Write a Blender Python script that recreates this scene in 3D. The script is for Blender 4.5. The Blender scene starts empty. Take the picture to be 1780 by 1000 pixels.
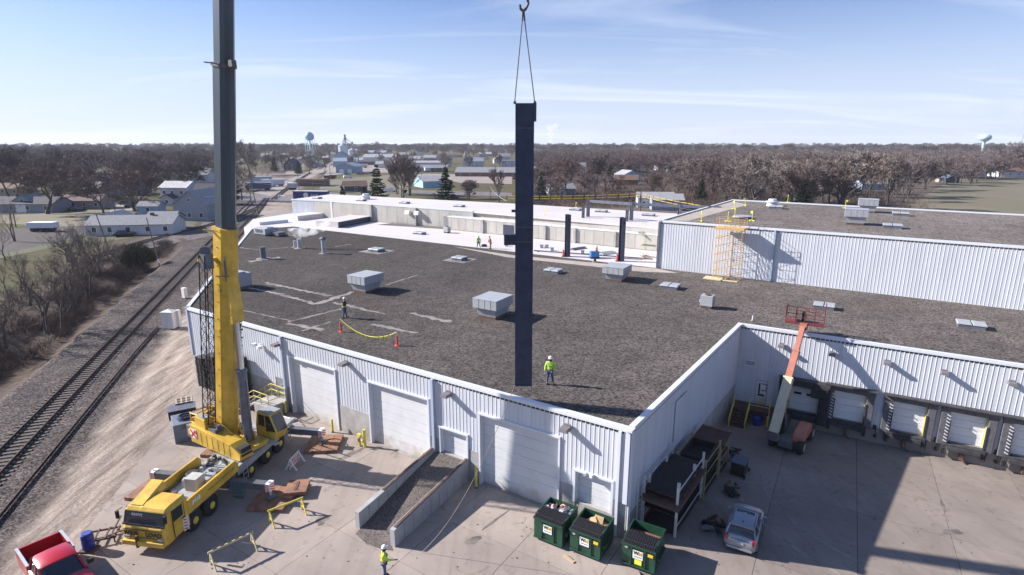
import bpy, bmesh, math, random
import numpy as np
from mathutils import Vector, Matrix
random.seed(7)
R = math.radians
scene = bpy.context.scene
COL = scene.collection

# ------------------------------------------------------------------ camera
CAMH, FOC, HOR = 21.0, 1000.0, 250.0
PITCH = math.atan(HOR / FOC)
cam = bpy.data.cameras.new('camera'); camo = bpy.data.objects.new('camera', cam); COL.objects.link(camo)
camo.location = (0, 0, CAMH); camo.rotation_euler = (math.pi / 2 - PITCH, 0, 0)
cam.sensor_width = 36; cam.lens = 36 * FOC / 1780; cam.clip_start = 0.3; cam.clip_end = 12000
scene.camera = camo

# ------------------------------------------------------------------ light
SUN_AZ, SUN_EL = 281.6, 29.5           # compass style: clockwise from +Y
scene.view_settings.view_transform = 'Standard'
scene.cycles.volume_bounces = 3
scene.view_settings.look = 'None'; scene.view_settings.gamma = 1; scene.view_settings.use_curve_mapping = False
scene.view_settings.exposure = 1.1
w = bpy.data.worlds.new('World'); scene.world = w; w.use_nodes = True
nt = w.node_tree; nt.nodes.clear()
def N(t, typ, **kw):
    n = t.nodes.new(typ)
    for k, v in kw.items():
        if k in n.inputs.keys(): n.inputs[k].default_value = v
        else: setattr(n, k, v)
    return n
sky = N(nt, 'ShaderNodeTexSky'); sky.sky_type = 'NISHITA'; sky.sun_disc = False
sky.sun_elevation = R(SUN_EL); sky.sun_rotation = R(SUN_AZ); sky.altitude = 200; sky.air_density = 1.0; sky.dust_density = 1.0; sky.ozone_density = 2.2
bg = N(nt, 'ShaderNodeBackground'); bg.inputs['Strength'].default_value = 0.050
out = N(nt, 'ShaderNodeOutputWorld')
tc = N(nt, 'ShaderNodeTexCoord')
# thin cirrus: streaky noise on a plane above, projected from the direction
sep = N(nt, 'ShaderNodeSeparateXYZ'); nt.links.new(tc.outputs['Generated'], sep.inputs[0])
mz = N(nt, 'ShaderNodeMath', operation='MAXIMUM'); nt.links.new(sep.outputs['Z'], mz.inputs[0]); mz.inputs[1].default_value = 0.0
az_ = N(nt, 'ShaderNodeMath', operation='ADD'); nt.links.new(mz.outputs[0], az_.inputs[0]); az_.inputs[1].default_value = 0.14
dx = N(nt, 'ShaderNodeMath', operation='DIVIDE'); nt.links.new(sep.outputs['X'], dx.inputs[0]); nt.links.new(az_.outputs[0], dx.inputs[1])
dy = N(nt, 'ShaderNodeMath', operation='DIVIDE'); nt.links.new(sep.outputs['Y'], dy.inputs[0]); nt.links.new(az_.outputs[0], dy.inputs[1])
cb = N(nt, 'ShaderNodeCombineXYZ'); nt.links.new(dx.outputs[0], cb.inputs['X']); nt.links.new(dy.outputs[0], cb.inputs['Y'])
mp = N(nt, 'ShaderNodeMapping'); mp.inputs['Rotation'].default_value = (0, 0, R(28)); mp.inputs['Scale'].default_value = (0.32, 1.15, 1)
nt.links.new(cb.outputs[0], mp.inputs[0])
no = N(nt, 'ShaderNodeTexNoise'); no.inputs['Scale'].default_value = 1.3; no.inputs['Detail'].default_value = 9; no.inputs['Roughness'].default_value = 0.55; no.inputs['Distortion'].default_value = 0.7
nt.links.new(mp.outputs[0], no.inputs['Vector'])
cr = N(nt, 'ShaderNodeValToRGB'); cr.color_ramp.elements[0].position = 0.50; cr.color_ramp.elements[1].position = 0.74
cr.color_ramp.elements[1].color = (0.5, 0.5, 0.5, 1); nt.links.new(no.outputs['Fac'], cr.inputs[0])
veil = N(nt, 'ShaderNodeMapRange'); nt.links.new(mz.outputs[0], veil.inputs['Value'])
veil.inputs['From Min'].default_value = 0.0; veil.inputs['From Max'].default_value = 0.27; veil.inputs['To Min'].default_value = 0.8; veil.inputs['To Max'].default_value = 0.05; veil.interpolation_type = 'SMOOTHSTEP'
ad = N(nt, 'ShaderNodeMath', operation='ADD'); ad.use_clamp = True; nt.links.new(cr.outputs['Color'], ad.inputs[0]); nt.links.new(veil.outputs[0], ad.inputs[1])
mx = N(nt, 'ShaderNodeMix'); mx.data_type = 'RGBA'; mx.inputs[7].default_value = (7.6, 8.4, 10.2, 1)
nt.links.new(ad.outputs[0], mx.inputs[0]); tint = N(nt, 'ShaderNodeMix'); tint.data_type = 'RGBA'; tint.blend_type = 'MULTIPLY'; tint.inputs[0].default_value = 1.0; tint.inputs[7].default_value = (0.74, 0.97, 1.42, 1); nt.links.new(sky.outputs[0], tint.inputs[6]); nt.links.new(tint.outputs[2], mx.inputs[6])
nt.links.new(mx.outputs[2], bg.inputs['Color']); nt.links.new(bg.outputs[0], out.inputs['Surface'])

sl = bpy.data.lights.new('sun', 'SUN'); sl.energy = 5.0; sl.angle = R(0.55); sl.color = (1.0, 0.93, 0.88)
so = bpy.data.objects.new('sun', sl); COL.objects.link(so)
a = R(SUN_AZ + 180)
so.rotation_euler = Vector((math.sin(a) * math.cos(R(SUN_EL)), math.cos(a) * math.cos(R(SUN_EL)), -math.sin(R(SUN_EL)))).to_track_quat('-Z', 'Y').to_euler()

# ------------------------------------------------------------------ survey helpers
CP, SP = math.cos(PITCH), math.sin(PITCH)
def ray(u, v):
    cx, cy = u - 890.0, 500.0 - v
    return Vector((cx, FOC * CP + cy * SP, cy * CP - FOC * SP))
def at(u, v, z=0.0):
    r = ray(u, v); t = (z - CAMH) / r.z
    return Vector((r.x * t, r.y * t, z))
def up_at(u, v, Y):
    r = ray(u, v); t = Y / r.y
    return Vector((r.x * t, Y, CAMH + r.z * t))
def hit(u, v, p0, p1):
    """distance along and height on the vertical plane through p0-p1"""
    r = ray(u, v); d = Vector((p1[0] - p0[0], p1[1] - p0[1])); L = d.length; d /= L
    n = Vector((-d.y, d.x))
    t = (n.x * p0[0] + n.y * p0[1]) / (n.x * r.x + n.y * r.y)
    q = Vector((r.x * t, r.y * t))
    return (q - Vector((p0[0], p0[1]))).dot(d), CAMH + r.z * t

# ------------------------------------------------------------------ materials
MATS = {}
def mat(name, col, rough=0.7, metal=0.0, var=0.0, scale=3.0, bump=0.0, bscale=None, col2=None, spec=0.5, detail=5, lo=0.35, hi=0.65, coat=0.0, stretch=None, dirt=None):
    if name in MATS: return MATS[name]
    m = bpy.data.materials.new(name); m.use_nodes = True; t = m.node_tree
    b = t.nodes['Principled BSDF']
    b.inputs['Roughness'].default_value = rough; b.inputs['Metallic'].default_value = metal
    b.inputs['Specular IOR Level'].default_value = spec; b.inputs['Coat Weight'].default_value = coat
    c = tuple(col) + (1,)
    if var > 0 or col2 is not None:
        tcn = N(t, 'ShaderNodeTexCoord'); n = N(t, 'ShaderNodeTexNoise'); n.inputs['Scale'].default_value = scale; n.inputs['Detail'].default_value = detail
        n.inputs['Roughness'].default_value = 0.62
        if stretch:
            geo = N(t, 'ShaderNodeNewGeometry'); mpn = N(t, 'ShaderNodeMapping'); mpn.inputs['Scale'].default_value = stretch
            t.links.new(geo.outputs['Position'], mpn.inputs[0]); t.links.new(mpn.outputs[0], n.inputs['Vector'])
        else: t.links.new(tcn.outputs['Object'], n.inputs['Vector'])
        r = N(t, 'ShaderNodeValToRGB'); r.color_ramp.elements[0].position = lo; r.color_ramp.elements[1].position = hi
        if col2 is None: ca = tuple(x * (1 - var) for x in col) + (1,); cb2 = tuple(min(1, x * (1 + var)) for x in col) + (1,)
        else: ca, cb2 = c, tuple(col2) + (1,)
        r.color_ramp.elements[0].color = ca; r.color_ramp.elements[1].color = cb2
        t.links.new(n.outputs['Fac'], r.inputs[0]); t.links.new(r.outputs[0], b.inputs['Base Color'])
        if dirt:   # splash dirt: a ragged tan band near the ground
            sz = N(t, 'ShaderNodeSeparateXYZ'); t.links.new(geo.outputs['Position'], sz.inputs[0]); dn = N(t, 'ShaderNodeTexNoise'); dn.inputs['Scale'].default_value = 1.1; dn.inputs['Detail'].default_value = 8; t.links.new(geo.outputs['Position'], dn.inputs['Vector'])
            ma = N(t, 'ShaderNodeMath', operation='MULTIPLY_ADD'); t.links.new(dn.outputs['Fac'], ma.inputs[0]); ma.inputs[1].default_value = -2.6; t.links.new(sz.outputs['Z'], ma.inputs[2])
            mq = N(t, 'ShaderNodeMapRange'); t.links.new(ma.outputs[0], mq.inputs['Value']); mq.inputs['From Min'].default_value = -1.5; mq.inputs['From Max'].default_value = -.5; mq.inputs['To Min'].default_value = .75; mq.inputs['To Max'].default_value = 0
            dm = N(t, 'ShaderNodeMix'); dm.data_type = 'RGBA'; dm.inputs[7].default_value = tuple(dirt) + (1,); t.links.new(mq.outputs[0], dm.inputs[0]); t.links.new(r.outputs[0], dm.inputs[6]); t.links.new(dm.outputs[2], b.inputs['Base Color'])
    else: b.inputs['Base Color'].default_value = c
    if bump > 0:
        tcn = N(t, 'ShaderNodeTexCoord'); n2 = N(t, 'ShaderNodeTexNoise'); n2.inputs['Scale'].default_value = bscale or scale * 4; n2.inputs['Detail'].default_value = 4
        t.links.new(tcn.outputs['Object'], n2.inputs['Vector'])
        bp = N(t, 'ShaderNodeBump'); bp.inputs['Strength'].default_value = bump; bp.inputs['Distance'].default_value = 0.05
        t.links.new(n2.outputs['Fac'], bp.inputs['Height']); t.links.new(bp.outputs[0], b.inputs['Normal'])
    MATS[name] = m; return m

def gravel(name, ca, cb_, cc, scale=9.0, big=0.05, dark=(0.03, 0.028, 0.03), bumpd=0.06, x_tone=None):
    """crushed stone: voronoi stones of three colours, broad tonal patches, relief"""
    if name in MATS: return MATS[name]
    m = bpy.data.materials.new(name); m.use_nodes = True; t = m.node_tree; b = t.nodes['Principled BSDF']; b.inputs['Roughness'].default_value = 0.9
    b.inputs['Specular IOR Level'].default_value = 0.2
    tcn = N(t, 'ShaderNodeTexCoord')
    v = N(t, 'ShaderNodeTexVoronoi'); v.inputs['Scale'].default_value = scale; t.links.new(tcn.outputs['Object'], v.inputs['Vector'])
    sepc = N(t, 'ShaderNodeSeparateColor'); t.links.new(v.outputs['Color'], sepc.inputs[0])
    r = N(t, 'ShaderNodeValToRGB'); e = r.color_ramp.elements
    e[0].color = tuple(ca) + (1,); e[1].color = tuple(cc) + (1,); x = e.new(0.5); x.color = tuple(cb_) + (1,)
    e.new(0.1).color = tuple(dark) + (1,)
    e[-1].position = 0.95
    t.links.new(sepc.outputs[0], r.inputs[0])
    n = N(t, 'ShaderNodeTexNoise'); n.inputs['Scale'].default_value = big; n.inputs['Detail'].default_value = 8; n.inputs['Roughness'].default_value = 0.65
    t.links.new(tcn.outputs['Object'], n.inputs['Vector'])
    mr = N(t, 'ShaderNodeMapRange'); t.links.new(n.outputs['Fac'], mr.inputs['Value']); mr.inputs['From Min'].default_value = 0.3; mr.inputs['From Max'].default_value = 0.7
    mr.inputs['To Min'].default_value = 0.8; mr.inputs['To Max'].default_value = 1.25
    nb = N(t, 'ShaderNodeTexNoise'); nb.inputs['Scale'].default_value = .45; nb.inputs['Detail'].default_value = 9; nb.inputs['Distortion'].default_value = 1.2; t.links.new(tcn.outputs['Object'], nb.inputs['Vector']); mr2 = N(t, 'ShaderNodeMapRange'); t.links.new(nb.outputs['Fac'], mr2.inputs['Value']); mr2.inputs['From Min'].default_value = .32; mr2.inputs['From Max'].default_value = .6; mr2.inputs['To Min'].default_value = .80; mr2.inputs['To Max'].default_value = 1.08; mu = N(t, 'ShaderNodeMath', operation='MULTIPLY'); t.links.new(mr.outputs[0], mu.inputs[0]); t.links.new(mr2.outputs[0], mu.inputs[1])
    if x_tone:   # stone tone darker towards the left bays, blending irregularly
        sx_ = N(t, 'ShaderNodeSeparateXYZ'); t.links.new(tcn.outputs['Object'], sx_.inputs[0]); m7 = N(t, 'ShaderNodeMath', operation='MULTIPLY_ADD'); t.links.new(n.outputs['Fac'], m7.inputs[0]); m7.inputs[1].default_value = 30; t.links.new(sx_.outputs['X'], m7.inputs[2]); m8 = N(t, 'ShaderNodeMapRange'); t.links.new(m7.outputs[0], m8.inputs['Value']); m8.inputs['From Min'].default_value = x_tone[0]; m8.inputs['From Max'].default_value = x_tone[1]; m8.inputs['To Min'].default_value = .52; m8.inputs['To Max'].default_value = 1.25; m9 = N(t, 'ShaderNodeMath', operation='MULTIPLY'); t.links.new(mu.outputs[0], m9.inputs[0]); t.links.new(m8.outputs[0], m9.inputs[1]); mu = m9
    vm = N(t, 'ShaderNodeVectorMath', operation='SCALE'); t.links.new(r.outputs[0], vm.inputs[0]); t.links.new(mu.outputs[0], vm.inputs['Scale'])
    t.links.new(vm.outputs[0], b.inputs['Base Color'])
    bp = N(t, 'ShaderNodeBump'); bp.inputs['Strength'].default_value = 0.8; bp.inputs['Distance'].default_value = bumpd
    t.links.new(sepc.outputs[1], bp.inputs['Height']); t.links.new(bp.outputs[0], b.inputs['Normal'])
    MATS[name] = m; return m

# ------------------------------------------------------------------ mesh helpers
class MB:
    def __init__(s): s.v = []; s.f = []
    def add(s, vs, fs):
        o = len(s.v); s.v += [tuple(x) for x in vs]; s.f += [tuple(i + o for i in f) for f in fs]; return s
    def box(s, c, d, rz=0.0, top=None, tilt=None):
        """centre c, full size d, turned rz about z; top=(sx,sy) scales the top face"""
        hx, hy, hz = d[0] / 2, d[1] / 2, d[2] / 2; tx, ty = top or (1, 1)
        P = [(-hx, -hy, -hz), (hx, -hy, -hz), (hx, hy, -hz), (-hx, hy, -hz), (-hx * tx, -hy * ty, hz), (hx * tx, -hy * ty, hz), (hx * tx, hy * ty, hz), (-hx * tx, hy * ty, hz)]
        if tilt is not None: P = [tuple(tilt @ Vector(p)) for p in P]
        ca, sa = math.cos(rz), math.sin(rz)
        return s.add([(c[0] + x * ca - y * sa, c[1] + x * sa + y * ca, c[2] + z) for x, y, z in P],
                     [(3, 2, 1, 0), (4, 5, 6, 7), (0, 1, 5, 4), (1, 2, 6, 5), (2, 3, 7, 6), (3, 0, 4, 7)])
    def tube(s, p0, p1, r0, r1=None, n=8, caps=True):
        p0, p1 = Vector(p0), Vector(p1); r1 = r0 if r1 is None else r1
        d = (p1 - p0); 
        if d.length < 1e-6: return s
        q = d.to_track_quat('Z', 'Y'); A = []
        for p, r in ((p0, r0), (p1, r1)):
            for i in range(n):
                t = 2 * math.pi * (i + 0.5) / n
                A.append(p + q @ Vector((r * math.cos(t), r * math.sin(t), 0)))
        F = [(i, (i + 1) % n, n + (i + 1) % n, n + i) for i in range(n)]
        if caps: F += [tuple(range(n - 1, -1, -1)), tuple(range(n, 2 * n))]
        return s.add(A, F)
    def bar(s, p0, p1, w, h=None):
        """square bar between two points"""
        p0, p1 = Vector(p0), Vector(p1); h = h or w; d = (p1 - p0).normalized()
        side = d.cross(Vector((0, 0, 1)))
        if side.length < 1e-3: side = Vector((1, 0, 0))
        side.normalize(); upv = side.cross(d).normalized(); side = side * w / 2; upv = upv * h / 2
        A = [p0 - side - upv, p0 + side - upv, p0 + side + upv, p0 - side + upv, p1 - side - upv, p1 + side - upv, p1 + side + upv, p1 - side + upv]
        return s.add(A, [(0, 1, 2, 3), (7, 6, 5, 4), (4, 5, 1, 0), (5, 6, 2, 1), (6, 7, 3, 2), (7, 4, 0, 3)])
    def path(s, pts, r, n=6):
        for a_, b_ in zip(pts[:-1], pts[1:]): s.tube(a_, b_, r, r, n, caps=False)
        return s
    def prism(s, poly, z0, z1):
        n = len(poly)
        ar = sum(poly[i][0] * poly[(i + 1) % n][1] - poly[(i + 1) % n][0] * poly[i][1] for i in range(n))
        if ar < 0: poly = poly[::-1]
        zf0 = z0 if callable(z0) else (lambda x, y: z0); zf1 = z1 if callable(z1) else (lambda x, y: z1)
        A = [(p[0], p[1], zf0(p[0], p[1])) for p in poly] + [(p[0], p[1], zf1(p[0], p[1])) for p in poly]
        return s.add(A, [tuple(range(n - 1, -1, -1)), tuple(range(n, 2 * n))] + [(i, (i + 1) % n, n + (i + 1) % n, n + i) for i in range(n)])
    def lathe(s, prof, n=16, c=(0, 0, 0), axis=None):
        q = Vector(axis).to_track_quat('Z', 'Y') if axis is not None else None
        A = []
        for r, z in prof:
            for i in range(n):
                t = 2 * math.pi * i / n; p = Vector((r * math.cos(t), r * math.sin(t), z))
                if q: p = q @ p
                A.append(p + Vector(c))
        F = []
        for k in range(len(prof) - 1):
            for i in range(n): F.append((k * n + i, k * n + (i + 1) % n, (k + 1) * n + (i + 1) % n, (k + 1) * n + i))
        F += [tuple(range(n - 1, -1, -1)), tuple(range((len(prof) - 1) * n, len(prof) * n))]
        return s.add(A, F)
    def loft(s, secs, close=True):
        n = len(secs[0]); A = [p for q in secs for p in q]; F = []
        for k in range(len(secs) - 1):
            for i in range(n): F.append((k * n + i, k * n + (i + 1) % n, (k + 1) * n + (i + 1) % n, (k + 1) * n + i))
        if close: F += [tuple(range(n - 1, -1, -1)), tuple(range((len(secs) - 1) * n, len(secs) * n))]
        return s.add(A, F)
    def extrude_side(s, prof, y0, y1, ys=None):
        """side profile (x,z) list extruded across y; prof counter-clockwise"""
        n = len(prof)
        A = [(x, y0, z) for x, z in prof] + [(x, y1, z) for x, z in prof]
        return s.add(A, [tuple(range(n)), tuple(range(2 * n - 1, n - 1, -1))] + [(i, n + i, n + (i + 1) % n, (i + 1) % n) for i in range(n)])
    def mesh(s, name, m):
        me = bpy.data.meshes.new(name); me.from_pydata([tuple(v) for v in s.v], [], s.f); me.materials.append(m); me.validate(); me.update(); return me
    def build(s, name, m, parent=None, smooth=False, bevel=0.0, loc=None, rz=None, fixn=False):
        me = s.mesh(name, m)
        if fixn:
            b = bmesh.new(); b.from_mesh(me); bmesh.ops.recalc_face_normals(b, faces=b.faces); b.to_mesh(me); b.free()
        if smooth:
            me.shade_smooth()
            me.set_sharp_from_angle(angle=R(40))
        o = bpy.data.objects.new(name, me); COL.objects.link(o)
        if parent: o.parent = parent
        if loc is not None: o.location = loc
        if rz is not None: o.rotation_euler = (0, 0, rz)
        if bevel > 0:
            md = o.modifiers.new('bevel', 'BEVEL'); md.width = bevel; md.segments = 2; md.limit_method = 'ANGLE'; md.angle_limit = R(35)
        return o
def inst(name, me, parent=None, loc=(0, 0, 0), rz=0.0, sc=None):
    o = bpy.data.objects.new(name, me); COL.objects.link(o); o.location = loc; o.rotation_euler = (0, 0, rz)
    if sc is not None: o.scale = sc if hasattr(sc, '__len__') else (sc,) * 3
    if parent: o.parent = parent
    return o
def tag(o, label=None, cat=None, group=None, kind=None):
    if label: o['label'] = label
    if cat: o['category'] = cat
    if group: o['group'] = group
    if kind: o['kind'] = kind
    return o
def empty(name, loc=(0, 0, 0), rz=0.0, label=None, cat=None, group=None):
    o = bpy.data.objects.new(name, None); COL.objects.link(o); o.location = loc; o.rotation_euler = (0, 0, rz); o.empty_display_size = 0.3
    return tag(o, label, cat, group)
def dup(root, loc=None, rz=None, label=None, sc=None):
    r = root.copy(); COL.objects.link(r)
    if loc is not None: r.location = loc
    if rz is not None: r.rotation_euler = (0, 0, rz)
    if sc is not None: r.scale = (sc,) * 3 if not hasattr(sc, '__len__') else sc
    if label: r['label'] = label
    for ch in list(root.children):
        c = ch.copy(); COL.objects.link(c); c.parent = r
        for g in list(ch.children):
            d = g.copy(); COL.objects.link(d); d.parent = c
    return r
def az2rz(az):   # heading (clockwise from +Y, degrees) of a thing's local +X -> z rotation
    return R(90 - az)
def text_mesh(txt, size, m, name='lettering', extrude=0.004, bold=0.0):
    cu = bpy.data.curves.new(name, 'FONT'); cu.body = txt; cu.size = size; cu.extrude = extrude; cu.align_x = 'CENTER'; cu.align_y = 'CENTER'; cu.offset = bold; cu.resolution_u = 2
    o = bpy.data.objects.new(name, cu); COL.objects.link(o)
    dg = bpy.context.evaluated_depsgraph_get(); me = bpy.data.meshes.new_from_object(o.evaluated_get(dg))
    bpy.data.objects.remove(o); me.materials.clear(); me.materials.append(m); return me
def text(txt, size, m, loc, face, parent=None, name='lettering', tiltx=90, bold=0.0):
    """flat lettering standing upright; face = z-rotation so that it reads from -Y at face=0"""
    o = bpy.data.objects.new(name, text_mesh(txt, size, m, name, bold=bold)); COL.objects.link(o)
    o.location = loc; o.rotation_euler = (R(tiltx), 0, face)
    if parent: o.parent = parent
    return o
# ------------------------------------------------------------------ layout
RZ = 6.5                                   # top of the near roof
A1 = Vector((-29.6, 50.25)); A2 = Vector((6.2, 27.25)); A3 = Vector((18.9, 45.3)); A4 = A3 + Vector((math.sin(R(120.4)), math.cos(R(120.4)))) * 46
B0 = Vector((17.35, 67.7)); dB = (Vector((45.87, 49.5)) - B0).normalized(); B1 = B0 + dB * 75
RO = Vector((-35.7, 36.1)); RR = Vector((-.327, .945)); RN = Vector((.945, .327))
def cs(c, s): p = RO + RN * c + RR * s; return (p.x, p.y)
def to_cs(x, y): d = Vector((x, y)) - RO; return d.dot(RN), d.dot(RR)
dD = (A4 - A3).normalized(); nD = Vector((dD.y, -dD.x))          # outward from the dock wall
dS = (A3 - A2).normalized(); nS = Vector((dS.y, -dS.x))
def yz(x, y):
    q = Vector((x, y)); d = (q - A3).dot(nD)
    if (q - A2).dot(nS) < -0.3: return 0.0
    return -1.3 * max(0.0, min(1.0, 1 - d / 20.0))

# materials
M_white_panel = mat('white_ribbed_metal', (0.53, 0.555, 0.60), 0.42, 0.0, var=0.07, scale=1.0, spec=0.4, stretch=(1.6, 1.6, .22), detail=8)
M_white_trim = mat('white_trim', (0.60, 0.63, 0.68), 0.4)
M_trim_gray = mat('gray_blue_trim', (0.36, 0.42, 0.52), 0.5)
M_block = mat('concrete_base_wall', (0.34, 0.33, 0.32), 0.9, var=0.16, scale=1.3, bump=0.2, stretch=(1, 1, .8), dirt=(.20, .175, .15))
M_door = mat('white_door_paint', (0.60, 0.61, 0.62), 0.45, var=0.05, scale=1.0, stretch=(.9, .9, .6), dirt=(.36, .31, .24))
M_tpo = mat('white_roof_membrane', (0.56, 0.53, 0.525), 0.6, col2=(0.50, 0.46, 0.43), scale=0.09, lo=0.45, hi=0.8)
M_gravel = gravel('roof_gravel', (0.062, 0.053, 0.049), (0.095, 0.082, 0.074), (0.145, 0.126, 0.112), scale=9, big=0.06, bumpd=.03, x_tone=(20, 85))
M_gravel_b = gravel('roof_gravel_tan', (0.10, 0.088, 0.08), (0.16, 0.138, 0.122), (0.24, 0.21, 0.185), scale=10, bumpd=.03, big=0.05)
M_steel = mat('dark_blue_steel', (0.030, 0.042, 0.080), 0.5, 0.2, var=0.25, scale=2.0)
M_steel_gray = mat('gray_steel', (0.13, 0.14, 0.17), 0.5, 0.2, var=0.2, scale=2.0)
M_black = mat('black_rubber', (0.018, 0.018, 0.02), 0.8, var=0.3, scale=4)
M_yellow = mat('crane_yellow', (0.60, 0.385, 0.05), 0.42, var=0.2, scale=1.1, coat=0.15, detail=8)
M_safety = mat('safety_yellow', (0.60, 0.50, 0.08), 0.6, var=0.15, scale=5)
M_red = mat('stanchion_red', (0.62, 0.08, 0.05), 0.6)
M_galv = mat('galvanised_gray', (0.42, 0.45, 0.48), 0.45, 0.35, var=0.08, scale=2)
M_galv2 = mat('vent_hood_gray', (0.35, 0.365, 0.385), 0.5, 0.1, var=0.06, scale=1.2)
M_rust = mat('rusty_plate', (0.155, 0.078, 0.048), 0.85, col2=(0.29, 0.155, 0.095), scale=2.2, bump=0.15)
M_brown = mat('brown_steel', (0.10, 0.055, 0.04), 0.75, var=0.35, scale=3)
M_glass = mat('dark_glass', (0.02, 0.028, 0.035), 0.08, spec=0.8)
M_brick = mat('brown_brick', (0.16, 0.09, 0.07), 0.9, var=0.2, scale=1.0)
M_timber = mat('creosote_timber', (0.075, 0.064, 0.058), 0.9, col2=(0.12, 0.10, 0.088), scale=3)
M_pole = mat('weathered_pole', (0.16, 0.13, 0.11), 0.9, var=0.2, scale=2)
M_rail = mat('rusty_rail', (0.06, 0.038, 0.03), 0.55, 0.3, var=0.3, scale=3)
M_tan = mat('tan_panel_wall', (0.40, 0.385, 0.35), 0.85, var=0.12, scale=0.6, detail=8, stretch=(1, 1, .5))

# concrete slabs: weathered, each slab a touch different
mc = bpy.data.materials.new('yard_concrete'); mc.use_nodes = True; t = mc.node_tree; b = t.nodes['Principled BSDF']; b.inputs['Roughness'].default_value = 0.88; b.inputs['Specular IOR Level'].default_value = 0.25
tcn = N(t, 'ShaderNodeTexCoord'); n1 = N(t, 'ShaderNodeTexNoise'); n1.inputs['Scale'].default_value = 0.22; n1.inputs['Detail'].default_value = 10; n1.inputs['Roughness'].default_value = 0.62
t.links.new(tcn.outputs['Object'], n1.inputs['Vector'])
r1 = N(t, 'ShaderNodeValToRGB'); r1.color_ramp.elements[0].position = 0.28; r1.color_ramp.elements[1].position = 0.72
r1.color_ramp.elements[0].color = (0.29, 0.248, 0.218, 1); r1.color_ramp.elements[1].color = (0.45, 0.385, 0.335, 1); t.links.new(n1.outputs['Fac'], r1.inputs[0])
n2 = N(t, 'ShaderNodeTexNoise'); n2.inputs['Scale'].default_value = 1.1; n2.inputs['Detail'].default_value = 7; n2.inputs['Distortion'].default_value = 1.5; t.links.new(tcn.outputs['Object'], n2.inputs['Vector'])
r2 = N(t, 'ShaderNodeValToRGB'); r2.color_ramp.elements[0].position = 0.30; r2.color_ramp.elements[1].position = 0.42; r2.color_ramp.elements[0].color = (0.62, 0.60, 0.58, 1); r2.color_ramp.elements[1].color = (1, 1, 1, 1)
t.links.new(n2.outputs['Fac'], r2.inputs[0])
mm = N(t, 'ShaderNodeMix'); mm.data_type = 'RGBA'; mm.blend_type = 'MULTIPLY'; mm.inputs[0].default_value = 0.55; t.links.new(r1.outputs[0], mm.inputs[6]); t.links.new(r2.outputs[0], mm.inputs[7])
# tyre tracks: streaks along the drive direction
mp2 = N(t, 'ShaderNodeMapping'); mp2.inputs['Rotation'].default_value = (0, 0, R(-58)); mp2.inputs['Scale'].default_value = (2.2, 0.10, 1); t.links.new(tcn.outputs['Object'], mp2.inputs[0])
n3 = N(t, 'ShaderNodeTexNoise'); n3.inputs['Scale'].default_value = 1.0; n3.inputs['Detail'].default_value = 5; t.links.new(mp2.outputs[0], n3.inputs['Vector'])
r3 = N(t, 'ShaderNodeValToRGB'); r3.color_ramp.elements[0].position = 0.36; r3.color_ramp.elements[1].position = 0.5; r3.color_ramp.elements[0].color = (0.74, 0.73, 0.72, 1); r3.color_ramp.elements[1].color = (1, 1, 1, 1); t.links.new(n3.outputs['Fac'], r3.inputs[0])
m3 = N(t, 'ShaderNodeMix'); m3.data_type = 'RGBA'; m3.blend_type = 'MULTIPLY'; m3.inputs[0].default_value = 0.3; t.links.new(mm.outputs[2], m3.inputs[6]); t.links.new(r3.outputs[0], m3.inputs[7])
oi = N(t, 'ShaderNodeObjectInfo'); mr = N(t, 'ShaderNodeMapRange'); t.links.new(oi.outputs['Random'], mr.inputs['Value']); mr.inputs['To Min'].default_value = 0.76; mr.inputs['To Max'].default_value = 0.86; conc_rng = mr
vs = N(t, 'ShaderNodeVectorMath', operation='SCALE'); t.links.new(m3.outputs[2], vs.inputs[0]); t.links.new(mr.outputs[0], vs.inputs['Scale']); t.links.new(vs.outputs[0], b.inputs['Base Color'])
bp = N(t, 'ShaderNodeBump'); bp.inputs['Strength'].default_value = 0.12; bp.inputs['Distance'].default_value = 0.02; n4 = N(t, 'ShaderNodeTexNoise'); n4.inputs['Scale'].default_value = 14; t.links.new(tcn.outputs['Object'], n4.inputs['Vector']); t.links.new(n4.outputs['Fac'], bp.inputs['Height']); t.links.new(bp.outputs[0], b.inputs['Normal'])
M_conc = mc
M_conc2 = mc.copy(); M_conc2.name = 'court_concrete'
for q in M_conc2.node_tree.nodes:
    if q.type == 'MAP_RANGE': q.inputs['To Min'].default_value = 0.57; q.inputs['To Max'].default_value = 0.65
M_joint = mat('joint_filler', (0.06, 0.052, 0.048), 0.95)

# ------------------------------------------------------------------ terrain
def terr(c, s, x, y):
    z = -0.06
    if c < -4.2:
        d = abs(c + 6.8)
        z -= 1.25 * max(0, 1 - (d / (2.6 if c > -6.8 else 5.5)) ** 2) * (1 if s < 78 else max(0, 1 - (s - 78) / 15))
        z += (0.10 * math.sin(c * 1.7 + s * 0.31) + 0.08 * math.sin(s * 0.9 + c)) * max(0, min(1, (c + 18) / 4))
    if 4.6 < c < 11 and -25 < s < 40:
        z += 0.05 * math.sin(c * 3.1 + 0.3 * math.sin(s * .4)) + 0.03 * math.sin(s * 1.3 + 2 * c) - 0.02
    if c > 11.5 and y < 72 and x < 110 and s > -80: z = -1.7
    d = math.hypot(x, y)
    if d > 900: z += min(1.0, (d - 900) / 2500) * 7
    return z
def axis_vals(dense0, dense1, st, far):
    v = list(np.arange(dense0, dense1 + 1e-6, st)); g = st
    lo, hi = v[0], v[-1]
    while hi < far: g *= 1.25; hi += g; v.append(hi)
    g = st
    while lo > -far: g *= 1.25; lo -= g; v.insert(0, lo)
    return v
cv_ = axis_vals(-16, 12, 0.5, 4600); sv_ = axis_vals(-14, 100, 1.5, 4600)
vs_, fs_ = [], []
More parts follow.
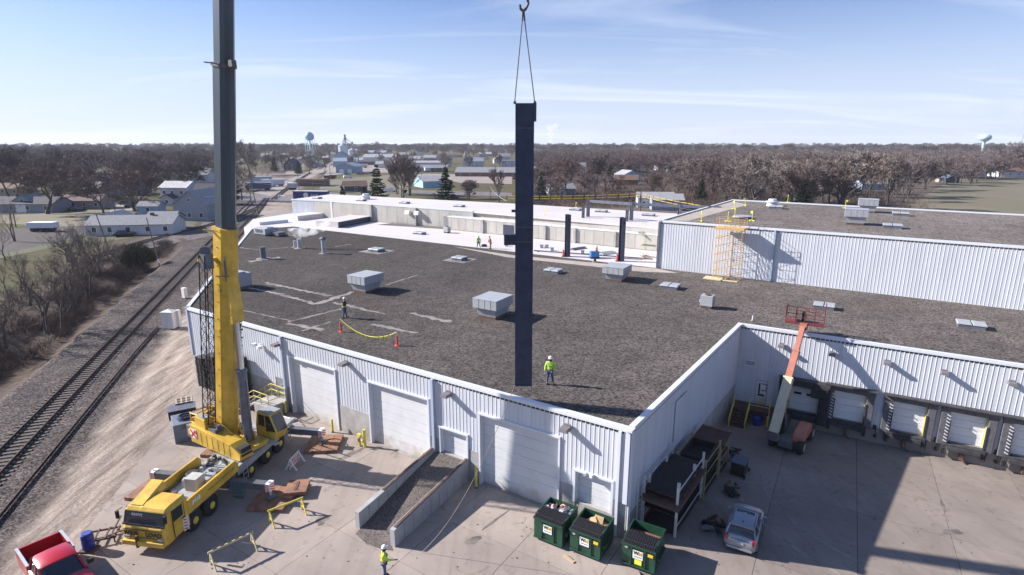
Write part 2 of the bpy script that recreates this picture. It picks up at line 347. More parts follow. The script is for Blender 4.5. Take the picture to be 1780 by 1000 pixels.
for s_ in sv_:
    for c_ in cv_:
        x, y = cs(c_, s_); vs_.append((x, y, terr(c_, s_, x, y)))
nc = len(cv_)
for j in range(len(sv_) - 1):
    for i in range(nc - 1): fs_.append((j * nc + i, j * nc + i + 1, (j + 1) * nc + i + 1, (j + 1) * nc + i))
mg = bpy.data.materials.new('ground_cover'); mg.use_nodes = True; t = mg.node_tree; b = t.nodes['Principled BSDF']; b.inputs['Roughness'].default_value = 0.95; b.inputs['Specular IOR Level'].default_value = 0.1
tcn = N(t, 'ShaderNodeTexCoord')
def noise(t, sc, det=6, rough=0.6, src=None, dist=0.0):
    n = N(t, 'ShaderNodeTexNoise'); n.inputs['Scale'].default_value = sc; n.inputs['Detail'].default_value = det; n.inputs['Roughness'].default_value = rough; n.inputs['Distortion'].default_value = dist
    t.links.new(src or tcn.outputs['Object'], n.inputs['Vector']); return n
def ramp(t, src, stops, interp='LINEAR'):
    r = N(t, 'ShaderNodeValToRGB'); r.color_ramp.interpolation = interp; e = r.color_ramp.elements
    while len(e) < len(stops): e.new(0.5)
    for q, (p, c) in zip(e, stops): q.position = p
    for q, (p, c) in zip(e, stops): q.color = tuple(c) + (1,)
    t.links.new(src, r.inputs[0]); return r
def mixc(t, fac, a_, b_, blend='MIX'):
    m = N(t, 'ShaderNodeMix'); m.data_type = 'RGBA'; m.blend_type = blend
    if isinstance(fac, float): m.inputs[0].default_value = fac
    else: t.links.new(fac, m.inputs[0])
    t.links.new(a_, m.inputs[6]); t.links.new(b_, m.inputs[7]); return m.outputs[2]
dot = N(t, 'ShaderNodeVectorMath', operation='DOT_PRODUCT'); dot.inputs[1].default_value = (RN.x, RN.y, 0); t.links.new(tcn.outputs['Object'], dot.inputs[0])
cc = N(t, 'ShaderNodeMath', operation='SUBTRACT'); t.links.new(dot.outputs['Value'], cc.inputs[0]); cc.inputs[1].default_value = RO.dot(RN)
nz = noise(t, 0.5, 5); nzs = N(t, 'ShaderNodeMath', operation='MULTIPLY_ADD'); t.links.new(nz.outputs['Fac'], nzs.inputs[0]); nzs.inputs[1].default_value = 2.4; nzs.inputs[2].default_value = -1.2
cn = N(t, 'ShaderNodeMath', operation='ADD'); t.links.new(cc.outputs[0], cn.inputs[0]); t.links.new(nzs.outputs[0], cn.inputs[1])
mrz = N(t, 'ShaderNodeMapRange'); t.links.new(cn.outputs[0], mrz.inputs['Value']); mrz.inputs['From Min'].default_value = -40; mrz.inputs['From Max'].default_value = 40
P_ = lambda c: (c + 40) / 80
# grass / dead grass / bare soil mix for the town and the fields
g1 = noise(t, 0.035, 8, 0.65); g2 = noise(t, 0.9, 6, 0.7)
grass = ramp(t, g1.outputs['Fac'], [(0.33, (0.085, 0.068, 0.050)), (0.44, (0.10, 0.088, 0.052)), (0.52, (0.084, 0.086, 0.042)), (0.62, (0.12, 0.108, 0.055)), (0.75, (0.14, 0.115, 0.08))])
gfine = ramp(t, g2.outputs['Fac'], [(0.3, (0.65, 0.65, 0.65)), (0.7, (1.25, 1.2, 1.15))])
grass_c = mixc(t, 1.0, grass.outputs[0], gfine.outputs[0], 'MULTIPLY')
# brush strip
b1 = noise(t, 1.6, 8, 0.75); brush_c = ramp(t, b1.outputs['Fac'], [(0.3, (0.036, 0.028, 0.024)), (0.5, (0.085, 0.064, 0.052)), (0.62, (0.12, 0.098, 0.072)), (0.75, (0.17, 0.14, 0.11))])
# ballast
vb = N(t, 'ShaderNodeTexVoronoi'); vb.inputs['Scale'].default_value = 9; t.links.new(tcn.outputs['Object'], vb.inputs['Vector']); sb = N(t, 'ShaderNodeSeparateColor'); t.links.new(vb.outputs['Color'], sb.inputs[0])
bal_a = ramp(t, sb.outputs[0], [(0.0, (0.022, 0.02, 0.021)), (0.5, (0.07, 0.062, 0.061)), (1.0, (0.165, 0.15, 0.145))])
bn = noise(t, 0.35, 8); bal_t = ramp(t, bn.outputs['Fac'], [(0.35, (0.75, 0.75, 0.75)), (0.7, (1.35, 1.27, 1.2))]); bal_c = mixc(t, 1.0, bal_a.outputs[0], bal_t.outputs[0], 'MULTIPLY')
# wheel worn dirt
mpd = N(t, 'ShaderNodeMapping'); mpd.inputs['Rotation'].default_value = (0, 0, R(-19)); mpd.inputs['Scale'].default_value = (1.6, 0.16, 1); t.links.new(tcn.outputs['Object'], mpd.inputs[0])
d1 = noise(t, 1.0, 8, 0.65, src=mpd.outputs[0], dist=0.8); dirt_c = ramp(t, d1.outputs['Fac'], [(0.3, (0.15, 0.122, 0.10)), (0.5, (0.30, 0.25, 0.21)), (0.68, (0.42, 0.36, 0.30))])
d2 = noise(t, 7, 5); dfine = ramp(t, d2.outputs['Fac'], [(0.35, (0.75, 0.75, 0.75)), (0.65, (1.12, 1.12, 1.12))]); dirt_c2 = mixc(t, 1.0, dirt_c.outputs[0], dfine.outputs[0], 'MULTIPLY')
Bk, Wh = (0, 0, 0), (1, 1, 1)
f_brush = ramp(t, mrz.outputs[0], [(P_(-22), Bk), (P_(-13), Wh)])
f_bal = ramp(t, mrz.outputs[0], [(P_(-5.4), Bk), (P_(-4.6), Wh)])
f_dirt = ramp(t, mrz.outputs[0], [(P_(4.6), Bk), (P_(6.0), Wh)])
f_town = ramp(t, mrz.outputs[0], [(P_(14), Bk), (P_(20), Wh)])
c_ = mixc(t, f_brush.outputs[0], grass_c, brush_c.outputs[0]); c_ = mixc(t, f_bal.outputs[0], c_, bal_c); c_ = mixc(t, f_dirt.outputs[0], c_, dirt_c2); c_ = mixc(t, f_town.outputs[0], c_, grass_c)
t.links.new(c_, b.inputs['Base Color'])
bpn = N(t, 'ShaderNodeBump'); bpn.inputs['Strength'].default_value = 0.7; bpn.inputs['Distance'].default_value = 0.12; bb = noise(t, 3.2, 8, 0.7); t.links.new(bb.outputs['Fac'], bpn.inputs['Height']); t.links.new(bpn.outputs[0], b.inputs['Normal'])
g = MB(); g.v = vs_; g.f = fs_
tag(g.build('ground', mg, smooth=True), kind='structure')

# ------------------------------------------------------------------ yard of concrete slabs
def clip_poly(poly, planes):
    for (px, py, nx, ny) in planes:
        o = []
        for i in range(len(poly)):
            a_, b_ = poly[i], poly[(i + 1) % len(poly)]
            da = (a_[0] - px) * nx + (a_[1] - py) * ny; db = (b_[0] - px) * nx + (b_[1] - py) * ny
            if da >= 0: o.append(a_)
            if da * db < 0:
                q = da / (da - db); o.append((a_[0] + (b_[0] - a_[0]) * q, a_[1] + (b_[1] - a_[1]) * q))
        poly = o
        if len(poly) < 3: return []
    return poly
def area(p): return abs(sum(p[i][0] * p[(i + 1) % len(p)][1] - p[(i + 1) % len(p)][0] * p[i][1] for i in range(len(p)))) / 2
yard_left = [(10.75, 11.5), (10.4, 3), (9.0, -8.2), (8.4, -12.5), (7.9, -24)]
g1_ = -0.02
# two convex-ish regions: front of the near wall, and the dock court
reg1 = [tuple(A1 + Vector((0.8, -.5)))] + [cs(*p) for p in yard_left] + [(-8, 8), (8, 8)] + [(A2.x, A2.y)]
court_far = A3 + dD * 46
reg2 = [(A2.x, A2.y), (8, 8), (70, 4), (court_far.x, court_far.y), (A3.x, A3.y)]
M_sub = MB(); M_sub.prism(reg1, -0.5, -0.16)
o = M_sub.build('yard', M_joint); tag(o, kind='structure'); yard = o
sub2 = MB(); sub2.prism(clip_poly(reg2, [(A3.x + nD.x * 20, A3.y + nD.y * 20, nD.x, nD.y)]), -0.5, -0.16)
rr_ = clip_poly(reg2, [(A3.x + nD.x * 20, A3.y + nD.y * 20, -nD.x, -nD.y)])
sub2.prism(rr_, lambda x, y: yz(x, y) - 0.5, lambda x, y: yz(x, y) - 0.16); sub2.build('sub_base', M_joint, yard)
SL = 4.6; GAP = 0.012
def slabs(reg, org, e1, e2, di, dj, M_conc=M_conc):
    for i in range(*di):
        for j in range(*dj):
            o_ = org + e1 * (i * SL) + e2 * (j * 4.0)
            pl = [(o_.x + e1.x * GAP, o_.y + e1.y * GAP, e1.x, e1.y), (o_.x + e1.x * (SL - GAP), o_.y + e1.y * (SL - GAP), -e1.x, -e1.y),
                  (o_.x + e2.x * GAP, o_.y + e2.y * GAP, e2.x, e2.y), (o_.x + e2.x * (4.0 - GAP), o_.y + e2.y * (4.0 - GAP), -e2.x, -e2.y)]
            p = clip_poly(reg, pl)
            if len(p) < 3 or area(p) < 0.15: continue
            cx = sum(q[0] for q in p) / len(p); cy = sum(q[1] for q in p) / len(p)
            jz = random.uniform(-.004, .004)
            MB().prism(p, lambda x, y: yz(x, y) - 0.15, lambda x, y: yz(x, y) + jz).build('concrete_slab', M_conc, yard)
e1 = (A2 - A1).normalized(); e2 = Vector((e1.y, -e1.x))       # e2 = outward, towards the camera
slabs(reg1, A2, e1, e2, (-16, 4), (-1, 9))
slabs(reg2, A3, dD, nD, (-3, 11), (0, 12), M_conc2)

# ------------------------------------------------------------------ railway
trk = tag(empty('railway_track', (*cs(0.55, 0), 0)), kind='structure')
def rail_line(pts, parent, name='rail'):
    m_ = MB()
    for p, q in zip(pts[:-1], pts[1:]):
        m_.bar((p[0], p[1], 0.03), (q[0], q[1], 0.03), 0.13, 0.02); m_.bar((p[0], p[1], 0.10), (q[0], q[1], 0.10), 0.03, 0.13); m_.bar((p[0], p[1], 0.19), (q[0], q[1], 0.19), 0.075, 0.045)
    o = m_.build(name, M_rail); o.parent = parent; o.location = -parent.location; return o
rail_line([cs(-0.2, s) for s in (-30, 200)], trk); rail_line([cs(1.28, s) for s in (-30, 200)], trk)
tie = MB().box((0, 0, -0.035), (2.6, 0.23, 0.15)).mesh('sleeper', M_timber)
rzr = math.atan2(RN.y, RN.x)
k = 0
for s_ in np.arange(-14, 118, 0.56):
    p = cs(0.54 + random.uniform(-.03, .03), s_)
    inst('sleeper', tie, trk, (p[0] - trk.location.x, p[1] - trk.location.y, random.uniform(-.045, -.02)), rzr + random.uniform(-.012, .012))
# old siding rail, mostly buried
sid = tag(empty('siding_track', (*cs(3.5, 0), 0)), kind='structure')
rail_line([cs(3.42, s) for s in (-26, 20)] + [cs(3.6, 29)], sid)
# branches
def track(pts, name, ties=0.6):
    e = tag(empty(name, (pts[0][0], pts[0][1], 0)), kind='structure')
    off = []
    for sgn in (-.72, .72):
        q = []
        for i, p in enumerate(pts):
            a_ = pts[max(0, i - 1)]; b_ = pts[min(len(pts) - 1, i + 1)]; d = Vector((b_[0] - a_[0], b_[1] - a_[1])).normalized()
            q.append((p[0] - d.y * sgn, p[1] + d.x * sgn))
        rail_line(q, e)
    L = 0; m_ = MB()
    for a_, b_ in zip(pts[:-1], pts[1:]):
        d = Vector((b_[0] - a_[0], b_[1] - a_[1])); n_ = int(d.length / ties)
        for k in range(n_):
            q = Vector(a_) + d * (k + .5) / n_; m_.box((q.x - e.location.x, q.y - e.location.y, -0.035), (2.6, 0.23, 0.15), math.atan2(d.y, d.x) + math.pi / 2)
    tag(m_.build('sleepers', M_timber, e), kind='stuff')
    return e
bt = [at(u, v)[:2] for u, v in ((168, 447), (235, 425), (300, 407), (360, 393), (420, 374), (455, 358))]
track(bt, 'branch_track')
track([cs(4.6, s) for s in (70, 100)] + [cs(5.2, s) for s in (130, 160, 205)], 'passing_track')
track([at(u, v)[:2] for u, v in ((475, 347), (500, 327), (515, 316), (540, 300))], 'far_track')

# ballast shoulders of the branch, roads, lots (thin sheets just above the ground)
M_asph = mat('worn_asphalt', (0.13, 0.12, 0.125), 0.9, var=0.2, scale=0.4)
M_lot = mat('gravel_lot', (0.24, 0.21, 0.19), 0.95, var=0.2, scale=0.15)
M_ballast = gravel('branch_ballast', (0.05, 0.045, 0.045), (0.12, 0.105, 0.10), (0.24, 0.21, 0.20), scale=9)
M_grass = mat('mown_grass', (0.055, 0.072, 0.028), 0.95, col2=(0.10, 0.088, 0.05), scale=0.12, lo=0.35, hi=0.7, bump=0.3, bscale=2)
M_field = mat('winter_field', (0.105, 0.10, 0.055), 0.95, col2=(0.165, 0.14, 0.095), scale=0.025, lo=0.3, hi=0.7, bump=0.3, bscale=1, detail=9)
M_stubble = mat('brown_stubble', (0.10, 0.075, 0.06), 0.95, col2=(0.16, 0.125, 0.10), scale=0.06)
def sheet(name, px, m, z=-0.02, kind='structure', world=None):
    pts = world or [at(u, v)[:2] for u, v in px]
    if area(pts) <= 0: return
    sgn = sum(pts[i][0] * pts[(i + 1) % len(pts)][1] - pts[(i + 1) % len(pts)][0] * pts[i][1] for i in range(len(pts)))
    if sgn < 0: pts = pts[::-1]
    c = Vector((sum(p[0] for p in pts) / len(pts), sum(p[1] for p in pts) / len(pts)))
    o = MB().add([(p[0] - c.x, p[1] - c.y, 0) for p in pts], [tuple(range(len(pts)))]).build(name, m, loc=(c.x, c.y, z)); tag(o, kind=kind); return o
sheet('branch_bed', [(150, 460), (260, 432), (330, 418), (402, 404), (420, 380), (450, 362), (462, 354), (445, 352), (400, 372), (350, 388), (290, 402), (220, 422)], M_ballast, 0.0)
sheet('crossing_road', [(380, 345), (440, 350), (520, 353), (600, 352), (640, 340), (560, 333), (470, 341), (420, 335), (380, 332)], M_asph, -0.016)
sheet('lower_lot', [(420, 396), (445, 366), (512, 366), (512, 385), (470, 398)], M_lot, -0.012)
sheet('town_road', [(470, 341), (560, 300), (600, 283), (640, 272), (632, 270), (585, 279), (540, 297), (440, 336)], M_lot, -0.012)
sheet('silo_lot', [(560, 310), (600, 301), (700, 300), (705, 284), (640, 275), (598, 284), (570, 296)], M_lot, -0.008)
sheet('green_lot', [(560, 313), (700, 302), (712, 325), (700, 345), (555, 330)], M_field, -0.012)
sheet('back_street', [(700, 330), (890, 335), (890, 342), (700, 336)], M_asph, -0.012)
sheet('gravel_court', [(745, 302), (890, 306), (890, 320), (800, 318), (770, 312), (700, 304)], M_lot, -0.012)
sheet('side_street', [(0, 366), (80, 364), (160, 356), (200, 350), (225, 350), (180, 361), (80, 369), (0, 371)], M_lot, -0.012)
sheet('driveway', [(193, 352), (226, 352), (235, 376), (190, 378)], M_lot, -0.008)
sheet('lawn', [(0, 388), (60, 392), (120, 394), (300, 380), (300, 372), (180, 362), (60, 372), (0, 374)], M_field, -0.016)
sheet('lawn', [(300, 378), (362, 376), (400, 372), (370, 388), (310, 400), (200, 418), (120, 424), (0, 450), (0, 440), (120, 413), (240, 406), (300, 392)], M_grass, -0.016)
sheet('ploughed_plot', [(0, 398), (150, 392), (150, 406), (130, 414), (0, 442)], mat('dark_plot', (0.045, 0.036, 0.034), 0.95, var=0.25, scale=0.3), -0.008)
sheet('field', [(1450, 345), (1640, 312), (1700, 307), (1780, 306), (2100, 306), (2400, 420), (1500, 400)], M_field, -0.014)
sheet('field_track', [(1560, 318), (1700, 306.5), (2000, 305), (2000, 306.8), (1700, 308.3), (1560, 320)], M_lot, -0.008)
sheet('far_field', [(0, 284), (40, 284), (40, 288), (0, 290)], M_grass, -0.010)
sheet('lot', [(440, 300), (560, 305), (520, 322), (440, 318)], M_stubble, -0.016)

# oil and tyre marks on the slabs, each its own irregular film
M_oil = mat('oil_mark', (.10, .088, .078), .8, col2=(.19, .165, .145), scale=1.4, lo=.4, hi=.6)
rnd = random.Random(31)
for (u, v, L, W_, az) in ((742, 790, 4.2, .5, 20), (700, 775, 3.0, .35, 25), (610, 790, 2.2, .6, 40), (560, 905, 1.1, .7, 10), (1010, 905, 1.6, .5, 35), (1655, 925, 1.5, .6, 80), (1640, 880, 2.2, .25, 30), (860, 905, 2.6, .2, 40), (820, 940, 1.2, .6, 60)):
    p = at(u, v, yz(*at(u, v, -.4)[:2])); n = 16; P = []
    for k in range(n): a_ = 6.283 * k / n; q = rnd.uniform(.55, 1.1); x, y = L / 2 * math.cos(a_) * q, W_ / 2 * math.sin(a_) * q; t_ = az2rz(az); P.append((p.x + x * math.cos(t_) - y * math.sin(t_), p.y + x * math.sin(t_) + y * math.cos(t_)))
    MB().add([(x, y, yz(x, y) + .009) for x, y in P], [tuple(range(n))]).build('oil_stain', M_oil, yard)

for (u, v, rad, a0, a1, off) in ((600, 860, 7, 20, 95, 0), (600, 860, 7, 20, 95, 1.9), (1600, 860, 9, 160, 235, 0), (1600, 860, 9, 160, 235, 1.9), (830, 960, 12, 60, 110, 0)):
    c = at(u, v); P = [[], []]
    for k in range(19):
        a_ = R(a0 + (a1 - a0) * k / 18)
        for j in (0, 1): q = rad + off + (.0, .16)[j] + .03 * math.sin(k * 1.7 + j); P[j].append((c.x + q * math.cos(a_), c.y + q * math.sin(a_)))
    m_ = MB().add([(x, y, yz(x, y) + .0075) for x, y in P[0] + P[1]], [(k, 19 + k, 20 + k, k + 1) for k in range(18)]); m_.build('tyre_mark', mat('tyre_mark_film', (.17, .145, .13), .85, col2=(.27, .235, .21), scale=1.2, lo=.4, hi=.6), yard, fixn=True)
q = MB(); rnd = random.Random(77)
for k in range(260):
    u, v = rnd.uniform(180, 1700), rnd.uniform(760, 990); p = at(u, v); z = yz(p.x, p.y); r_ = rnd.uniform(.015, .04)
    if to_cs(p.x, p.y)[0] < 10 or (p.xy - A1).dot(Vector(((A2 - A1).y, -(A2 - A1).x)).normalized()) < .2 and (p.xy - A2).dot(nS) < .3: continue
    q.box((p.x, p.y, z + r_ * .3 + .01), (r_ * 2, r_, r_ * .6), rnd.random() * 3)
tag(q.build('yard_grit', mat('grit_dark', (.09, .08, .07), .9, var=.5, scale=1)), 'scattered grit and small litter on the yard concrete', kind='stuff')
# ------------------------------------------------------------------ ribbed metal walls
RIB = 0.30
def panel_mesh(h, w=0.9, cache={}):
    key = (round(h, 3), round(w, 3))
    if key in cache: return cache[key]
    xs = []; n = max(1, round(w / RIB)); st = w / n
    for k in range(n):
        x = k * st
        xs += [(x + 0.004, 0.0), (x + st - 0.085, 0.0), (x + st - 0.06, -0.019), (x + st - 0.03, -0.019), (x + st - 0.004, 0.0)]
    v = [(x, y, 0) for x, y in xs] + [(x, y, h) for x, y in xs]; m = len(xs)
    f = [(i, i + 1, m + i + 1, m + i) for i in range(m - 1)]
    mb = MB().add(v, f); me = mb.mesh('wall_panel', M_white_panel); cache[key] = me; return me
class Bld:
    def __init__(s, name, p, label, cat):
        s.root = empty(name, (p[0], p[1], 0), 0, label, cat); s.o = Vector((p[0], p[1], 0))
    def place(s, o, p, rz, z=0.0):
        o.location = Vector((p[0], p[1], z)) - s.o; o.rotation_euler = (0, 0, rz)
        return o
    def wall(s, p0, p1, ztop, zbase, openings=(), zbot=-0.3, backm=None, basem=None, panels=True, coping=True, zb_after=None, pw=0.9):
        """openings: (s0, s1, zlow, zhigh). Local frame: x along the wall, -y outward."""
        p0 = Vector(p0[:2]); p1 = Vector(p1[:2]); L = (p1 - p0).length; rz = math.atan2(p1.y - p0.y, p1.x - p0.x)
        W = MB(); cuts = sorted(set([0.0, L] + [x for o in openings for x in o[:2]]))
        base = MB(); spans = []
        for a_, b_ in zip(cuts[:-1], cuts[1:]):
            op = [o for o in openings if o[0] <= a_ + 1e-4 and o[1] >= b_ - 1e-4]
            if not op: spans.append((a_, b_, zbase, True))
            else:
                spans.append((a_, b_, op[0][3], False))
                if op[0][2] > zbot + .05: base.box(((a_ + b_) / 2, 0.16, (zbot + op[0][2]) / 2), (b_ - a_, 0.30, op[0][2] - zbot))
        for a_, b_, z, full in spans:
            W.box(((a_ + b_) / 2, 0.16, (z + ztop) / 2), (b_ - a_, 0.28, ztop - z))
            if full: base.box(((a_ + b_) / 2, 0.15, (zbot + z) / 2), (b_ - a_, 0.34, z - zbot))
        wo = W.build('wall', backm or M_white_trim); wo.parent = s.root; s.place(wo, p0, rz)
        if base.v: bo = base.build('concrete_base', basem or M_block); bo.parent = s.root; s.place(bo, p0, rz)
        if panels:
            for a_, b_, z, full in spans:
                n = max(1, round((b_ - a_) / pw)); wd = (b_ - a_) / n
                for k in range(n):
                    if ztop - z < .1: continue
                    inst('wall_panel', panel_mesh(ztop - z, wd), wo, (a_ + k * wd, 0.008, z))
        if coping:
            co = MB().box((L / 2, 0.10, ztop + 0.04), (L + 0.28, 0.32, 0.12)).box((L / 2, -0.058, ztop - 0.06), (L + 0.1, 0.04, 0.14)).build('roof_edge', M_white_trim); co.parent = s.root; s.place(co, p0, rz)
        s.last = (p0, rz, L, wo); return wo
    def part(s, mb, name, m, p0=None, rz=None, **k):
        o = mb.build(name, m, **k); o.parent = s.root
        p0 = s.last[0] if p0 is None else p0; rz = s.last[1] if rz is None else rz
        return s.place(o, p0, rz)
    def overhead_door(s, a_, b_, z0, z1, n=6, inset=0.28, m=None, label=None, win=False):
        fr = MB().box((a_ - .05, -.02, (z0 + z1) / 2), (.12, .14, z1 - z0)).box((b_ + .05, -.02, (z0 + z1) / 2), (.12, .14, z1 - z0)).box(((a_ + b_) / 2, -.03, z1 + .05), (b_ - a_ + .22, .16, .12))
        fr.box((a_ + .02, .18, (z0 + z1) / 2), (.05, .26, z1 - z0)).box((b_ - .02, .18, (z0 + z1) / 2), (.05, .26, z1 - z0)).box(((a_ + b_) / 2, .18, z1 - .02), (b_ - a_ - .1, .26, .05))
        d = s.part(fr, 'overhead_door', M_white_trim)
        if label: d['label'] = label
        h = (z1 - z0 - .05) / n
        sec = MB().box(((b_ - a_) / 2, 0, h / 2), (b_ - a_ - .1, .05, h - .018))
        for q in (0.28, 0.72): sec.box(((b_ - a_) / 2, -.029, h * q), (b_ - a_ - .14, .005, .03))
        me = sec.mesh('door_section', m or M_door)
        for k in range(n): inst('door_section', me, d, (a_, inset, z0 + k * h))
        return d

# ------------------------------------------------------------------ the near plant
warehouse = Bld('warehouse', A1, 'low white ribbed metal factory building with dark gravel roof and dock doors', 'building')
W1 = (A1, A2); W2 = (A2, A3); W3 = (A3, A4)
h1 = lambda u, v: hit(u, v, A1, A2)
h3 = lambda u, v: hit(u, v, A3, A4)
doors = []
def span(h, l, r, lb=None):
    (s0, z0), (s1, z1) = h(*l), h(*r); return s0, s1, (z0 + z1) / 2
d1 = span(h1, (502, 618), (582, 646)); d2 = span(h1, (641, 663), (744, 696)); d3 = span(h1, (766, 743), (812, 757)); d4 = span(h1, (835, 721), (972, 760)); d5 = span(h1, (1001, 819), (1064, 836))
d0 = span(h1, (479, 655), (492, 659))
L1 = (A2 - A1).length
BASE = 2.15
op1 = [(d0[0], d0[1], 1.1, d0[2]), (d1[0], d1[1], 0, d1[2]), (d2[0], d2[1], 0, d2[2]), (d3[0], d3[1], 1.25, d3[2]), (d4[0], d4[1], 0, d4[2]), (d5[0], d5[1], 1.2, d5[2])]
warehouse.wall(A1, A2, RZ, BASE, op1)
for o_, lab in ((d1, 'leftmost tall door'), (d2, None), (d4, 'tall door with the crane shadow')):
    warehouse.overhead_door(o_[0], o_[1], 0.0, o_[2], 7)
warehouse.overhead_door(d3[0], d3[1], 1.25, d3[2], 4); warehouse.overhead_door(d5[0], d5[1], 1.2, d5[2], 4)
pd = warehouse.part(MB().box(((d0[0] + d0[1]) / 2, .05, (1.1 + d0[2]) / 2), (d0[1] - d0[0] - .08, .06, d0[2] - 1.14)), 'personnel_door', mat('gray_door', (0.20, 0.21, 0.23), 0.5))
MB().box((d0[1] - .3, 0, 2.1), (.12, .06, .04)).build('handle', M_galv, pd)
# dirty skirt, downspouts, corner trims
for uu, vv in ((490, 590), (753, 660)):
    s_ = h1(uu, vv)[0]
    warehouse.part(MB().box((s_, -.13, 3.2), (.20, .18, 6.3)), 'downspout', M_trim_gray)
for s_ in (h1(1080, 742)[0], ):
    warehouse.part(MB().box((s_, -.10, 3.2), (.16, .14, 6.3)), 'downspout', M_white_trim)
warehouse.part(MB().box((L1 - .12, -.07, 4.3), (.26, .06, 4.3)), 'corner_trim', M_white_trim)
warehouse.part(MB().box((.12, -.07, 4.3), (.26, .06, 4.3)), 'corner_trim', M_trim_gray)
# coping repair flashing
wl2 = (A3 - A2).length
warehouse.wall(A2, A3, RZ, 1.3, [], zbot=-1.5)
for q in (A2, A3): warehouse.part(MB().box((0, .06, RZ + .045), (.42, .42, .13)), 'corner_cap', M_white_trim, p0=q)
# side wall shutter
sv = hit(1186, 668, A2, A3)
warehouse.part(MB().box((sv[0] - 0.1, -.06, 3.9), (2.0, .04, 3.2)).box((sv[0] - 0.1, -.075, 5.5), (2.1, .03, .08)), 'shutter_panel', M_white_panel)
warehouse.part(MB().box((.14, -.06, 3.4), (.3, .06, 6.1)), 'corner_trim', M_white_trim)
# the dock wall
FLOOR = yz(*(A3 + dD * 15)) + 1.15
docks = []
for k, (tl, tr, bl, br) in enumerate([((394, 507), (537, 527), (380, 620), (527, 645)), ((610, 520), (790, 548), (600, 665), (775, 692)), ((910, 578), (1095, 612), (895, 722), (1080, 762)), ((1208, 625), (1403, 665), (1185, 785), (1380, 828)), ((1560, 690), (1760, 730), (1535, 850), (1740, 890))]):
    X = lambda p: (1240 + .34 * p[0], 500 + .34 * p[1])
    (s0, za), (s1, zb), (s2, zc), (s3, zd) = h3(*X(tl)), h3(*X(tr)), h3(*X(bl)), h3(*X(br))
    docks.append(((s0 + s2) / 2, (s1 + s3) / 2, (zc + zd) / 2, (za + zb) / 2))
print('docks', [tuple(round(x, 2) for x in d) for d in docks], 'floor', FLOOR)
pitch_d = (docks[3][0] - docks[1][0]) / 2
wd_ = 2.5; zf = sum(d[2] for d in docks[1:4]) / 3; zt_ = sum(d[3] for d in docks[1:4]) / 3
dk = [(docks[0][0], docks[0][1], zf, zt_)] + [(( d[0] + d[1]) / 2 - (docks[3][1] - docks[3][0]) / 2, (d[0] + d[1]) / 2 + (docks[3][1] - docks[3][0]) / 2, zf, zt_) for d in docks[1:4]]
st_ = dk[3][0] - dk[2][0]
for k in (1, 2, 3): dk.append((dk[3][0] + st_ * k, dk[3][1] + st_ * k, zf, zt_))
ds0, dz0 = h3(1240 + .34 * 222, 500 + .34 * 470); ds1, dz1 = h3(1240 + .34 * 280, 500 + .34 * 480)
op3 = [(ds0, ds1, FLOOR, FLOOR + 2.15)] + [(d[0], d[1], d[2], d[3]) for d in dk]
WB3 = zf - 0.15
warehouse.wall(A3, A4, RZ, WB3, op3, zbot=-1.7)
M_dockgray = mat('dock_frame_gray', (0.095, 0.095, 0.105), 0.8, var=0.25, scale=3)
M_doorblue = mat('dock_door_white', (0.68, 0.69, 0.70), 0.5, var=0.04, scale=1.5)
M_dirtyblk = mat('dirty_black_foam', (0.04, 0.04, 0.045), 0.9, var=0.4, scale=2.5)
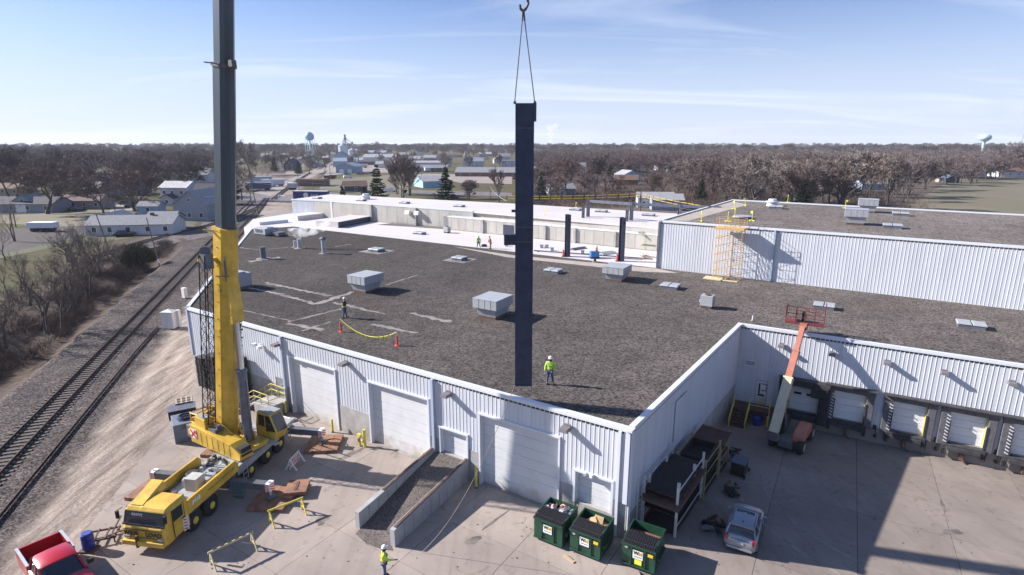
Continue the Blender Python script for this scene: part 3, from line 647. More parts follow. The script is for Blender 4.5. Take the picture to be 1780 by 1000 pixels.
for k, d in enumerate(dk):
    a_, b_, z0, z1 = d; m_ = (a_ + b_) / 2
    od = MB().box((m_, .2, z1 - .02), (b_ - a_, .2, .05)).box((a_ + .03, .2, (z0 + z1) / 2), (.06, .2, z1 - z0)).box((b_ - .03, .2, (z0 + z1) / 2), (.06, .2, z1 - z0))
    D = warehouse.part(od, 'dock_door', M_safety)
    n = 4; h = (z1 - z0) / n; sec = MB().box(((b_ - a_) / 2, 0, h / 2), (b_ - a_ - .12, .05, h - .02)).box(((b_ - a_) / 2, -.03, h / 2), (b_ - a_ - .2, .012, .03)).mesh('door_section', M_doorblue)
    for q in range(n): inst('door_section', sec, D, (a_, .22, z0 + q * h))
    if k == 0:
        for q in (.28, .72): MB().box((a_ + (b_ - a_) * q, .185, z0 + 2.4 * h), (.55, .02, .2)).build('window', M_glass, D)
        # deep black shelter with a sagging canopy
        sh = MB().box((a_ - .42, -.45, (z0 + z1) / 2 - .1), (.7, .9, z1 - z0 + .9)).box((b_ + .42, -.45, (z0 + z1) / 2 - .1), (.7, .9, z1 - z0 + .9))
        sh.box((m_, -.42, z1 + .22), (b_ - a_ + 1.6, .95, .5), top=(1, .75)).box((m_ + 1.1, -.95, z1 - .2), (1.2, .18, .9), 0.08)
        warehouse.part(sh, 'dock_shelter', mat('black_canvas', (0.022, 0.022, 0.026), 0.85, var=0.4, scale=1.2), bevel=.06)
        warehouse.part(MB().box((m_, -.28, z0 - .3), (b_ - a_ + 1.4, .5, .55)), 'dock_bumper', M_dirtyblk)
    else:
        sh = MB().box((a_ - .26, -.16, (z0 + z1) / 2 + .05), (.50, .34, z1 - z0 + .5)).box((b_ + .26, -.16, (z0 + z1) / 2 + .05), (.50, .34, z1 - z0 + .5)).box((m_, -.18, z1 + .27), (b_ - a_ + 1.1, .36, .45))
        S_ = warehouse.part(sh, 'dock_seal', M_dockgray, bevel=.04)
        MB().box((m_, -.38, z1 + .53), (b_ - a_ + 1.3, .5, .07)).build('seal_hood', M_dirtyblk, S_)
        MB().box((a_ + .05, -.34, (z0 + z1) / 2 - .3), (.14, .07, (z1 - z0) * .75)).box((b_ - .02, -.34, (z0 + z1) / 2 - .3), (.10, .07, (z1 - z0) * .75)).build('seal_pleats', M_dirtyblk, S_)
        for q in range(9):
            MB().box((a_ - .05, -.36, z0 + .15 + q * (z1 - z0) / 9.6), (.22, .05, .07), tilt=Matrix.Rotation(.5, 3, 'Y')).build('pleat_stripe', M_white_trim, S_)
        warehouse.part(MB().box((m_, -.22, z0 - .22), (b_ - a_ + .3, .5, .40)).box((m_, -.50, z0 - .33), (b_ - a_ - .2, .10, .30)), 'dock_leveller', M_dirtyblk, bevel=.03)
        for q in (a_ - .1, b_ + .1):
            warehouse.part(MB().box((q, -.30, z0 - .45), (.22, .26, .8)), 'dock_bumper', M_black, bevel=.03)
        warehouse.part(MB().box((m_, -.2, z0 - .8), (.22, .3, .7)).tube((m_, -.3, z0 - 1.0), (m_ + .35, -.5, z0 - 1.35), .05), 'dock_lock', M_brown)
        warehouse.part(MB().box((b_ + .78, -.1, z0 - .05), (.22, .16, .32)).tube((b_ + .78, -.12, z0 + .1), (b_ + .95, -.2, z0 - .7), .025).box((b_ + .86, -.1, z0 - .75), (.2, .14, .2)), 'control_box', M_black)
# white person door with plain sign at the top of the steps
X = lambda cx, cy: (1240 + .34 * cx, 500 + .34 * cy)
pd = warehouse.part(MB().box(((ds0 + ds1) / 2, .02, FLOOR + 1.06), (ds1 - ds0 - .06, .06, 2.1)), 'personnel_door', M_door)
m_ = (ds0 + ds1) / 2
MB().box((m_ - .17, -.02, FLOOR + 1.45), (.13, .02, .9)).box((m_ + .17, -.02, FLOOR + 1.88), (.42, .02, .06)).box((m_ + .17, -.02, FLOOR + 1.30), (.42, .02, .06)).box((m_ + .35, -.02, FLOOR + 1.6), (.05, .02, .6)).box((m_, -.02, FLOOR + .88), (.5, .02, .16)).build('door_sign', M_black, pd)
s_, z_ = h3(*X(190, 385))
warehouse.part(MB().box((s_, -.07, z_), (.85, .03, .55)), 'notice_board', M_white_trim)
warehouse.part(MB().box((s_, -.09, z_ + .12), (.7, .012, .05)).box((s_, -.09, z_), (.7, .012, .05)).box((s_, -.09, z_ - .12), (.7, .012, .05)), 'notice_lines', M_black)
# other walls of the block (back and left)
LB = Vector(at(436, 398.5, RZ)[:2]); C1 = Vector(at(569, 401, RZ)[:2]); LM = Vector(at(510, 394, RZ)[:2])
warehouse.wall(LB, A1, RZ, 2.2, [], pw=1.8)
A_roof = [A1, A2, A3, A4, B1, B0, C1, LM, LB]
ro = MB().prism([(p.x - A1.x, p.y - A1.y) for p in A_roof], RZ - .3, RZ).build('roof', M_gravel, warehouse.root)
# gravel gets lighter to the right, toned in the roof material
# wall lights
fix = MB().box((0, -.25, 0), (.42, .5, .16), top=(.9, .9)).box((0, -.04, 0), (.3, .08, .3)).mesh('wall_light', mat('fixture_gray', (0.16, 0.15, 0.16), 0.6))
lens = MB().box((0, -.27, -.09), (.34, .38, .03)).mesh('lens', mat('lamp_lens', (0.5, 0.5, 0.48), 0.3))
def wall_light(p0, p1, px, sc=1.25, name_lab=None, white=False):
    s_, z_ = hit(px[0], px[1], p0, p1); d = (Vector(p1) - Vector(p0)).normalized(); p = Vector(p0) + d * s_
    e = tag(inst('wall_light', fix, None, (p.x + d.y * .08, p.y - d.x * .08, z_), math.atan2(d.y, d.x), sc), name_lab, 'wall light', 'lamps fixed high on the white walls')
    inst('lens', lens, e); return e
for px, lab in (((517, 583 + 14), 'gray wall lamp just right of the leftmost downspout'), ((604, 630), 'gray wall lamp between the two leftmost tall doors'), ((782, 683), 'gray wall lamp above the small raised door at the ramp'), ((988, 741), 'gray wall lamp above the small door behind the green dumpsters')):
    wall_light(A1, A2, (px[0] - (30 if px[0] < 520 else 0), px[1]), name_lab=lab)
for (cx, cy), lab in (((350, 292), 'wall lamp left of the lift boom, above the first dock'), ((608, 334), 'wall lamp right of the lift boom, above the second dock door'), ((888, 378), 'wall lamp above the third dock door'), ((1180, 428), 'wall lamp above the fourth dock door'), ((1522, 482), 'wall lamp nearest the right edge, above the fifth dock')):
    wall_light(A3, A4, X(cx, cy), 1.1, lab)
s_, z_ = h1(455, 599); dN = (A2 - A1).normalized(); p = A1 + dN * s_
e = empty('floodlight', (p.x + dN.y * .1, p.y - dN.x * .1, z_), math.atan2(dN.y, dN.x), 'white twin floodlight on the wall near the corner by the crane boom', 'floodlight')
MB().box((-.35, -.35, .05), (.3, .35, .22), .2).box((.35, -.35, -.05), (.3, .35, .22), -.2).build('lamp_head', M_white_trim, e); MB().bar((-.35, -.25, .05), (.35, -.25, -.05), .09).box((0, -.1, 0), (.2, .2, .2)).build('bracket', M_white_trim, e)
s_, z_ = h1(1026, 822); p = A1 + dN * s_
e = empty('floodlight', (p.x + dN.y * .1, p.y - dN.x * .1, z_), math.atan2(dN.y, dN.x), 'small white twin spotlight over the small door behind the dumpsters', 'floodlight')
MB().box((-.2, -.15, .0), (.16, .22, .16), .2).box((.2, -.15, 0), (.16, .22, .16), -.2).build('lamp_head', M_white_trim, e); MB().box((0, -.05, 0), (.5, .1, .1)).build('bracket', M_white_trim, e)

# ------------------------------------------------------------------ the taller block on the right
BT = 12.15
tall = Bld('tall_block', B0, 'taller white ribbed metal building block with tan gravel roof at right', 'building')
tall.wall(B0, B1, BT, RZ + .02, [], zbot=RZ - .2, pw=0.9)
BL = Vector(at(1272, 348.5, BT)[:2]); BR = Vector(at(1780, 375, BT)[:2]); dd = (BR - BL).normalized(); BRx = BL + dd * 130
tall.wall(BL, B0, BT, RZ + .02, [], zbot=0, pw=1.8)
MB().prism([(p.x - B0.x, p.y - B0.y) for p in (B0, B1, BRx, BL)], BT - .3, BT).build('roof', M_gravel_b, tall.root)
L = (BRx - BL).length
o = MB().box((L / 2, 0, BT + .07), (L, .4, .16)).box((L / 2, 0, BT / 2 - .2), (L, .3, BT - .2)).build('rear_parapet', M_white_trim, tall.root); tall.place(o, BL, math.atan2(dd.y, dd.x))
for s0 in (12.7, 38.5):
    tall.part(MB().box((s0, -.12, (RZ + BT) / 2), (.2, .16, BT - RZ - .1)), 'downspout', M_trim_gray, p0=B0, rz=math.atan2(dB.y, dB.x))
tall.part(MB().box((.1, -.1, (RZ + BT) / 2), (.22, .1, BT - RZ - .1)), 'corner_trim', M_steel_gray, p0=B0, rz=math.atan2(dB.y, dB.x))
# beige membrane along the left edge of that roof
def strip(b_, pts, z, m, name='roof_patch', th=0.012):
    c = b_.o; o = MB().prism([(p[0] - c.x, p[1] - c.y) for p in pts], z, z + th).build(name, m, b_.root); return o
M_beige = mat('beige_membrane', (0.34, 0.30, 0.26), 0.9, var=0.12, scale=0.6)
strip(tall, [at(1158, 384.5, BT)[:2], at(1196, 384.5, BT)[:2], at(1300, 356, BT)[:2], at(1274, 350.5, BT)[:2]], BT, M_beige, 'membrane_strip')

# ------------------------------------------------------------------ white-roofed wings behind
CZ = 6.3
wing = Bld('low_wing', C1, 'low wing with flat white membrane roof between the gravel roof and the rear hall', 'building')
Lf = Vector(at(424, 396, CZ)[:2]); Lf2 = Vector(at(440, 381, CZ)[:2]); Lf3 = Vector(at(508, 371, CZ)[:2])
poly = [B0 + Vector((0, .12)), B0 + Vector((8, 18)), Vector(at(900, 372, CZ)[:2]), Lf3, Lf2, Lf, LB + Vector((.05, .1)), LM + Vector((0, .1)), C1 + Vector((0, .12))]
MB().prism([(p.x - C1.x, p.y - C1.y) for p in poly], 0, CZ).build('roof', M_tpo, wing.root)
M_drk = mat('stained_membrane', (0.10, 0.09, 0.09), 0.9, var=0.3, scale=0.4)
strip(wing, [at(u, v, CZ)[:2] for u, v in ((655, 391), (735, 382), (772, 388), (772, 398.5))], CZ, M_drk, 'ponding_stain')
# parapets left of the hall
def upstand(b_, p0, p1, z0, z1, w_, m, name):
    p0, p1 = Vector(p0[:2]), Vector(p1[:2]); L = (p1 - p0).length
    o = MB().box((L / 2, 0, (z0 + z1) / 2), (L, w_, z1 - z0)).build(name, m, b_.root); return b_.place(o, p0, math.atan2(p1.y - p0.y, p1.x - p0.x))
# dark tank-like screen and white raised roof beside it
q = [at(588, 397, CZ), at(646, 386, CZ)]
boxp = [Vector(at(588, 396.5, CZ)[:2]), Vector(at(646, 385, CZ)[:2])]
dv = (boxp[1] - boxp[0]).normalized(); nv = Vector((-dv.y, dv.x))
MB().prism([(p.x - C1.x, p.y - C1.y) for p in (boxp[0], boxp[1], boxp[1] + nv * 5, boxp[0] + nv * 5)], CZ, CZ + 1.05).build('raised_roof', M_tpo, wing.root)
upstand(wing, boxp[0] - nv * .12, boxp[1] - nv * .12, CZ, CZ + 1.0, .18, mat('navy_cladding', (0.03, 0.04, 0.075), 0.6), 'dark_screen')
b2 = [Vector(at(518, 384, CZ)[:2]), Vector(at(574, 377, CZ)[:2])]; dv2 = (b2[1] - b2[0]).normalized(); nv2 = Vector((-dv2.y, dv2.x))
MB().prism([(p.x - C1.x, p.y - C1.y) for p in (b2[0], b2[1], b2[1] + nv2 * 4, b2[0] + nv2 * 4)], CZ, CZ + .9).build('raised_roof', M_tpo, wing.root)
b3 = [Vector(at(450, 391.5, CZ)[:2]), Vector(at(500, 386.5, CZ)[:2])]
upstand(wing, b3[0], b3[1], CZ, CZ + .55, .6, M_white_trim, 'raised_curb')
# rear hall D
DZ = 9.65
Dp = [Vector(at(507, 346.8, DZ)[:2]), Vector(at(577, 350.5, DZ)[:2]), Vector(at(822, 367.5, DZ)[:2])]
Db = [Vector(at(574, 338, DZ)[:2]), Vector(at(892, 354.3, DZ)[:2]), Vector(at(1230, 375, DZ)[:2]), Vector(at(1250, 382, DZ)[:2]), Vector(at(1145, 396, DZ)[:2])]
hall = Bld('rear_hall', Dp[0], 'long rear hall with brilliant white roof and stained tan panel front', 'building')
hall.wall(Dp[0], Dp[1], DZ, CZ - .1, [], zbot=-.1, pw=1.2)
hall.wall(Dp[1], Dp[2], DZ, CZ, [], zbot=CZ - .3, backm=M_tan, basem=M_tan, panels=False)
Ld = (Dp[2] - Dp[1]).length
n_ = int(Ld / 2.4)
for k in range(n_):
    hall.part(MB().box(((k + .5) * Ld / n_, .0, (CZ + DZ) / 2), (Ld / n_ - .05, .05, DZ - CZ - .3)), 'wall_panel', M_tan)
for u_ in (646, 723):
    s_ = hit(u_, 362, Dp[1], Dp[2])[0]; hall.part(MB().box((s_, -.2, (CZ + DZ) / 2), (.5, .45, DZ - CZ - .1)), 'pilaster', M_block)
s_ = 0.1; hall.part(MB().box((s_, -.2, (CZ + DZ) / 2), (.5, .35, DZ - CZ - .1)), 'pilaster', M_white_trim)
MB().prism([(p.x - Dp[0].x, p.y - Dp[0].y) for p in Dp + [Db[4], Db[3], Db[2], Db[1], Db[0]]], DZ - .25, DZ + .02).build('roof', M_tpo, hall.root)
o = MB().prism([(p.x - Dp[0].x, p.y - Dp[0].y) for p in (Dp[0] + Vector((.3, .3)), Db[0] + Vector((0, -.4)), Db[1] + Vector((0, -.5)), Db[2] + Vector((-.5, -.5)), Db[3], Db[4], Dp[2] + Vector((.2, .5)))], 0, DZ - .26).build('rear_wall', M_tan, hall.root)
# hooded wall vents
for u_, v_ in ((712, 369), (728, 370)):
    s_, z_ = hit(u_, v_, Dp[1], Dp[2]); hall.part(MB().box((s_, -.45, z_), (1.1, .9, .7), top=(1, .6)), 'wall_vent', M_white_trim, bevel=.08)
# stepped front wing E
EZ = 8.65
Ep = [Vector(at(822, 367.5, DZ)[:2]), Vector(at(772, 375.5, EZ)[:2]), Vector(at(1143, 408.5, EZ)[:2])]
front = Bld('front_wing', Ep[1], 'stepped lower hall with white roof and tan wall panels with pilasters', 'building')
front.wall(Ep[0], Ep[1], EZ, CZ, [], zbot=CZ - .3, backm=M_tan, basem=M_tan, panels=False, coping=True)
front.wall(Ep[1], Ep[2], EZ, CZ, [], zbot=CZ - .3, backm=M_tan, basem=M_tan, panels=False)
Le = (Ep[2] - Ep[1]).length; n_ = int(Le / 1.6)
sA = hit(875, 400, Ep[1], Ep[2])[0]; sB = hit(893, 400, Ep[1], Ep[2])[0]
for k in range(n_):
    front.part(MB().box(((k + .5) * Le / n_, .0, (CZ + EZ) / 2), (Le / n_ - .05, .05, EZ - CZ - .25)), 'wall_panel', M_tan)
front.part(MB().box(((sA + sB) / 2, -.06, CZ + .95), (sB - sA, .06, 1.7)), 'loading_door', mat('navy_door', (0.03, 0.035, 0.06), 0.5))
for u_ in (840, 948, 1000, 1070):
    s_ = hit(u_, 405, Ep[1], Ep[2])[0]; front.part(MB().box((s_, -.12, (CZ + EZ) / 2), (.38, .35, EZ - CZ - .1)), 'pilaster', M_block)
back = [Ep[2] + Vector((6, 8)), Db[4] + Vector((0, 0)), Dp[2] + Vector((1, 1))]
MB().prism([(p.x - Ep[1].x, p.y - Ep[1].y) for p in [Ep[1], Ep[2], back[0], Vector(at(1150, 392, EZ)[:2]), Ep[0]]], EZ - .25, EZ + .02).build('roof', M_tpo, front.root)
# beige work strip along the edge of the gravel roof
s0 = Vector(at(781, 427, RZ)[:2]); 
strip(warehouse, [at(u, v, RZ)[:2] for u, v in ((790, 429), (892, 444), (1141, 467), (1180, 475), (1120, 473), (980, 458), (880, 447))], RZ, M_beige, 'membrane_strip')
# bare-membrane patches and seams where the gravel has been swept aside
M_patch = mat('swept_membrane', (0.235, 0.215, 0.20), 0.9, col2=(0.13, 0.12, 0.115), scale=0.5, lo=0.45, hi=0.62, detail=9)
def pline(pts, w_, name='swept_seam'):
    for (a_, b_) in zip(pts[:-1], pts[1:]):
        p, q = Vector(at(*a_, RZ)[:2]), Vector(at(*b_, RZ)[:2]); d = (q - p).normalized(); n_ = Vector((-d.y, d.x)); L = (q - p).length
        k = max(2, int(L / .4)); l_, r_ = [], []
        for i in range(k + 1):
            c = p + d * L * i / k; l_.append(c + n_ * w_ / 2 * random.uniform(.15, 1.7)); r_.append(c - n_ * w_ / 2 * random.uniform(.15, 1.7))
        strip(warehouse, l_ + r_[::-1], RZ + random.uniform(0, .003), M_patch, name)
Y = lambda cx, cy: (400 + .2809 * cx, 380 + .2809 * cy)
pline([Y(215, 397), Y(615, 480)], .55); pline([Y(100, 425), Y(300, 465), Y(530, 530)], .45); pline([Y(530, 530), Y(765, 455)], .8); pline([Y(640, 520), Y(960, 592)], .4); pline([Y(355, 648), Y(580, 692)], .4); pline([Y(445, 695), Y(620, 640)], .25)
pline([Y(1115, 585), Y(1365, 640)], .6); pline([Y(60, 565), Y(370, 632)], .15); pline([Y(360, 640), Y(690, 560)], .3); pline([Y(880, 655), Y(1000, 680), Y(1160, 708)], .4); pline([Y(965, 412), Y(1160, 350)], .2); pline([Y(20, 175), Y(180, 195), Y(360, 180)], .18); pline([Y(650, 175), Y(750, 160)], .25)
pline([Y(120, 268), Y(310, 240)], .9)
# ------------------------------------------------------------------ things standing on the roofs
RZD = math.atan2((A2 - A1).y, (A2 - A1).x)      # direction of the front wall
def hood_vent(pos, w_, d_, h_, label, ov=0.42, rz=RZD + R(2)):
    e = empty('roof_ventilator', pos, rz, label, 'ventilator', 'hooded ventilators on the roofs')
    MB().box((0, 0, h_ * .06), (w_ * .74, d_ * .74, h_ * .12)).build('curb', M_brown, e)
    MB().box((0, 0, h_ * .30), (w_ * .72, d_ * .72, h_ * .40), top=(1.18, 1.18)).build('throat', M_galv2, e)
    MB().box((0, 0, h_ * .75), (w_, d_, h_ * .46)).box((0, 0, h_ * .99), (w_ + .05, d_ + .05, .04)).build('hood', M_galv2, e, bevel=.03)
    s = MB()
    for k in (-.25, .0, .25): s.box((w_ * k, -d_ / 2 - .008, h_ * .75), (.03, .02, h_ * .42)).box((w_ / 2 + .008, d_ * k, h_ * .75), (.02, .03, h_ * .42))
    s.build('seam', M_galv2, e); return e
hood_vent(at(637, 505, RZ), 2.35, 2.7, 1.75, 'gray hooded roof ventilator farther left, behind the worker in dark clothes')
hood_vent(at(857, 549, RZ), 2.4, 2.7, 1.75, 'gray hooded roof ventilator just left of the hanging steel column')
hood_vent(at(1072, 486, RZ), 2.4, 2.7, 1.6, 'gray hooded roof ventilator between the steel column and the ribbed tall block')
hood_vent(at(1486, 390, BT), 2.3, 2.0, 1.75, 'nearer of the two hooded ventilators on the taller right roof', rz=RZD + R(3))
hood_vent(at(1507, 369, BT), 2.3, 2.0, 1.75, 'farther of the two hooded ventilators on the taller right roof', rz=RZD + R(3))
def hatch(pos, w_, d_, label, apron=False, sp=True, h_=.32):
    e = empty('roof_skylight', pos, RZD + R(2), label, 'skylight', 'flat skylights on the roofs')
    MB().box((0, 0, h_ / 2), (w_ * .9, d_ * .9, h_)).build('curb', M_steel_gray, e)
    n = 2 if sp else 1
    for k in range(n):
        MB().box(((k - (n - 1) / 2) * w_ / n, 0, h_ + .06), (w_ / n - .05, d_, .14), top=(.92, .92)).build('lid', M_galv2, e, bevel=.02)
    if apron: MB().box((0, 0, .012), (w_ * 2.0, d_ * 2.0, .016)).build('apron', M_patch, e)
    return e
for (u, v, w_, d_, ap, lab) in ((655, 437, 1.9, 1.6, True, 'flat gray skylight on a swept square behind the steam stacks'), (799, 452, 1.7, 1.5, True, 'flat gray skylight on a swept square at the edge of the white roof'), (962, 474, 1.9, 1.5, False, 'flat skylight just right of the hanging column'),
                               (1165, 501, 1.9, 1.5, False, 'flat skylight between the hooded ventilator and the small square fan box'), (1432, 536, 1.8, 1.3, False, 'flat two-leaf skylight behind the red lift basket'), (1687, 569, 2.0, 1.3, False, 'flat two-leaf skylight nearest the right edge of the gravel roof')):
    hatch(at(u, v, RZ), w_, d_, lab, ap)
for (u, v, lab) in ((1551, 396.5, 'low skylight right of the nearer ventilator on the taller roof'), (1565, 375, 'low skylight right of the farther ventilator on the taller roof'), (1349, 363, 'low skylight beside the white drum fan on the taller roof')):
    hatch(at(u, v, BT), 1.9, 1.4, lab)
for (u, v, z, lab) in ((729, 407, CZ, 'flat skylight on the low white roof in front of the stepped wing'), (551, 345.5, DZ, 'leftmost skylight on the long white hall roof'), (628, 349.5, DZ, 'skylight beside the white fan on the long hall roof'), (703, 354, DZ, 'third skylight from the left on the long hall roof'), (798, 359.8, DZ, 'skylight of the long hall roof just before the stepped wing'),
                       (1000, 366, DZ, 'skylight on the white roof left of the rear steel frame'), (1045, 369, DZ, 'skylight on the white roof inside the rear steel frame'), (1127, 375.5, DZ, 'skylight on the white roof farthest right, by the tall block')):
    hatch(at(u, v, z), 2.1, 1.3, lab, h_=.25)
# small fan box
def fan_box(pos, lab, s=1.0, rz=RZD):
    e = empty('exhaust_fan', pos, rz, lab, 'roof fan')
    MB().box((0, 0, .12), (.9 * s, .9 * s, .24)).build('curb', M_brown, e)
    MB().box((0, 0, .75 * s), (1.15 * s, 1.0 * s, 1.0 * s)).build('casing', M_galv2, e, bevel=.02)
    MB().lathe([(.28 * s, 0), (.28 * s, .09), (.2 * s, .09)], 14, (0, 0, 1.25 * s)).build('fan_ring', M_brown, e)
    MB().box((-.66 * s, 0, .6 * s), (.18, .3, .2)).build('junction_box', M_galv, e); return e
fan_box(at(1229, 535, RZ), 'small square gray fan box alone on the gravel near the dock corner', .95)
def air_handler(pos, w_, d_, h_, lab, rz=RZD):
    e = empty('air_handler', pos, rz, lab, 'air handler')
    MB().box((0, 0, h_ * .56), (w_, d_, h_ * .78)).build('casing', M_galv2, e, bevel=.03); MB().box((0, 0, h_ * .09), (w_ * .9, d_ * .9, h_ * .18)).build('curb', M_steel_gray, e)
    g_ = MB()
    for k in range(5): g_.box((-w_ * .3 + k * w_ * .13, -d_ / 2 - .02, h_ * .6), (w_ * .1, .03, h_ * .4))
    g_.build('grille', M_steel_gray, e); MB().box((w_ * .2, 0, h_), (w_ * .4, d_ * .5, .14)).build('top_panel', M_galv, e); return e
air_handler(at(412, 500, RZ), 2.6, 1.9, 1.7, 'gray air handler box half hidden behind the yellow boom')
e = air_handler(at(463, 408, RZ), 3.0, 2.4, 1.25, 'pale flared air handler at the far left corner of the gravel roof'); MB().box((2.9, .2, .4), (1.9, 1.3, .5)).build('duct', M_steel_gray, e)
e = empty('exhaust_hood', at(485, 402.5, RZ) + Vector((2.5, 0, 0)), RZD, 'low gray exhaust cap beside the pale air handler', 'roof vent'); MB().box((0, 0, .3), (1.6, 1.2, .35)).build('cap', M_galv2, e, bevel=.04); MB().box((0, 0, .06), (1.2, .9, .14)).build('curb', M_steel_gray, e)
def stack(pos, r, h, lab, cap=True, m=None):
    e = empty('exhaust_stack', pos, 0, lab, 'exhaust stack'); m = m or M_galv
    MB().lathe([(r, 0), (r, h)], 16).build('pipe', m, e, smooth=True)
    MB().lathe([(r * 2.6, 0.0), (r * 2.6, .03), (r * 1.2, .10)], 12).build('flashing', M_patch, e)
    if cap: MB().lathe([(r * 1.25, h - .05), (r * 1.9, h + .08), (r * .3, h + .38)], 14).build('rain_cap', M_steel_gray, e)
    return e
stack(at(563, 441, RZ), .26, 1.95, 'gray capped exhaust stack right of the steam'); stack(at(521, 432, RZ), .30, 1.35, 'silver stack the steam is blowing from', False); stack(at(513, 430, RZ), .2, .95, 'short silver pipe beside the steaming stack', False)
stack(at(458, 450, RZ), .35, 1.55, 'square-looking brown duct standing on a bare patch at left', False, M_steel_gray)
stack(at(1308, 558, RZ), .06, .45, 'thin white vent pipe behind the roof corner above the dock', False, M_white_trim)
stack(at(1034, 456, RZ), .16, .45, 'short black pipe stub in front of the blue welder', False, M_black)
def drum_fan(pos, r, h, lab):
    e = empty('drum_fan', pos, 0, lab, 'roof fan'); MB().lathe([(r * 1.1, 0), (r, .1), (r * .9, h * .55), (r * .7, h)], 18).build('drum', M_white_trim, e, smooth=True); MB().lathe([(r * 1.25, h * .55), (r * 1.25, h * .68)], 18).build('rim', M_white_trim, e); return e
drum_fan(at(1342, 358, BT), .75, 1.0, 'white drum-shaped roof fan at the back of the taller roof')
drum_fan(at(636, 346.5, DZ), .9, 1.15, 'white drum-shaped fan on the long hall roof')
fan_box(at(777, 405, CZ), 'small white fan cowl at the corner of the stepped wing', .85)
fan_box(at(566, 392.5, CZ), 'dark twin condenser nearest the navy screen', .55); fan_box(at(575, 391.5, CZ) + Vector((.4, 0, 0)), 'dark condenser box against the navy screen', .55)
# round table-like plate on the taller roof
e = empty('round_cover', at(1290, 380, BT), 0, 'gray round cover lying on the taller roof beside the scaffold', 'cover'); MB().lathe([(1.1, .25), (1.1, .33)], 20).build('plate', M_galv2, e); MB().lathe([(.5, 0), (.5, .25)], 12).build('curb', M_steel_gray, e)

# steam: a real puff of vapour leaving the stack
def vapour(name, c, r, dens, lab, blobs, col=(1, 1, 1), sc=1.2, thr=0.42):
    bm_ = bmesh.new(); rnd = random.Random(5)
    for (x, y, z, q) in blobs:
        m4 = Matrix.Translation((x, y, z)) @ Matrix.Diagonal((q, q * .9, q * .75, 1)); bmesh.ops.create_icosphere(bm_, subdivisions=3, radius=1, matrix=m4)
    me = bpy.data.meshes.new(name); bm_.to_mesh(me); bm_.free()
    m = bpy.data.materials.new(name + '_vapour'); m.use_nodes = True; t = m.node_tree; t.nodes.remove(t.nodes['Principled BSDF'])
    v = N(t, 'ShaderNodeVolumePrincipled'); v.inputs['Color'].default_value = col + (1,); v.inputs['Anisotropy'].default_value = 0.2
    tcn = N(t, 'ShaderNodeTexCoord'); n = N(t, 'ShaderNodeTexNoise'); n.inputs['Scale'].default_value = sc; n.inputs['Detail'].default_value = 4; n.inputs['Distortion'].default_value = .6; t.links.new(tcn.outputs['Object'], n.inputs['Vector'])
    mr = N(t, 'ShaderNodeMapRange'); t.links.new(n.outputs['Fac'], mr.inputs['Value']); mr.inputs['From Min'].default_value = thr; mr.inputs['From Max'].default_value = thr + .25; mr.inputs['To Max'].default_value = dens
    t.links.new(mr.outputs[0], v.inputs['Density']); t.links.new(v.outputs[0], [x for x in t.nodes if x.type == 'OUTPUT_MATERIAL'][0].inputs['Volume'])
    me.materials.append(m); o = bpy.data.objects.new(name, me); COL.objects.link(o); o.location = c; md = o.modifiers.new('r', 'REMESH'); md.mode = 'VOXEL'; md.voxel_size = r * .12
    return tag(o, lab, 'steam', kind='stuff')
sp = at(521, 432, RZ) + Vector((0, 0, 1.4))
vapour('steam', sp, 2, 1.1, 'white steam drifting right from the roof stack', [(0, 0, .35, .55), (-.4, .1, .9, .9), (.8, 0, 1.0, 1.1), (2.0, 0, 1.2, 1.0), (-1.0, 0, .8, .6), (3.2, .2, 1.6, .9), (4.1, .2, 2.1, .6)], thr=.40, sc=.9)
pp = up_at(957, 243, 2600)
vapour('steam_plume', pp, 60, .03, 'distant white steam plume rising above the treeline right of the column', [(0, 0, -10, 12), (3, 0, 8, 14), (-2, 0, 24, 16), (10, 0, 40, 20), (-6, 0, 52, 18), (24, 0, 60, 16), (16, 0, 30, 15)], sc=.05, thr=.33)

# ------------------------------------------------------------------ steel going up behind
def h_column(p, h, w_, name, lab, rz=0.0, m=None, group=None, base=True, cat='steel column'):
    e = empty(name, p, rz, lab, cat, group); m = m or M_steel
    MB().box((0, w_ / 2 - .02, h / 2), (w_, .045, h)).build('flange', m, e); MB().box((0, -w_ / 2 + .02, h / 2), (w_, .045, h)).build('flange', m, e)
    MB().box((0, 0, h / 2), (.03, w_ - .08, h)).build('web', m, e)
    if base: MB().box((0, 0, .02), (w_ * 1.4, w_ * 1.4, .04)).build('base_plate', m, e)
    return e
gsc = 'steel columns already standing on the roof'
for (u, v, vt, lab) in ((986, 446, 373, 'standing steel column left of the blue welder'), (1079.5, 454, 380, 'standing steel column right of the blue welder, by the scaffold')):
    b_ = at(u, v, CZ); e = h_column(b_, 5.65, .58, 'steel_column', lab, R(20), group=gsc)
    MB().box((.12, -.35, 4.9), (.12, .12, .35)).build('bracket', M_steel, e)
    p = b_ + Vector((-.55, -.15, 0)); s = empty('marker_post', p, 0, 'red marker post at the foot of the ' + ('left' if u < 1000 else 'right') + ' standing steel column', 'marker', 'red markers by the columns'); MB().lathe([(.16, 0), (.1, .95)], 10).build('post', M_red, s); MB().box((0, 0, .04), (.4, .4, .08)).build('foot', M_black, s)
fr = [(1014, 378, 1.9, 'short'), (1090, 384, 1.9, 'short')]
tops = []
for (u, v, lab) in ((1022, 377, 'rear frame column at the left end of the beam'), (1097, 383.5, 'middle column of the rear steel frame'), (1180, 378, 'right column of the rear steel frame by the tall block')):
    b_ = at(u, v, DZ) if u != 1180 else Vector((*at(1180, 388, DZ)[:2], DZ)); h_column(b_, 12.4 - DZ, .42, 'steel_column', lab, R(20), M_steel_gray, 'columns of the rear steel frame'); tops.append(b_ + Vector((0, 0, 12.15 - DZ)))
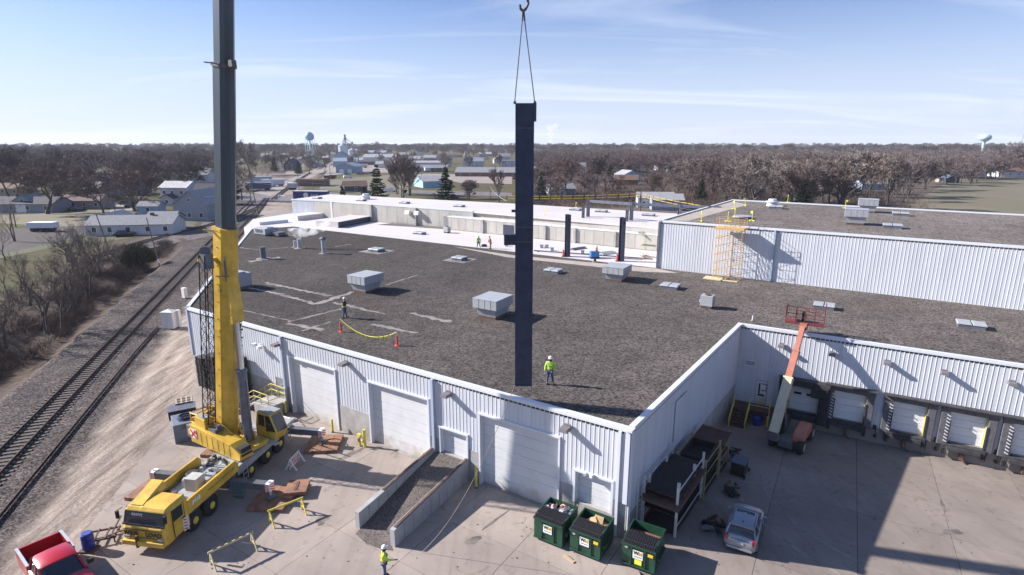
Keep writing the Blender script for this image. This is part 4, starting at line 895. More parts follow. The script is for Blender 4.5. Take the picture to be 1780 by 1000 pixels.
for (u, v, lab) in ((1013.5, 379, 'short post beside the left rear frame column'), (1089.5, 385, 'short post beside the middle rear frame column')):
    h_column(at(u, v, DZ), 1.75, .36, 'steel_post', lab, R(20), M_steel_gray, 'short posts by the rear frame', cat='steel post')
e = empty('steel_beam', tops[0], 0, 'long gray beam spanning the rear columns', 'beam'); m_ = MB()
endp = tops[2] + (tops[2] - tops[1]) * .8
for a_, b_ in ((tops[0], tops[1]), (tops[1], tops[2]), (tops[2], endp)): m_.bar(a_ - tops[0], b_ - tops[0], .30, .42)
m_.build('beam_body', M_steel_gray, e)
# scaffold between white roof and tall block, and mast-climber tower on the tall block
M_scaf = mat('scaffold_cream', (0.55, 0.48, 0.28), 0.6); M_orange = mat('platform_orange', (0.60, 0.38, 0.14), 0.55)
def tower(p, w_, d_, h_, bays, m, name, lab, rz, cat='scaffold'):
    e = empty(name, p, rz, lab, cat); f_ = MB(); g_ = MB(); r_ = .016
    for x in (-w_ / 2, w_ / 2):
        for y in (-d_ / 2, d_ / 2): f_.tube((x, y, 0), (x, y, h_), r_ * 1.2, n=5)
    for k in range(bays + 1):
        z = h_ * k / bays
        for y in (-d_ / 2, d_ / 2): g_.tube((-w_ / 2, y, z), (w_ / 2, y, z), r_, n=4)
        for x in (-w_ / 2, w_ / 2): g_.tube((x, -d_ / 2, z), (x, d_ / 2, z), r_, n=4)
        if k < bays:
            z2 = h_ * (k + 1) / bays
            for y in (-d_ / 2, d_ / 2): g_.tube((-w_ / 2, y, z), (w_ / 2, y, z2), r_ * .8, n=4) if k % 2 else g_.tube((w_ / 2, y, z), (-w_ / 2, y, z2), r_ * .8, n=4)
            g_.tube((-w_ / 2, -d_ / 2, z), (-w_ / 2, d_ / 2, z2), r_ * .8, n=4)
    f_.build('upright', m, e); g_.build('bracing', m, e); return e
rzB = math.atan2(dB.y, dB.x)
e = tower(at(1128, 463, CZ), 2.0, 1.3, 5.3, 4, M_scaf, 'scaffold_tower', 'pale tube scaffold against the corner of the taller block', rzB); MB().box((0, 0, 2.6), (1.9, 1.0, .05)).box((0, 0, 1.2), (1.9, .5, .05)).build('plank', M_timber, e)
sB_, _ = hit(1268, 475, B0, B1); nB = Vector((dB.y, -dB.x)); pB = B0 + dB * sB_ + nB * 1.3
e = tower((pB.x, pB.y, RZ), 2.7, 1.5, 5.5, 6, M_orange, 'scaffold_tower', 'orange lattice scaffold tower standing against the ribbed wall', rzB)
g_ = MB()
for k in range(6): g_.tube((-1.3, -.75, k * .9), (1.3, .75, k * .9 + .8), .03, n=4).tube((0, -.75, k * .9), (0, .75, k * .9 + .9), .03, n=4)
for k in range(15): g_.tube((-1.35, -.75, .3 + k * .35), (-.75, -.75, .3 + k * .35), .02, n=4)
g_.tube((-.75, -.75, 0), (-.75, -.75, 5.4), .025, n=4); g_.build('ladder', M_orange, e)
MB().box((0, 0, 5.6), (3.0, 1.7, .22)).build('deck', M_orange, e); rl = MB()
for x in (-1.45, -.5, .5, 1.45):
    for y in (-.8, .8): rl.tube((x, y, 5.7), (x, y, 6.7), .025, n=4)
for z in (6.2, 6.7):
    rl.tube((-1.45, -.8, z), (1.45, -.8, z), .02, n=4).tube((-1.45, .8, z), (1.45, .8, z), .02, n=4).tube((-1.45, -.8, z), (-1.45, .8, z), .02, n=4).tube((1.45, -.8, z), (1.45, .8, z), .02, n=4)
rl.build('guard_rail', M_orange, e); MB().box((-1.2, -1.0, .08), (1.9, 1.4, .1)).box((.6, -1.3, .06), (1.6, .3, .08)).build('base_pads', M_scaf, e)
# flag stands
def flag_stand(p, lab, s=1.0):
    e = empty('flag_stand', p, random.uniform(0, 6), lab, 'flag stand', 'yellow flag stands along the roof edges'); M_fl = mat('flag_yellow', (0.75, 0.72, 0.08), 0.7)
    MB().tube((0, 0, 0), (0, 0, 1.05 * s), .03, n=6).build('pole', M_fl, e); f_ = MB()
    for k in range(4): a_ = k * 1.57; f_.bar((0, 0, .04), (.35 * s * math.cos(a_), .35 * s * math.sin(a_), .04), .09)
    f_.build('foot', M_fl, e); MB().box((.12, 0, .92 * s), (.28, .06, .26), tilt=Matrix.Rotation(.3, 3, 'Y')).build('flag', M_fl, e); return e
for (u, v, lab) in ((1219, 385, 'nearest the front corner of the taller roof'), (1276, 364, 'beside the left edge of the taller roof, middle'), (1295, 358, 'at the back left of the taller roof'), (1265, 385, 'just left of the scaffold deck'), (1307, 384, 'right of the round cover'), (1277, 378, 'behind the scaffold deck'), (1469, 362, 'at the back parapet left of the far ventilator'), (1369, 352, 'at the back parapet beside the drum fan')):
    flag_stand(at(u, v, BT), 'yellow flag stand ' + lab, 1.1)
for (u, v, lab) in ((1001, 361, 'at the back edge of the white roof left of the frame'), (947, 374, 'thin, on the white roof just right of the hanging column'), (977, 389, 'thin, on the stepped wing roof behind the left standing column'), (1033, 394, 'thin, on the stepped wing roof between the standing columns'), (1105, 400, 'thin, on the stepped wing roof by the pale scaffold')):
    flag_stand(at(u, v, DZ if v < 380 else EZ), 'flag stand ' + lab, .9)
# clutter round the columns
e = empty('welder', at(1033, 449, CZ), R(10), 'bright blue engine welder on the white roof between the standing columns', 'welder')
MB().box((0, 0, .55), (1.15, .75, .75)).build('body', mat('welder_blue', (0.03, 0.16, 0.42), 0.4), e, bevel=.04); MB().box((0, 0, .1), (1.3, .8, .12)).build('skid', M_black, e); MB().box((.3, 0, 1.0), (.25, .25, .2)).build('muffler', M_steel_gray, e)
e = empty('fire_extinguisher', at(1037, 441, CZ), 0, 'red fire extinguisher standing behind the blue welder', 'extinguisher'); MB().lathe([(.1, 0), (.14, .1), (.14, .8), (.05, .95)], 12).build('cylinder', M_red, e); MB().box((.05, 0, 1.0), (.16, .05, .06)).build('handle', M_black, e)
e = empty('fire_extinguisher', at(1117, 448, CZ), 0, 'red fire extinguisher lying at the foot of the pale scaffold', 'extinguisher'); MB().lathe([(.1, 0), (.16, .1), (.16, .6), (.05, .7)], 12, (0, 0, .16), axis=(1, .2, .1)).build('cylinder', M_red, e); MB().box((.8, .1, .22), (.12, .05, .1)).build('handle', M_black, e)
def plank_stack(p, L, n, lab, m, rz):
    e = empty('material_stack', p, rz, lab, 'stack')
    for k in range(n): MB().box((0, (k - n / 2) * .28, .1 + (k % 2) * .1), (L, .2, .14)).build('plank', m, e)
plank_stack(at(1004, 433, CZ), 2.6, 3, 'dark steel angles lying behind the left standing column', M_steel_gray, R(38)); plank_stack(at(1055, 441, CZ), 2.4, 4, 'pale boards lying behind the blue welder', M_galv, R(30)); plank_stack(at(1150, 404, EZ) + Vector((-3, -1, 0)), 1.6, 2, 'small bundle on the stepped wing roof edge', M_galv, R(20))
for (u, v, lab) in ((941, 431, 'small white bracket left of a pair on the low white roof'), (950, 431, 'small white bracket, right one of a pair on the low white roof'), (959, 436, 'small gray box behind the hanging column on the white roof'), (1012, 441, 'small white bucket in front of the welder'), (880, 428, 'gray hose coil left of the hanging column')):
    e = empty('junction_box', at(u, v, CZ), R(15), lab, 'small box'); MB().box((0, 0, .2), (.5, .35, .4)).build('box_body', M_galv, e, bevel=.02); MB().box((0, 0, .42), (.54, .39, .04)).build('lid', M_steel_gray, e)
# long conduit along the roof edge
e = empty('pipe_run', at(935, 438, CZ), 0, 'thin dark conduit along the edge of the white roof', 'pipe'); a_, b_ = at(928, 437, CZ), at(1135, 452, CZ); MB().tube(a_ - e.location + Vector((0, 0, .12)), b_ - e.location + Vector((0, 0, .12)), .07, n=6).build('pipe', M_steel, e)
MB().box((0, 0, .06), (.2, .2, .1)).build('support', M_timber, e)

# red stanchions with a sagging flag line
sA_, sB2 = at(593, 577, RZ), at(690.5, 601, RZ)
for p, lab in ((sA_, 'left red stanchion of the flag line, in front of the worker in dark clothes'), (sB2, 'right red stanchion of the flag line')):
    e = empty('stanchion', p, 0, lab, 'stanchion', 'red stanchions of the flag line'); MB().tube((0, 0, 0), (0, 0, .78), .075, .07, 8).build('sleeve', M_red, e); MB().tube((0, 0, .78), (0, 0, 1.1), .02, n=6).build('rod', M_galv, e); MB().lathe([(.2, 0), (.2, .03), (.08, .05)], 10).build('foot', M_red, e)
e = empty('flag_line', sA_ + Vector((0, 0, 1.05)), 0, 'sagging yellow rope of pennants between the red stanchions', 'flag line')
pts = []; d = sB2 - sA_
for k in range(25): q = k / 24; pts.append(d * q + Vector((0, 0, -0.85 * 4 * q * (1 - q) * (1.0))))
M_fl = mat('flag_yellow', (0.75, 0.72, 0.08), 0.7); MB().path(pts, .022, 5).build('rope', M_fl, e)
for k in (4, 7, 9, 11, 17, 19, 21): p = pts[k]; MB().add([(p.x - .14, p.y, p.z), (p.x + .14, p.y + .05, p.z), (p.x + .03, p.y - .06, p.z - .3), (p.x, p.y + .03, p.z)], [(0, 1, 2), (2, 1, 3), (3, 0, 2)]).build('pennant', M_fl, e)
# yellow-sleeved wires behind the halls, strung over a pole
M_sleeve = mat('sleeve_yellow', (0.5, 0.36, 0.06), 0.7)
pk = up_at(1114, 337, 118); pL = up_at(880, 341, 122); pR_ = up_at(1262, 364, 100)
e = empty('utility_pole', (pk.x, pk.y, 0), 0, 'utility pole carrying the yellow sleeved wires behind the white roofs', 'utility pole'); MB().tube((0, 0, 0), (0, 0, pk.z + .4), .16, .13, 8).build('shaft', M_pole, e); MB().box((0, 0, pk.z), (.1, 1.8, .12)).build('crossarm', M_pole, e)
for q in range(3):
    dz = -.55 * q; sg = MB(); bd = MB()
    for a_, b_ in ((pL, pk), (pk, pR_)):
        P = [a_.lerp(b_, k / 12) + Vector((0, .35 * q, dz - .9 * (k / 12) * (1 - k / 12))) - Vector((pk.x, pk.y, pk.z)) for k in range(13)]
        if q < 2: sg.path(P, .075, 6)
        else: sg.path(P, .03, 5)
        if q < 2:
            for x, y in zip(P[:-1], P[1:]): bd.tube(x, x.lerp(y, .12), .085, n=6)
    w_ = empty('power_line', (pk.x, pk.y, pk.z), 0, ('upper', 'lower', 'thin bare lowest')[q] + ' wire of the yellow sleeved line peaking behind the white roof', 'power line'); sg.build('sleeve', M_sleeve if q < 2 else M_steel_gray, w_)
    if bd.v: bd.build('bands', M_black, w_)

# ------------------------------------------------------------------ ramp, stairs, bollards, dumpsters, racks
def wallpt(s, off=0.0): d = (A2 - A1).normalized(); p = A1 + d * s; return Vector((p.x + d.y * off, p.y - d.x * off))
rampdir = -Vector((math.sin(R(29.2)), math.cos(R(29.2))))
def meet(p, az):    # from a yard point go along az to the front wall
    d = Vector((math.sin(R(az)), math.cos(R(az)))); w_ = (A2 - A1).normalized(); n_ = Vector((-w_.y, w_.x)); t = (A1 - Vector(p[:2])).dot(n_) / d.dot(n_); return Vector(p[:2]) + d * (t - .06)
rl0, rr0 = Vector(at(622, 918)[:2]), Vector(at(683, 950)[:2]); rl1, rr1 = meet(rl0, 28.8), meet(rr0, 28.8)
e = empty('loading_ramp', (rl0.x, rl0.y, 0), 0, 'concrete walled gravel ramp climbing to the small raised door', 'ramp'); o_ = Vector((rl0.x, rl0.y))
zt0, zt1 = 1.02, 1.45
for (p, q, nm) in ((rl0, rl1, 'side_wall'), (rr0, rr1, 'side_wall')):
    d = (q - p); L = d.length; n = 9; d.normalize(); sd = Vector((d.y, -d.x)) * .15
    sgn = 1 if p is rl0 else -1
    w_ = MB().loft([[(x.x - o_.x, x.y - o_.y, z) for x, z in ((c - sd, -.02), (c + sd, -.02), (c + sd, zz), (c - sd, zz))] for c, zz in ((p, zt0), (q, zt1))]); wo = w_.build('side_wall', mat('ramp_concrete', (0.33, 0.335, 0.335), 0.85, var=.12, scale=1.2), e, fixn=True)
    for k in range(1, n):     # form joints, recessed strips proud by 3 mm
        c = p + d * (L * k / n) - o_; MB().box((c.x, c.y, .5), (.02, .308, .98), math.atan2(d.y, d.x)).build('joint', M_joint, wo)
    c0, c1 = p + d * .02, q; cap = MB().loft([[(x.x - o_.x, x.y - o_.y, z) for x, z in ((c - sd * .5, zz + .002), (c + sd * .55, zz + .002), (c + sd * .55, zz + .05), (c - sd * .5, zz + .05))] for c, zz in ((p.lerp(q, .03 if sgn < 0 else .30), zt0 + (zt1 - zt0) * (.03 if sgn < 0 else .3)), (q, zt1))]); cap.build('cap_angle', M_brown, e, fixn=True)
a_, b_, c_, d_ = rl0 + Vector((.12, -.1)), rr0 + Vector((-.12, 0)), rr1, rl1
MB().add([(p.x - o_.x, p.y - o_.y, z) for p, z in ((a_, .0), (b_, .0), (b_.lerp(c_, .55), .75), (c_, 1.22), (d_, 1.22), (a_.lerp(d_, .55), .75), (a_, -.02))], [(0, 1, 2, 5), (5, 2, 3, 4)]).build('gravel_surface', gravel('ramp_gravel', (0.11, 0.095, 0.085), (0.15, 0.13, 0.118), (0.20, 0.175, 0.155), 26, bumpd=.02), e)
sheet('gravel_spill', None, MATS['ramp_gravel'], .012, 'stuff', [tuple(p) for p in (rl0 + Vector((.3, .2)), rl0 + Vector((0, -.5)), (rl0 + rr0) / 2 + Vector((-.3, -.6)), rr0 + Vector((-.6, -.2)), rr0 + Vector((.1, -.35)), rr0 + Vector((-.2, .3)))])
def bollard(p, lab, h=1.05, r=.085, z=0.0):
    e = empty('bollard', (p[0], p[1], z), 0, lab, 'bollard', 'yellow bollards by the doors'); MB().lathe([(r, 0), (r, h - .05), (r * .5, h)], 12).build('post', M_safety, e, smooth=True); MB().lathe([(r * 1.02, .0), (r * 1.02, .12)], 12).build('base_band', M_brown, e)
for s_, lab in ((d1[0] - .35, 'yellow bollard left of the leftmost tall door'), (d1[1] - .1, 'yellow bollard right of the leftmost tall door'), (d2[1] - .15, 'yellow bollard right of the middle tall door beside the ramp'), (d4[0] + .0, 'yellow bollard between the ramp and the right tall door')): bollard(wallpt(s_, .55), lab, 1.5 if 'ramp and' in lab else 1.1)
p = wallpt(d2[0] - .15, .75); e = empty('pipe_valve', (p.x, p.y, 0), RZD, 'yellow post indicator valve with pipe guard at left of the middle tall door', 'valve')
MB().tube((.15, 0, 0), (.15, 0, 1.35), .11, n=10).build('guard_post', M_safety, e); MB().tube((-.25, -.1, 0), (-.25, -.1, .8), .09, n=8).tube((-.25, -.1, .5), (.1, -.1, .5), .09, n=8).box((-.25, -.1, .85), (.3, .2, .2)).build('valve_body', M_safety, e); MB().lathe([(.16, 0), (.16, .03)], 10, (-.05, -.3, .6), axis=(0, -1, 0)).build('hand_wheel', M_brown, e)

def stairs(e, n, w_, run, rise, m, x0=0.0, y0=0.0, z0=0.0):
    for k in range(n): MB().box((x0 + (k + .5) * run, y0, z0 + (k + 1) * rise - .03), (run + .03, w_, .05)).build('tread', m, e)
# steps at the left door (steel, yellow rails)
s_ = (d0[0] + d0[1]) / 2; p = wallpt(s_, 1.0); e = empty('entry_steps', (p.x, p.y, 0), RZD, 'concrete landing with yellow tube railings left of the first tall door', 'steps')
MB().box((0.1, -.05, .52), (1.9, 1.7, 1.04)).build('landing', M_block, e, bevel=.02); stairs(e, 5, 1.5, .32, .19, M_block, -2.45, -.1, 0)
rl = MB()
for y in (-.8, .75):
    P0, P1, P2 = (-2.6, y, .05), (-.9, y, 1.08), (.95, y, 1.08)
    for h_ in (.5, .95): rl.tube((P0[0], y, P0[2] + h_), (P1[0], y, P1[2] + h_), .03, n=6).tube((P1[0], y, P1[2] + h_), (P2[0], y, P2[2] + h_), .03, n=6)
    for q in ((-2.6, .05), (-1.75, .55), (-.9, 1.05), (.0, 1.05), (.95, 1.05)): rl.tube((q[0], y, q[1]), (q[0], y, q[1] + .95), .03, n=6)
rl.tube((.95, -.8, 2.0), (.95, .75, 2.0), .03, n=6).tube((.95, -.8, 1.55), (.95, .75, 1.55), .03, n=6); rl.build('railing', M_safety, e)
# steps in the dock corner
g0 = yz(*(A3 + dD * 1.0 + nD * 1)); cornerp = A3 + dD * ((ds0 + ds1) / 2)
rzK = math.atan2(dD.y, dD.x); c_ = cornerp + nD * .75
e = empty('dock_steps', (c_.x, c_.y, g0), rzK, 'dark steel steps and yellow railed landing at the white personnel door in the dock corner', 'steps')
hL = FLOOR - g0
MB().box((-.4, 0, hL - .05), (2.6, 1.4, .10)).build('landing', M_brown, e)
for x in (-1.6, .8): MB().box((x, -.6, hL / 2), (.08, .08, hL)).build('leg', M_brown, e)
n = 7
for k in range(n): MB().box((-1.2, -.85 - (n - 1 - k) * .28, hL * (k + .6) / n), (1.15, .30, .05)).build('tread', M_brown, e)
for x in (-1.8, -.6): MB().bar((x, -.75, hL - .1), (x, -.75 - n * .28, .05), .05, .22).build('stringer', M_brown, e)
rl = MB()
for x in (-1.8, -.6):
    for h_ in (.5, 1.0): rl.tube((x, -.75, hL + h_), (x, -.75 - n * .28, h_ + .0), .032, n=6)
    rl.tube((x, -.75, hL), (x, -.75, hL + 1.0), .032, n=6).tube((x, -.75 - n * .28, 0), (x, -.75 - n * .28, 1.0), .045, n=6)
for h_ in (.5, 1.0): rl.tube((-.6, -.75, hL + h_), (.9, -.75, hL + h_), .032, n=6).tube((.9, -.75, hL + h_), (.9, .5, hL + h_), .032, n=6)
rl.tube((.9, -.75, 0), (.9, -.75, hL + 1.0), .04, n=6); rl.build('railing', M_safety, e)
q = c_ + dD * .9 + nD * 1.2; bollard(q, 'yellow bollard in front of the dock corner landing', 1.1, .1, g0)
q = c_ + dD * .1 + nD * 1.0; e = empty('plastic_drum', (q.x, q.y, g0), 0, 'blue plastic drum under the dock corner landing', 'drum'); MB().lathe([(.27, 0), (.29, .1), (.29, .35), (.30, .37), (.29, .4), (.28, .7), (.2, .78)], 14).build('body', mat('drum_blue', (0.015, 0.04, 0.30), .45), e, smooth=True); MB().lathe([(.04, .78), (.04, .81)], 8).build('bung', M_black, e)

# dumpsters
M_dgreen = mat('dumpster_green', (0.012, 0.055, 0.032), 0.5, var=.25, scale=1.5); M_dblack = mat('lid_black', (0.02, 0.02, 0.024), 0.55); M_lab = mat('label_white', (0.75, 0.76, 0.76), 0.6)
def dumpster(p, rz, lab, cargo):
    e = empty('dumpster', (p[0], p[1], yz(p[0], p[1])), rz, lab, 'dumpster', 'green dumpsters at the building corner'); W_, D_, H_, t_ = 1.72, 1.85, 1.45, .05
    b_ = MB().box((0, 0, .14), (W_, D_, .06)); b_.box((0, -D_ / 2 + t_ / 2, H_ / 2 + .05), (W_, t_, H_ - .25)); b_.box((0, D_ / 2 - t_ / 2, H_ / 2 + .12), (W_, t_, H_ - .1))
    for x in (-1, 1): b_.box((x * (W_ - t_) / 2, 0, H_ / 2 + .08), (t_, D_ - 2 * t_, H_ - .18))
    b_.build('body', M_dgreen, e)
    rb = MB()
    for x in (-.36, .36): rb.box((x, -D_ / 2 - .03, H_ / 2), (.05, .06, H_ - .35))
    rb.box((0, -D_ / 2 - .03, .2), (W_, .06, .1)).box((0, -D_ / 2 - .03, H_ - .10), (W_ + .06, .08, .10)).build('ribs', M_dgreen, e)
    for x in (-1, 1): MB().box((x * (W_ / 2 + .09), -.1, .75), (.16, 1.1, .16)).build('fork_pocket', M_dgreen, e); MB().box((x * (W_ / 2 - .02), .15, H_ + .05), (.07, D_ - .3, .08)).build('rim', M_dgreen, e)
    for k in (-.6, .6): MB().lathe([(.09, -.03), (.09, .03)], 8, (k, -.6, .06), axis=(1, 0, 0)).build('caster', M_black, e)
    ld = MB().box((0, -D_ * .27, H_ + .02), (W_ + .02, D_ * .52, .03), tilt=Matrix.Rotation(.12, 3, 'X'))
    lo = ld.build('lid', M_dblack, e); rb = MB()
    for k in range(14): rb.box((-W_ / 2 + .1 + k * (W_ - .2) / 13, -D_ * .27, H_ + .055), (.055, D_ * .5, .06), tilt=Matrix.Rotation(.12, 3, 'X'))
    rb.box((0, -D_ * .42, H_ + .04), (W_, .06, .05)); rb.build('lid_ribs', M_dblack, lo)
    lb = MB().box((0, -D_ / 2 - .075, .93), (.52, .02, .46)).build('label_sign', M_lab, e)
    text('W', .26, M_black, (-.09, -D_ / 2 - .09, 1.03), 0, lb, bold=.012); text('M', .26, mat('logo_gold', (.55, .36, .05), .6), (.12, -D_ / 2 - .09, 1.03), 0, lb, bold=.012); text('800-963-4776', .07, M_steel_gray, (0, -D_ / 2 - .09, .82), 0, lb)
    if 'leftmost' not in lab: MB().box((.62, -D_ / 2 - .035, 1.08), (.26, .02, .16)).build('sticker', mat('sticker_yellow', (.75, .5, .03), .5), e); MB().box((-.62, -D_ / 2 - .035, 1.16), (.15, .02, .09)).build('sticker', M_galv, e)
    if 'rusty' in lab: MB().box((.02, -D_ / 2 - .035, .52), (.36, .02, .34)).build('sticker', mat('sticker_lemon', (.8, .78, .08), .5), e)
    if cargo == 'bags':
        rnd = random.Random(3)
        for k in range(26):
            c = ((rnd.random() - .5) * 1.5, .15 + rnd.random() * .65, 1.15 + rnd.random() * .3); a_ = rnd.random() * .2 + .1
            MB().box(c, (a_ * 1.6, a_, a_ * .7), rnd.random() * 3, top=(.5, .6), tilt=Matrix.Rotation(rnd.random() - .5, 3, 'X')).build('rubbish', (M_white_trim, M_white_trim, M_brown, mat('trash_pink', (.5, .3, .28), .8), M_galv)[k % 5], e)
    elif cargo == 'cardboard':
        mk = mat('cardboard', (.42, .28, .15), .9, var=.15, scale=2)
        for k, (x, y, z, rx) in enumerate(((0, .4, 1.2, .2), (-.3, .3, 1.25, -.3), (.35, .5, 1.22, .3), (.1, .6, 1.3, -.15))): MB().box((x, y, z), (.75, .5, .03), k * .6, tilt=Matrix.Rotation(rx, 3, 'Y')).build('cardboard', mk, e)
    else: MB().box((0, .42, .55), (W_ - .12, .05, 1.3), tilt=Matrix.Rotation(-.35, 3, 'X')).build('inner_plate', M_rust, e)
    return e
def dpos(px_l, px_r):
    a_, b_ = at(*px_l), at(*px_r); d = (b_ - a_); d.z = 0; d.normalize(); m_ = (a_ + b_) / 2; n_ = Vector((-d.y, d.x)); q = m_ + Vector((n_.x, n_.y, 0)) * .93; return (q.x, q.y), math.atan2(d.y, d.x)
for a_, b_, lab, cg in (((928, 936), (977, 956), 'leftmost green dumpster, filled with white bags and rubbish', 'bags'), ((991, 958), (1041, 978), 'middle green dumpster with flattened cardboard inside', 'cardboard'), ((1082, 982), (1134, 1001), 'rightmost green dumpster with rusty empty inside and yellow sticker', 'rust')):
    p, rz = dpos(a_, b_); dumpster(p, rz, lab, cg)
e = empty('wood_scrap', at(989, 972), R(-50), 'short split board lying in front of the dumpsters', 'board'); MB().box((0, 0, .03), (.75, .16, .05)).build('board', mat('fresh_wood', (.42, .32, .2), .8), e); MB().box((0, .12, .02), (.3, .05, .03)).build('splinter', M_timber, e)

# steel racks along the shaded side wall
def sidept(s, off): p = A2 + dS * s + nS * off; return (p.x, p.y, yz(p.x, p.y))
rzS = math.atan2(dS.y, dS.x)
M_rackw = mat('rack_white', (.5, .5, .48), .6, var=.15, scale=3); M_rackd = mat('rack_dark', (.022, .016, .015), .8, var=.3, scale=3); M_racky = mat('rack_tan', (.30, .24, .12), .7)
def rack(s, off, L, W_, H_, lab, nm='storage_rack', mp=None, shelves=(0.0, .5, 1.0), posts=True):
    p = sidept(s, off); e = empty(nm, p, rzS, lab, 'rack'); mp = mp or M_rackw
    for x in (0, L):
        for y in (-W_ / 2, W_ / 2): MB().box((x, y, H_ / 2), (.12, .12, H_)).build('post', mp, e)
    for q in shelves:
        z = .15 + q * (H_ - .9); MB().box((L / 2, 0, z), (L, W_, .10)).build('shelf', M_rackd, e)
        for y in (-W_ / 2, W_ / 2): MB().bar((0, y, z + .4), (L, y, z + .4), .05).build('side_rail', mp, e)
    return e
def box_bin(s, off, L, W_, z, H_, lab, m=None, tilt=False):
    p = sidept(s, off); e = empty('steel_bin', (p[0], p[1], p[2] + z), rzS, lab, 'bin'); m = m or M_rackd
    MB().box((0, 0, .04), (L, W_, .08)).build('floor_plate', m, e)
    for x in (-L / 2, L / 2): MB().box((x, 0, H_ / 2), (.06, W_, H_)).build('end_panel', m, e)
    for y in (-W_ / 2, W_ / 2): MB().box((0, y, H_ / 2), (L - .12, .05, H_)).build('side_panel', m, e)
    return e
rack(1.7, 1.22, 4.4, 1.9, 3.1, 'tall rack with dark decks and white corner posts, nearest the building corner')
e = empty('steel_deck', sidept(1.5, 1.3), rzS, 'long dark deck plate carried on the near rack', 'deck'); MB().box((2.2, 0, 1.95), (5.0, 2.2, .16)).build('plate', M_brown, e); MB().box((2.2, 1.05, 2.02), (5.0, .08, .12)).build('edge_angle', M_rackd, e)
box_bin(3.7, 1.1, 2.6, 1.7, 2.15, .35, 'shallow dark bin with white posts on top of the near rack')
for x, y in ((2.3, .9), (5.0, .9), (2.3, 2.6), (5.0, 2.6)):
    p = sidept(x, y - .6); e = empty('stake_post', (p[0], p[1], p[2] + 2.05), rzS, 'short white stake ' + {(2.3, .9): 'at the wall-side near corner of the top bin', (5.0, .9): 'at the wall-side far corner of the top bin', (2.3, 2.6): 'at the yard-side near corner of the top bin', (5.0, 2.6): 'at the yard-side far corner of the top bin'}[(x, y)], 'stake', 'white stakes round the top bin'); MB().box((0, 0, .45), (.14, .16, .9)).build('stake', M_rackw, e); MB().box((0, 0, .03), (.2, .22, .06)).build('shoe', M_rackd, e)
rack(6.4, 1.35, 3.0, 1.8, 2.7, 'second rack along the shaded wall with tan posts', mp=M_racky, shelves=(0.0, .6, 1.05))
box_bin(7.9, 1.35, 2.4, 1.5, 2.05, .6, 'dark open bin on the second rack')
rack(9.7, 1.4, 2.0, 1.7, 2.4, 'third rack under the rusty plate by the wall', mp=M_racky, shelves=(0.0, .8))
p = sidept(10.7, 1.4); e = empty('rusty_plate', (p[0], p[1], p[2] + 2.45), rzS, 'rusty square plate lying on the third rack', 'plate'); MB().box((0, 0, .05), (2.3, 2.0, .08)).build('plate', mat('dark_rust', (.10, .045, .025), .85, col2=(.05, .03, .025), scale=1.5), e); MB().box((1.0, 0, .12), (.1, 1.9, .06)).build('lip', M_rust, e)
p = sidept(11.3, 3.2); e = empty('tool_cart', p, rzS, 'blue-gray topped cart standing beyond the racks', 'cart'); MB().box((0, 0, 1.0), (1.2, .95, .06)).build('top', mat('cart_blue', (.10, .12, .17), .6), e); MB().box((0, 0, .5), (1.1, .85, .8)).build('cabinet', M_rackd, e)
for x in (-.6, .6): MB().lathe([(.14, -.04), (.14, .04)], 10, (x, -.5, .14), axis=(0, 1, 0)).build('wheel', M_black, e)
# tall thin ladder rack near the corner
p = sidept(.9, .35); e = empty('wire_ladder', p, rzS, 'thin wire ladder leaning beside the near rack at the wall corner', 'ladder'); f_ = MB()
for x in (-.3, .3): MB().tube((x, 0, 0), (x, 0, 4.0), .025, n=5).build('stile', M_galv, e)
for k in range(13): MB().tube((-.3, 0, .2 + k * .3), (.3, 0, .2 + k * .3), .018, n=4).build('rung', M_galv, e)
# side wall handrail and scrap heaps
rnd = random.Random(11)
for (s_, o_, lab, n_) in ((13.5, 2.6, 'dark heap of scrap between the cart and the dock steps', 16), (4.0, 3.6, 'loose scrap pieces along the foot of the near rack', 12), (8.6, 3.4, 'scrap lying beside the second rack', 10)):
    p = sidept(s_, o_); e = empty('scrap_heap', p, rzS, lab, 'scrap')
    for k in range(n_): MB().box((rnd.uniform(-.9, .9), rnd.uniform(-.5, .5), rnd.uniform(.05, .3)), (rnd.uniform(.15, .8), rnd.uniform(.08, .25), rnd.uniform(.05, .2)), rnd.random() * 3, tilt=Matrix.Rotation(rnd.uniform(-.4, .4), 3, 'X')).build('scrap_piece', (M_rackd, M_brown, M_black, M_steel_gray)[k % 4], e)
# ------------------------------------------------------------------ mobile crane
CR = Vector((-19.3, 26.1)); rzC = az2rz(9.5)          # local x runs from the road cab to the tail, -y is the near side
def cpt(x, y): return Vector((CR.x + x * math.cos(rzC) - y * math.sin(rzC), CR.y + x * math.sin(rzC) + y * math.cos(rzC)))
M_deck = mat('crane_deck_gray', (0.30, 0.31, 0.31), 0.6, var=.15, scale=1.5, detail=8); M_chk = mat('checker_plate', (0.36, 0.39, 0.41), .45, .3, var=.12, scale=3)
M_chas = mat('chassis_gray', (0.10, 0.105, 0.11), .6, var=.2, scale=3); M_tyre = mat('tyre', (0.02, .02, .022), .85, var=.2, scale=5); M_hubY = mat('hub_yellow', (.62, .5, .06), .5, var=.12, scale=6)
crane = empty('mobile_crane', (CR.x, CR.y, 0), rzC, 'yellow multi axle mobile crane with tall dark telescopic boom parked at the yard edge', 'crane')
cb_ = MB()
W2_ = 1.33
secs = []   # road cab lofted along x
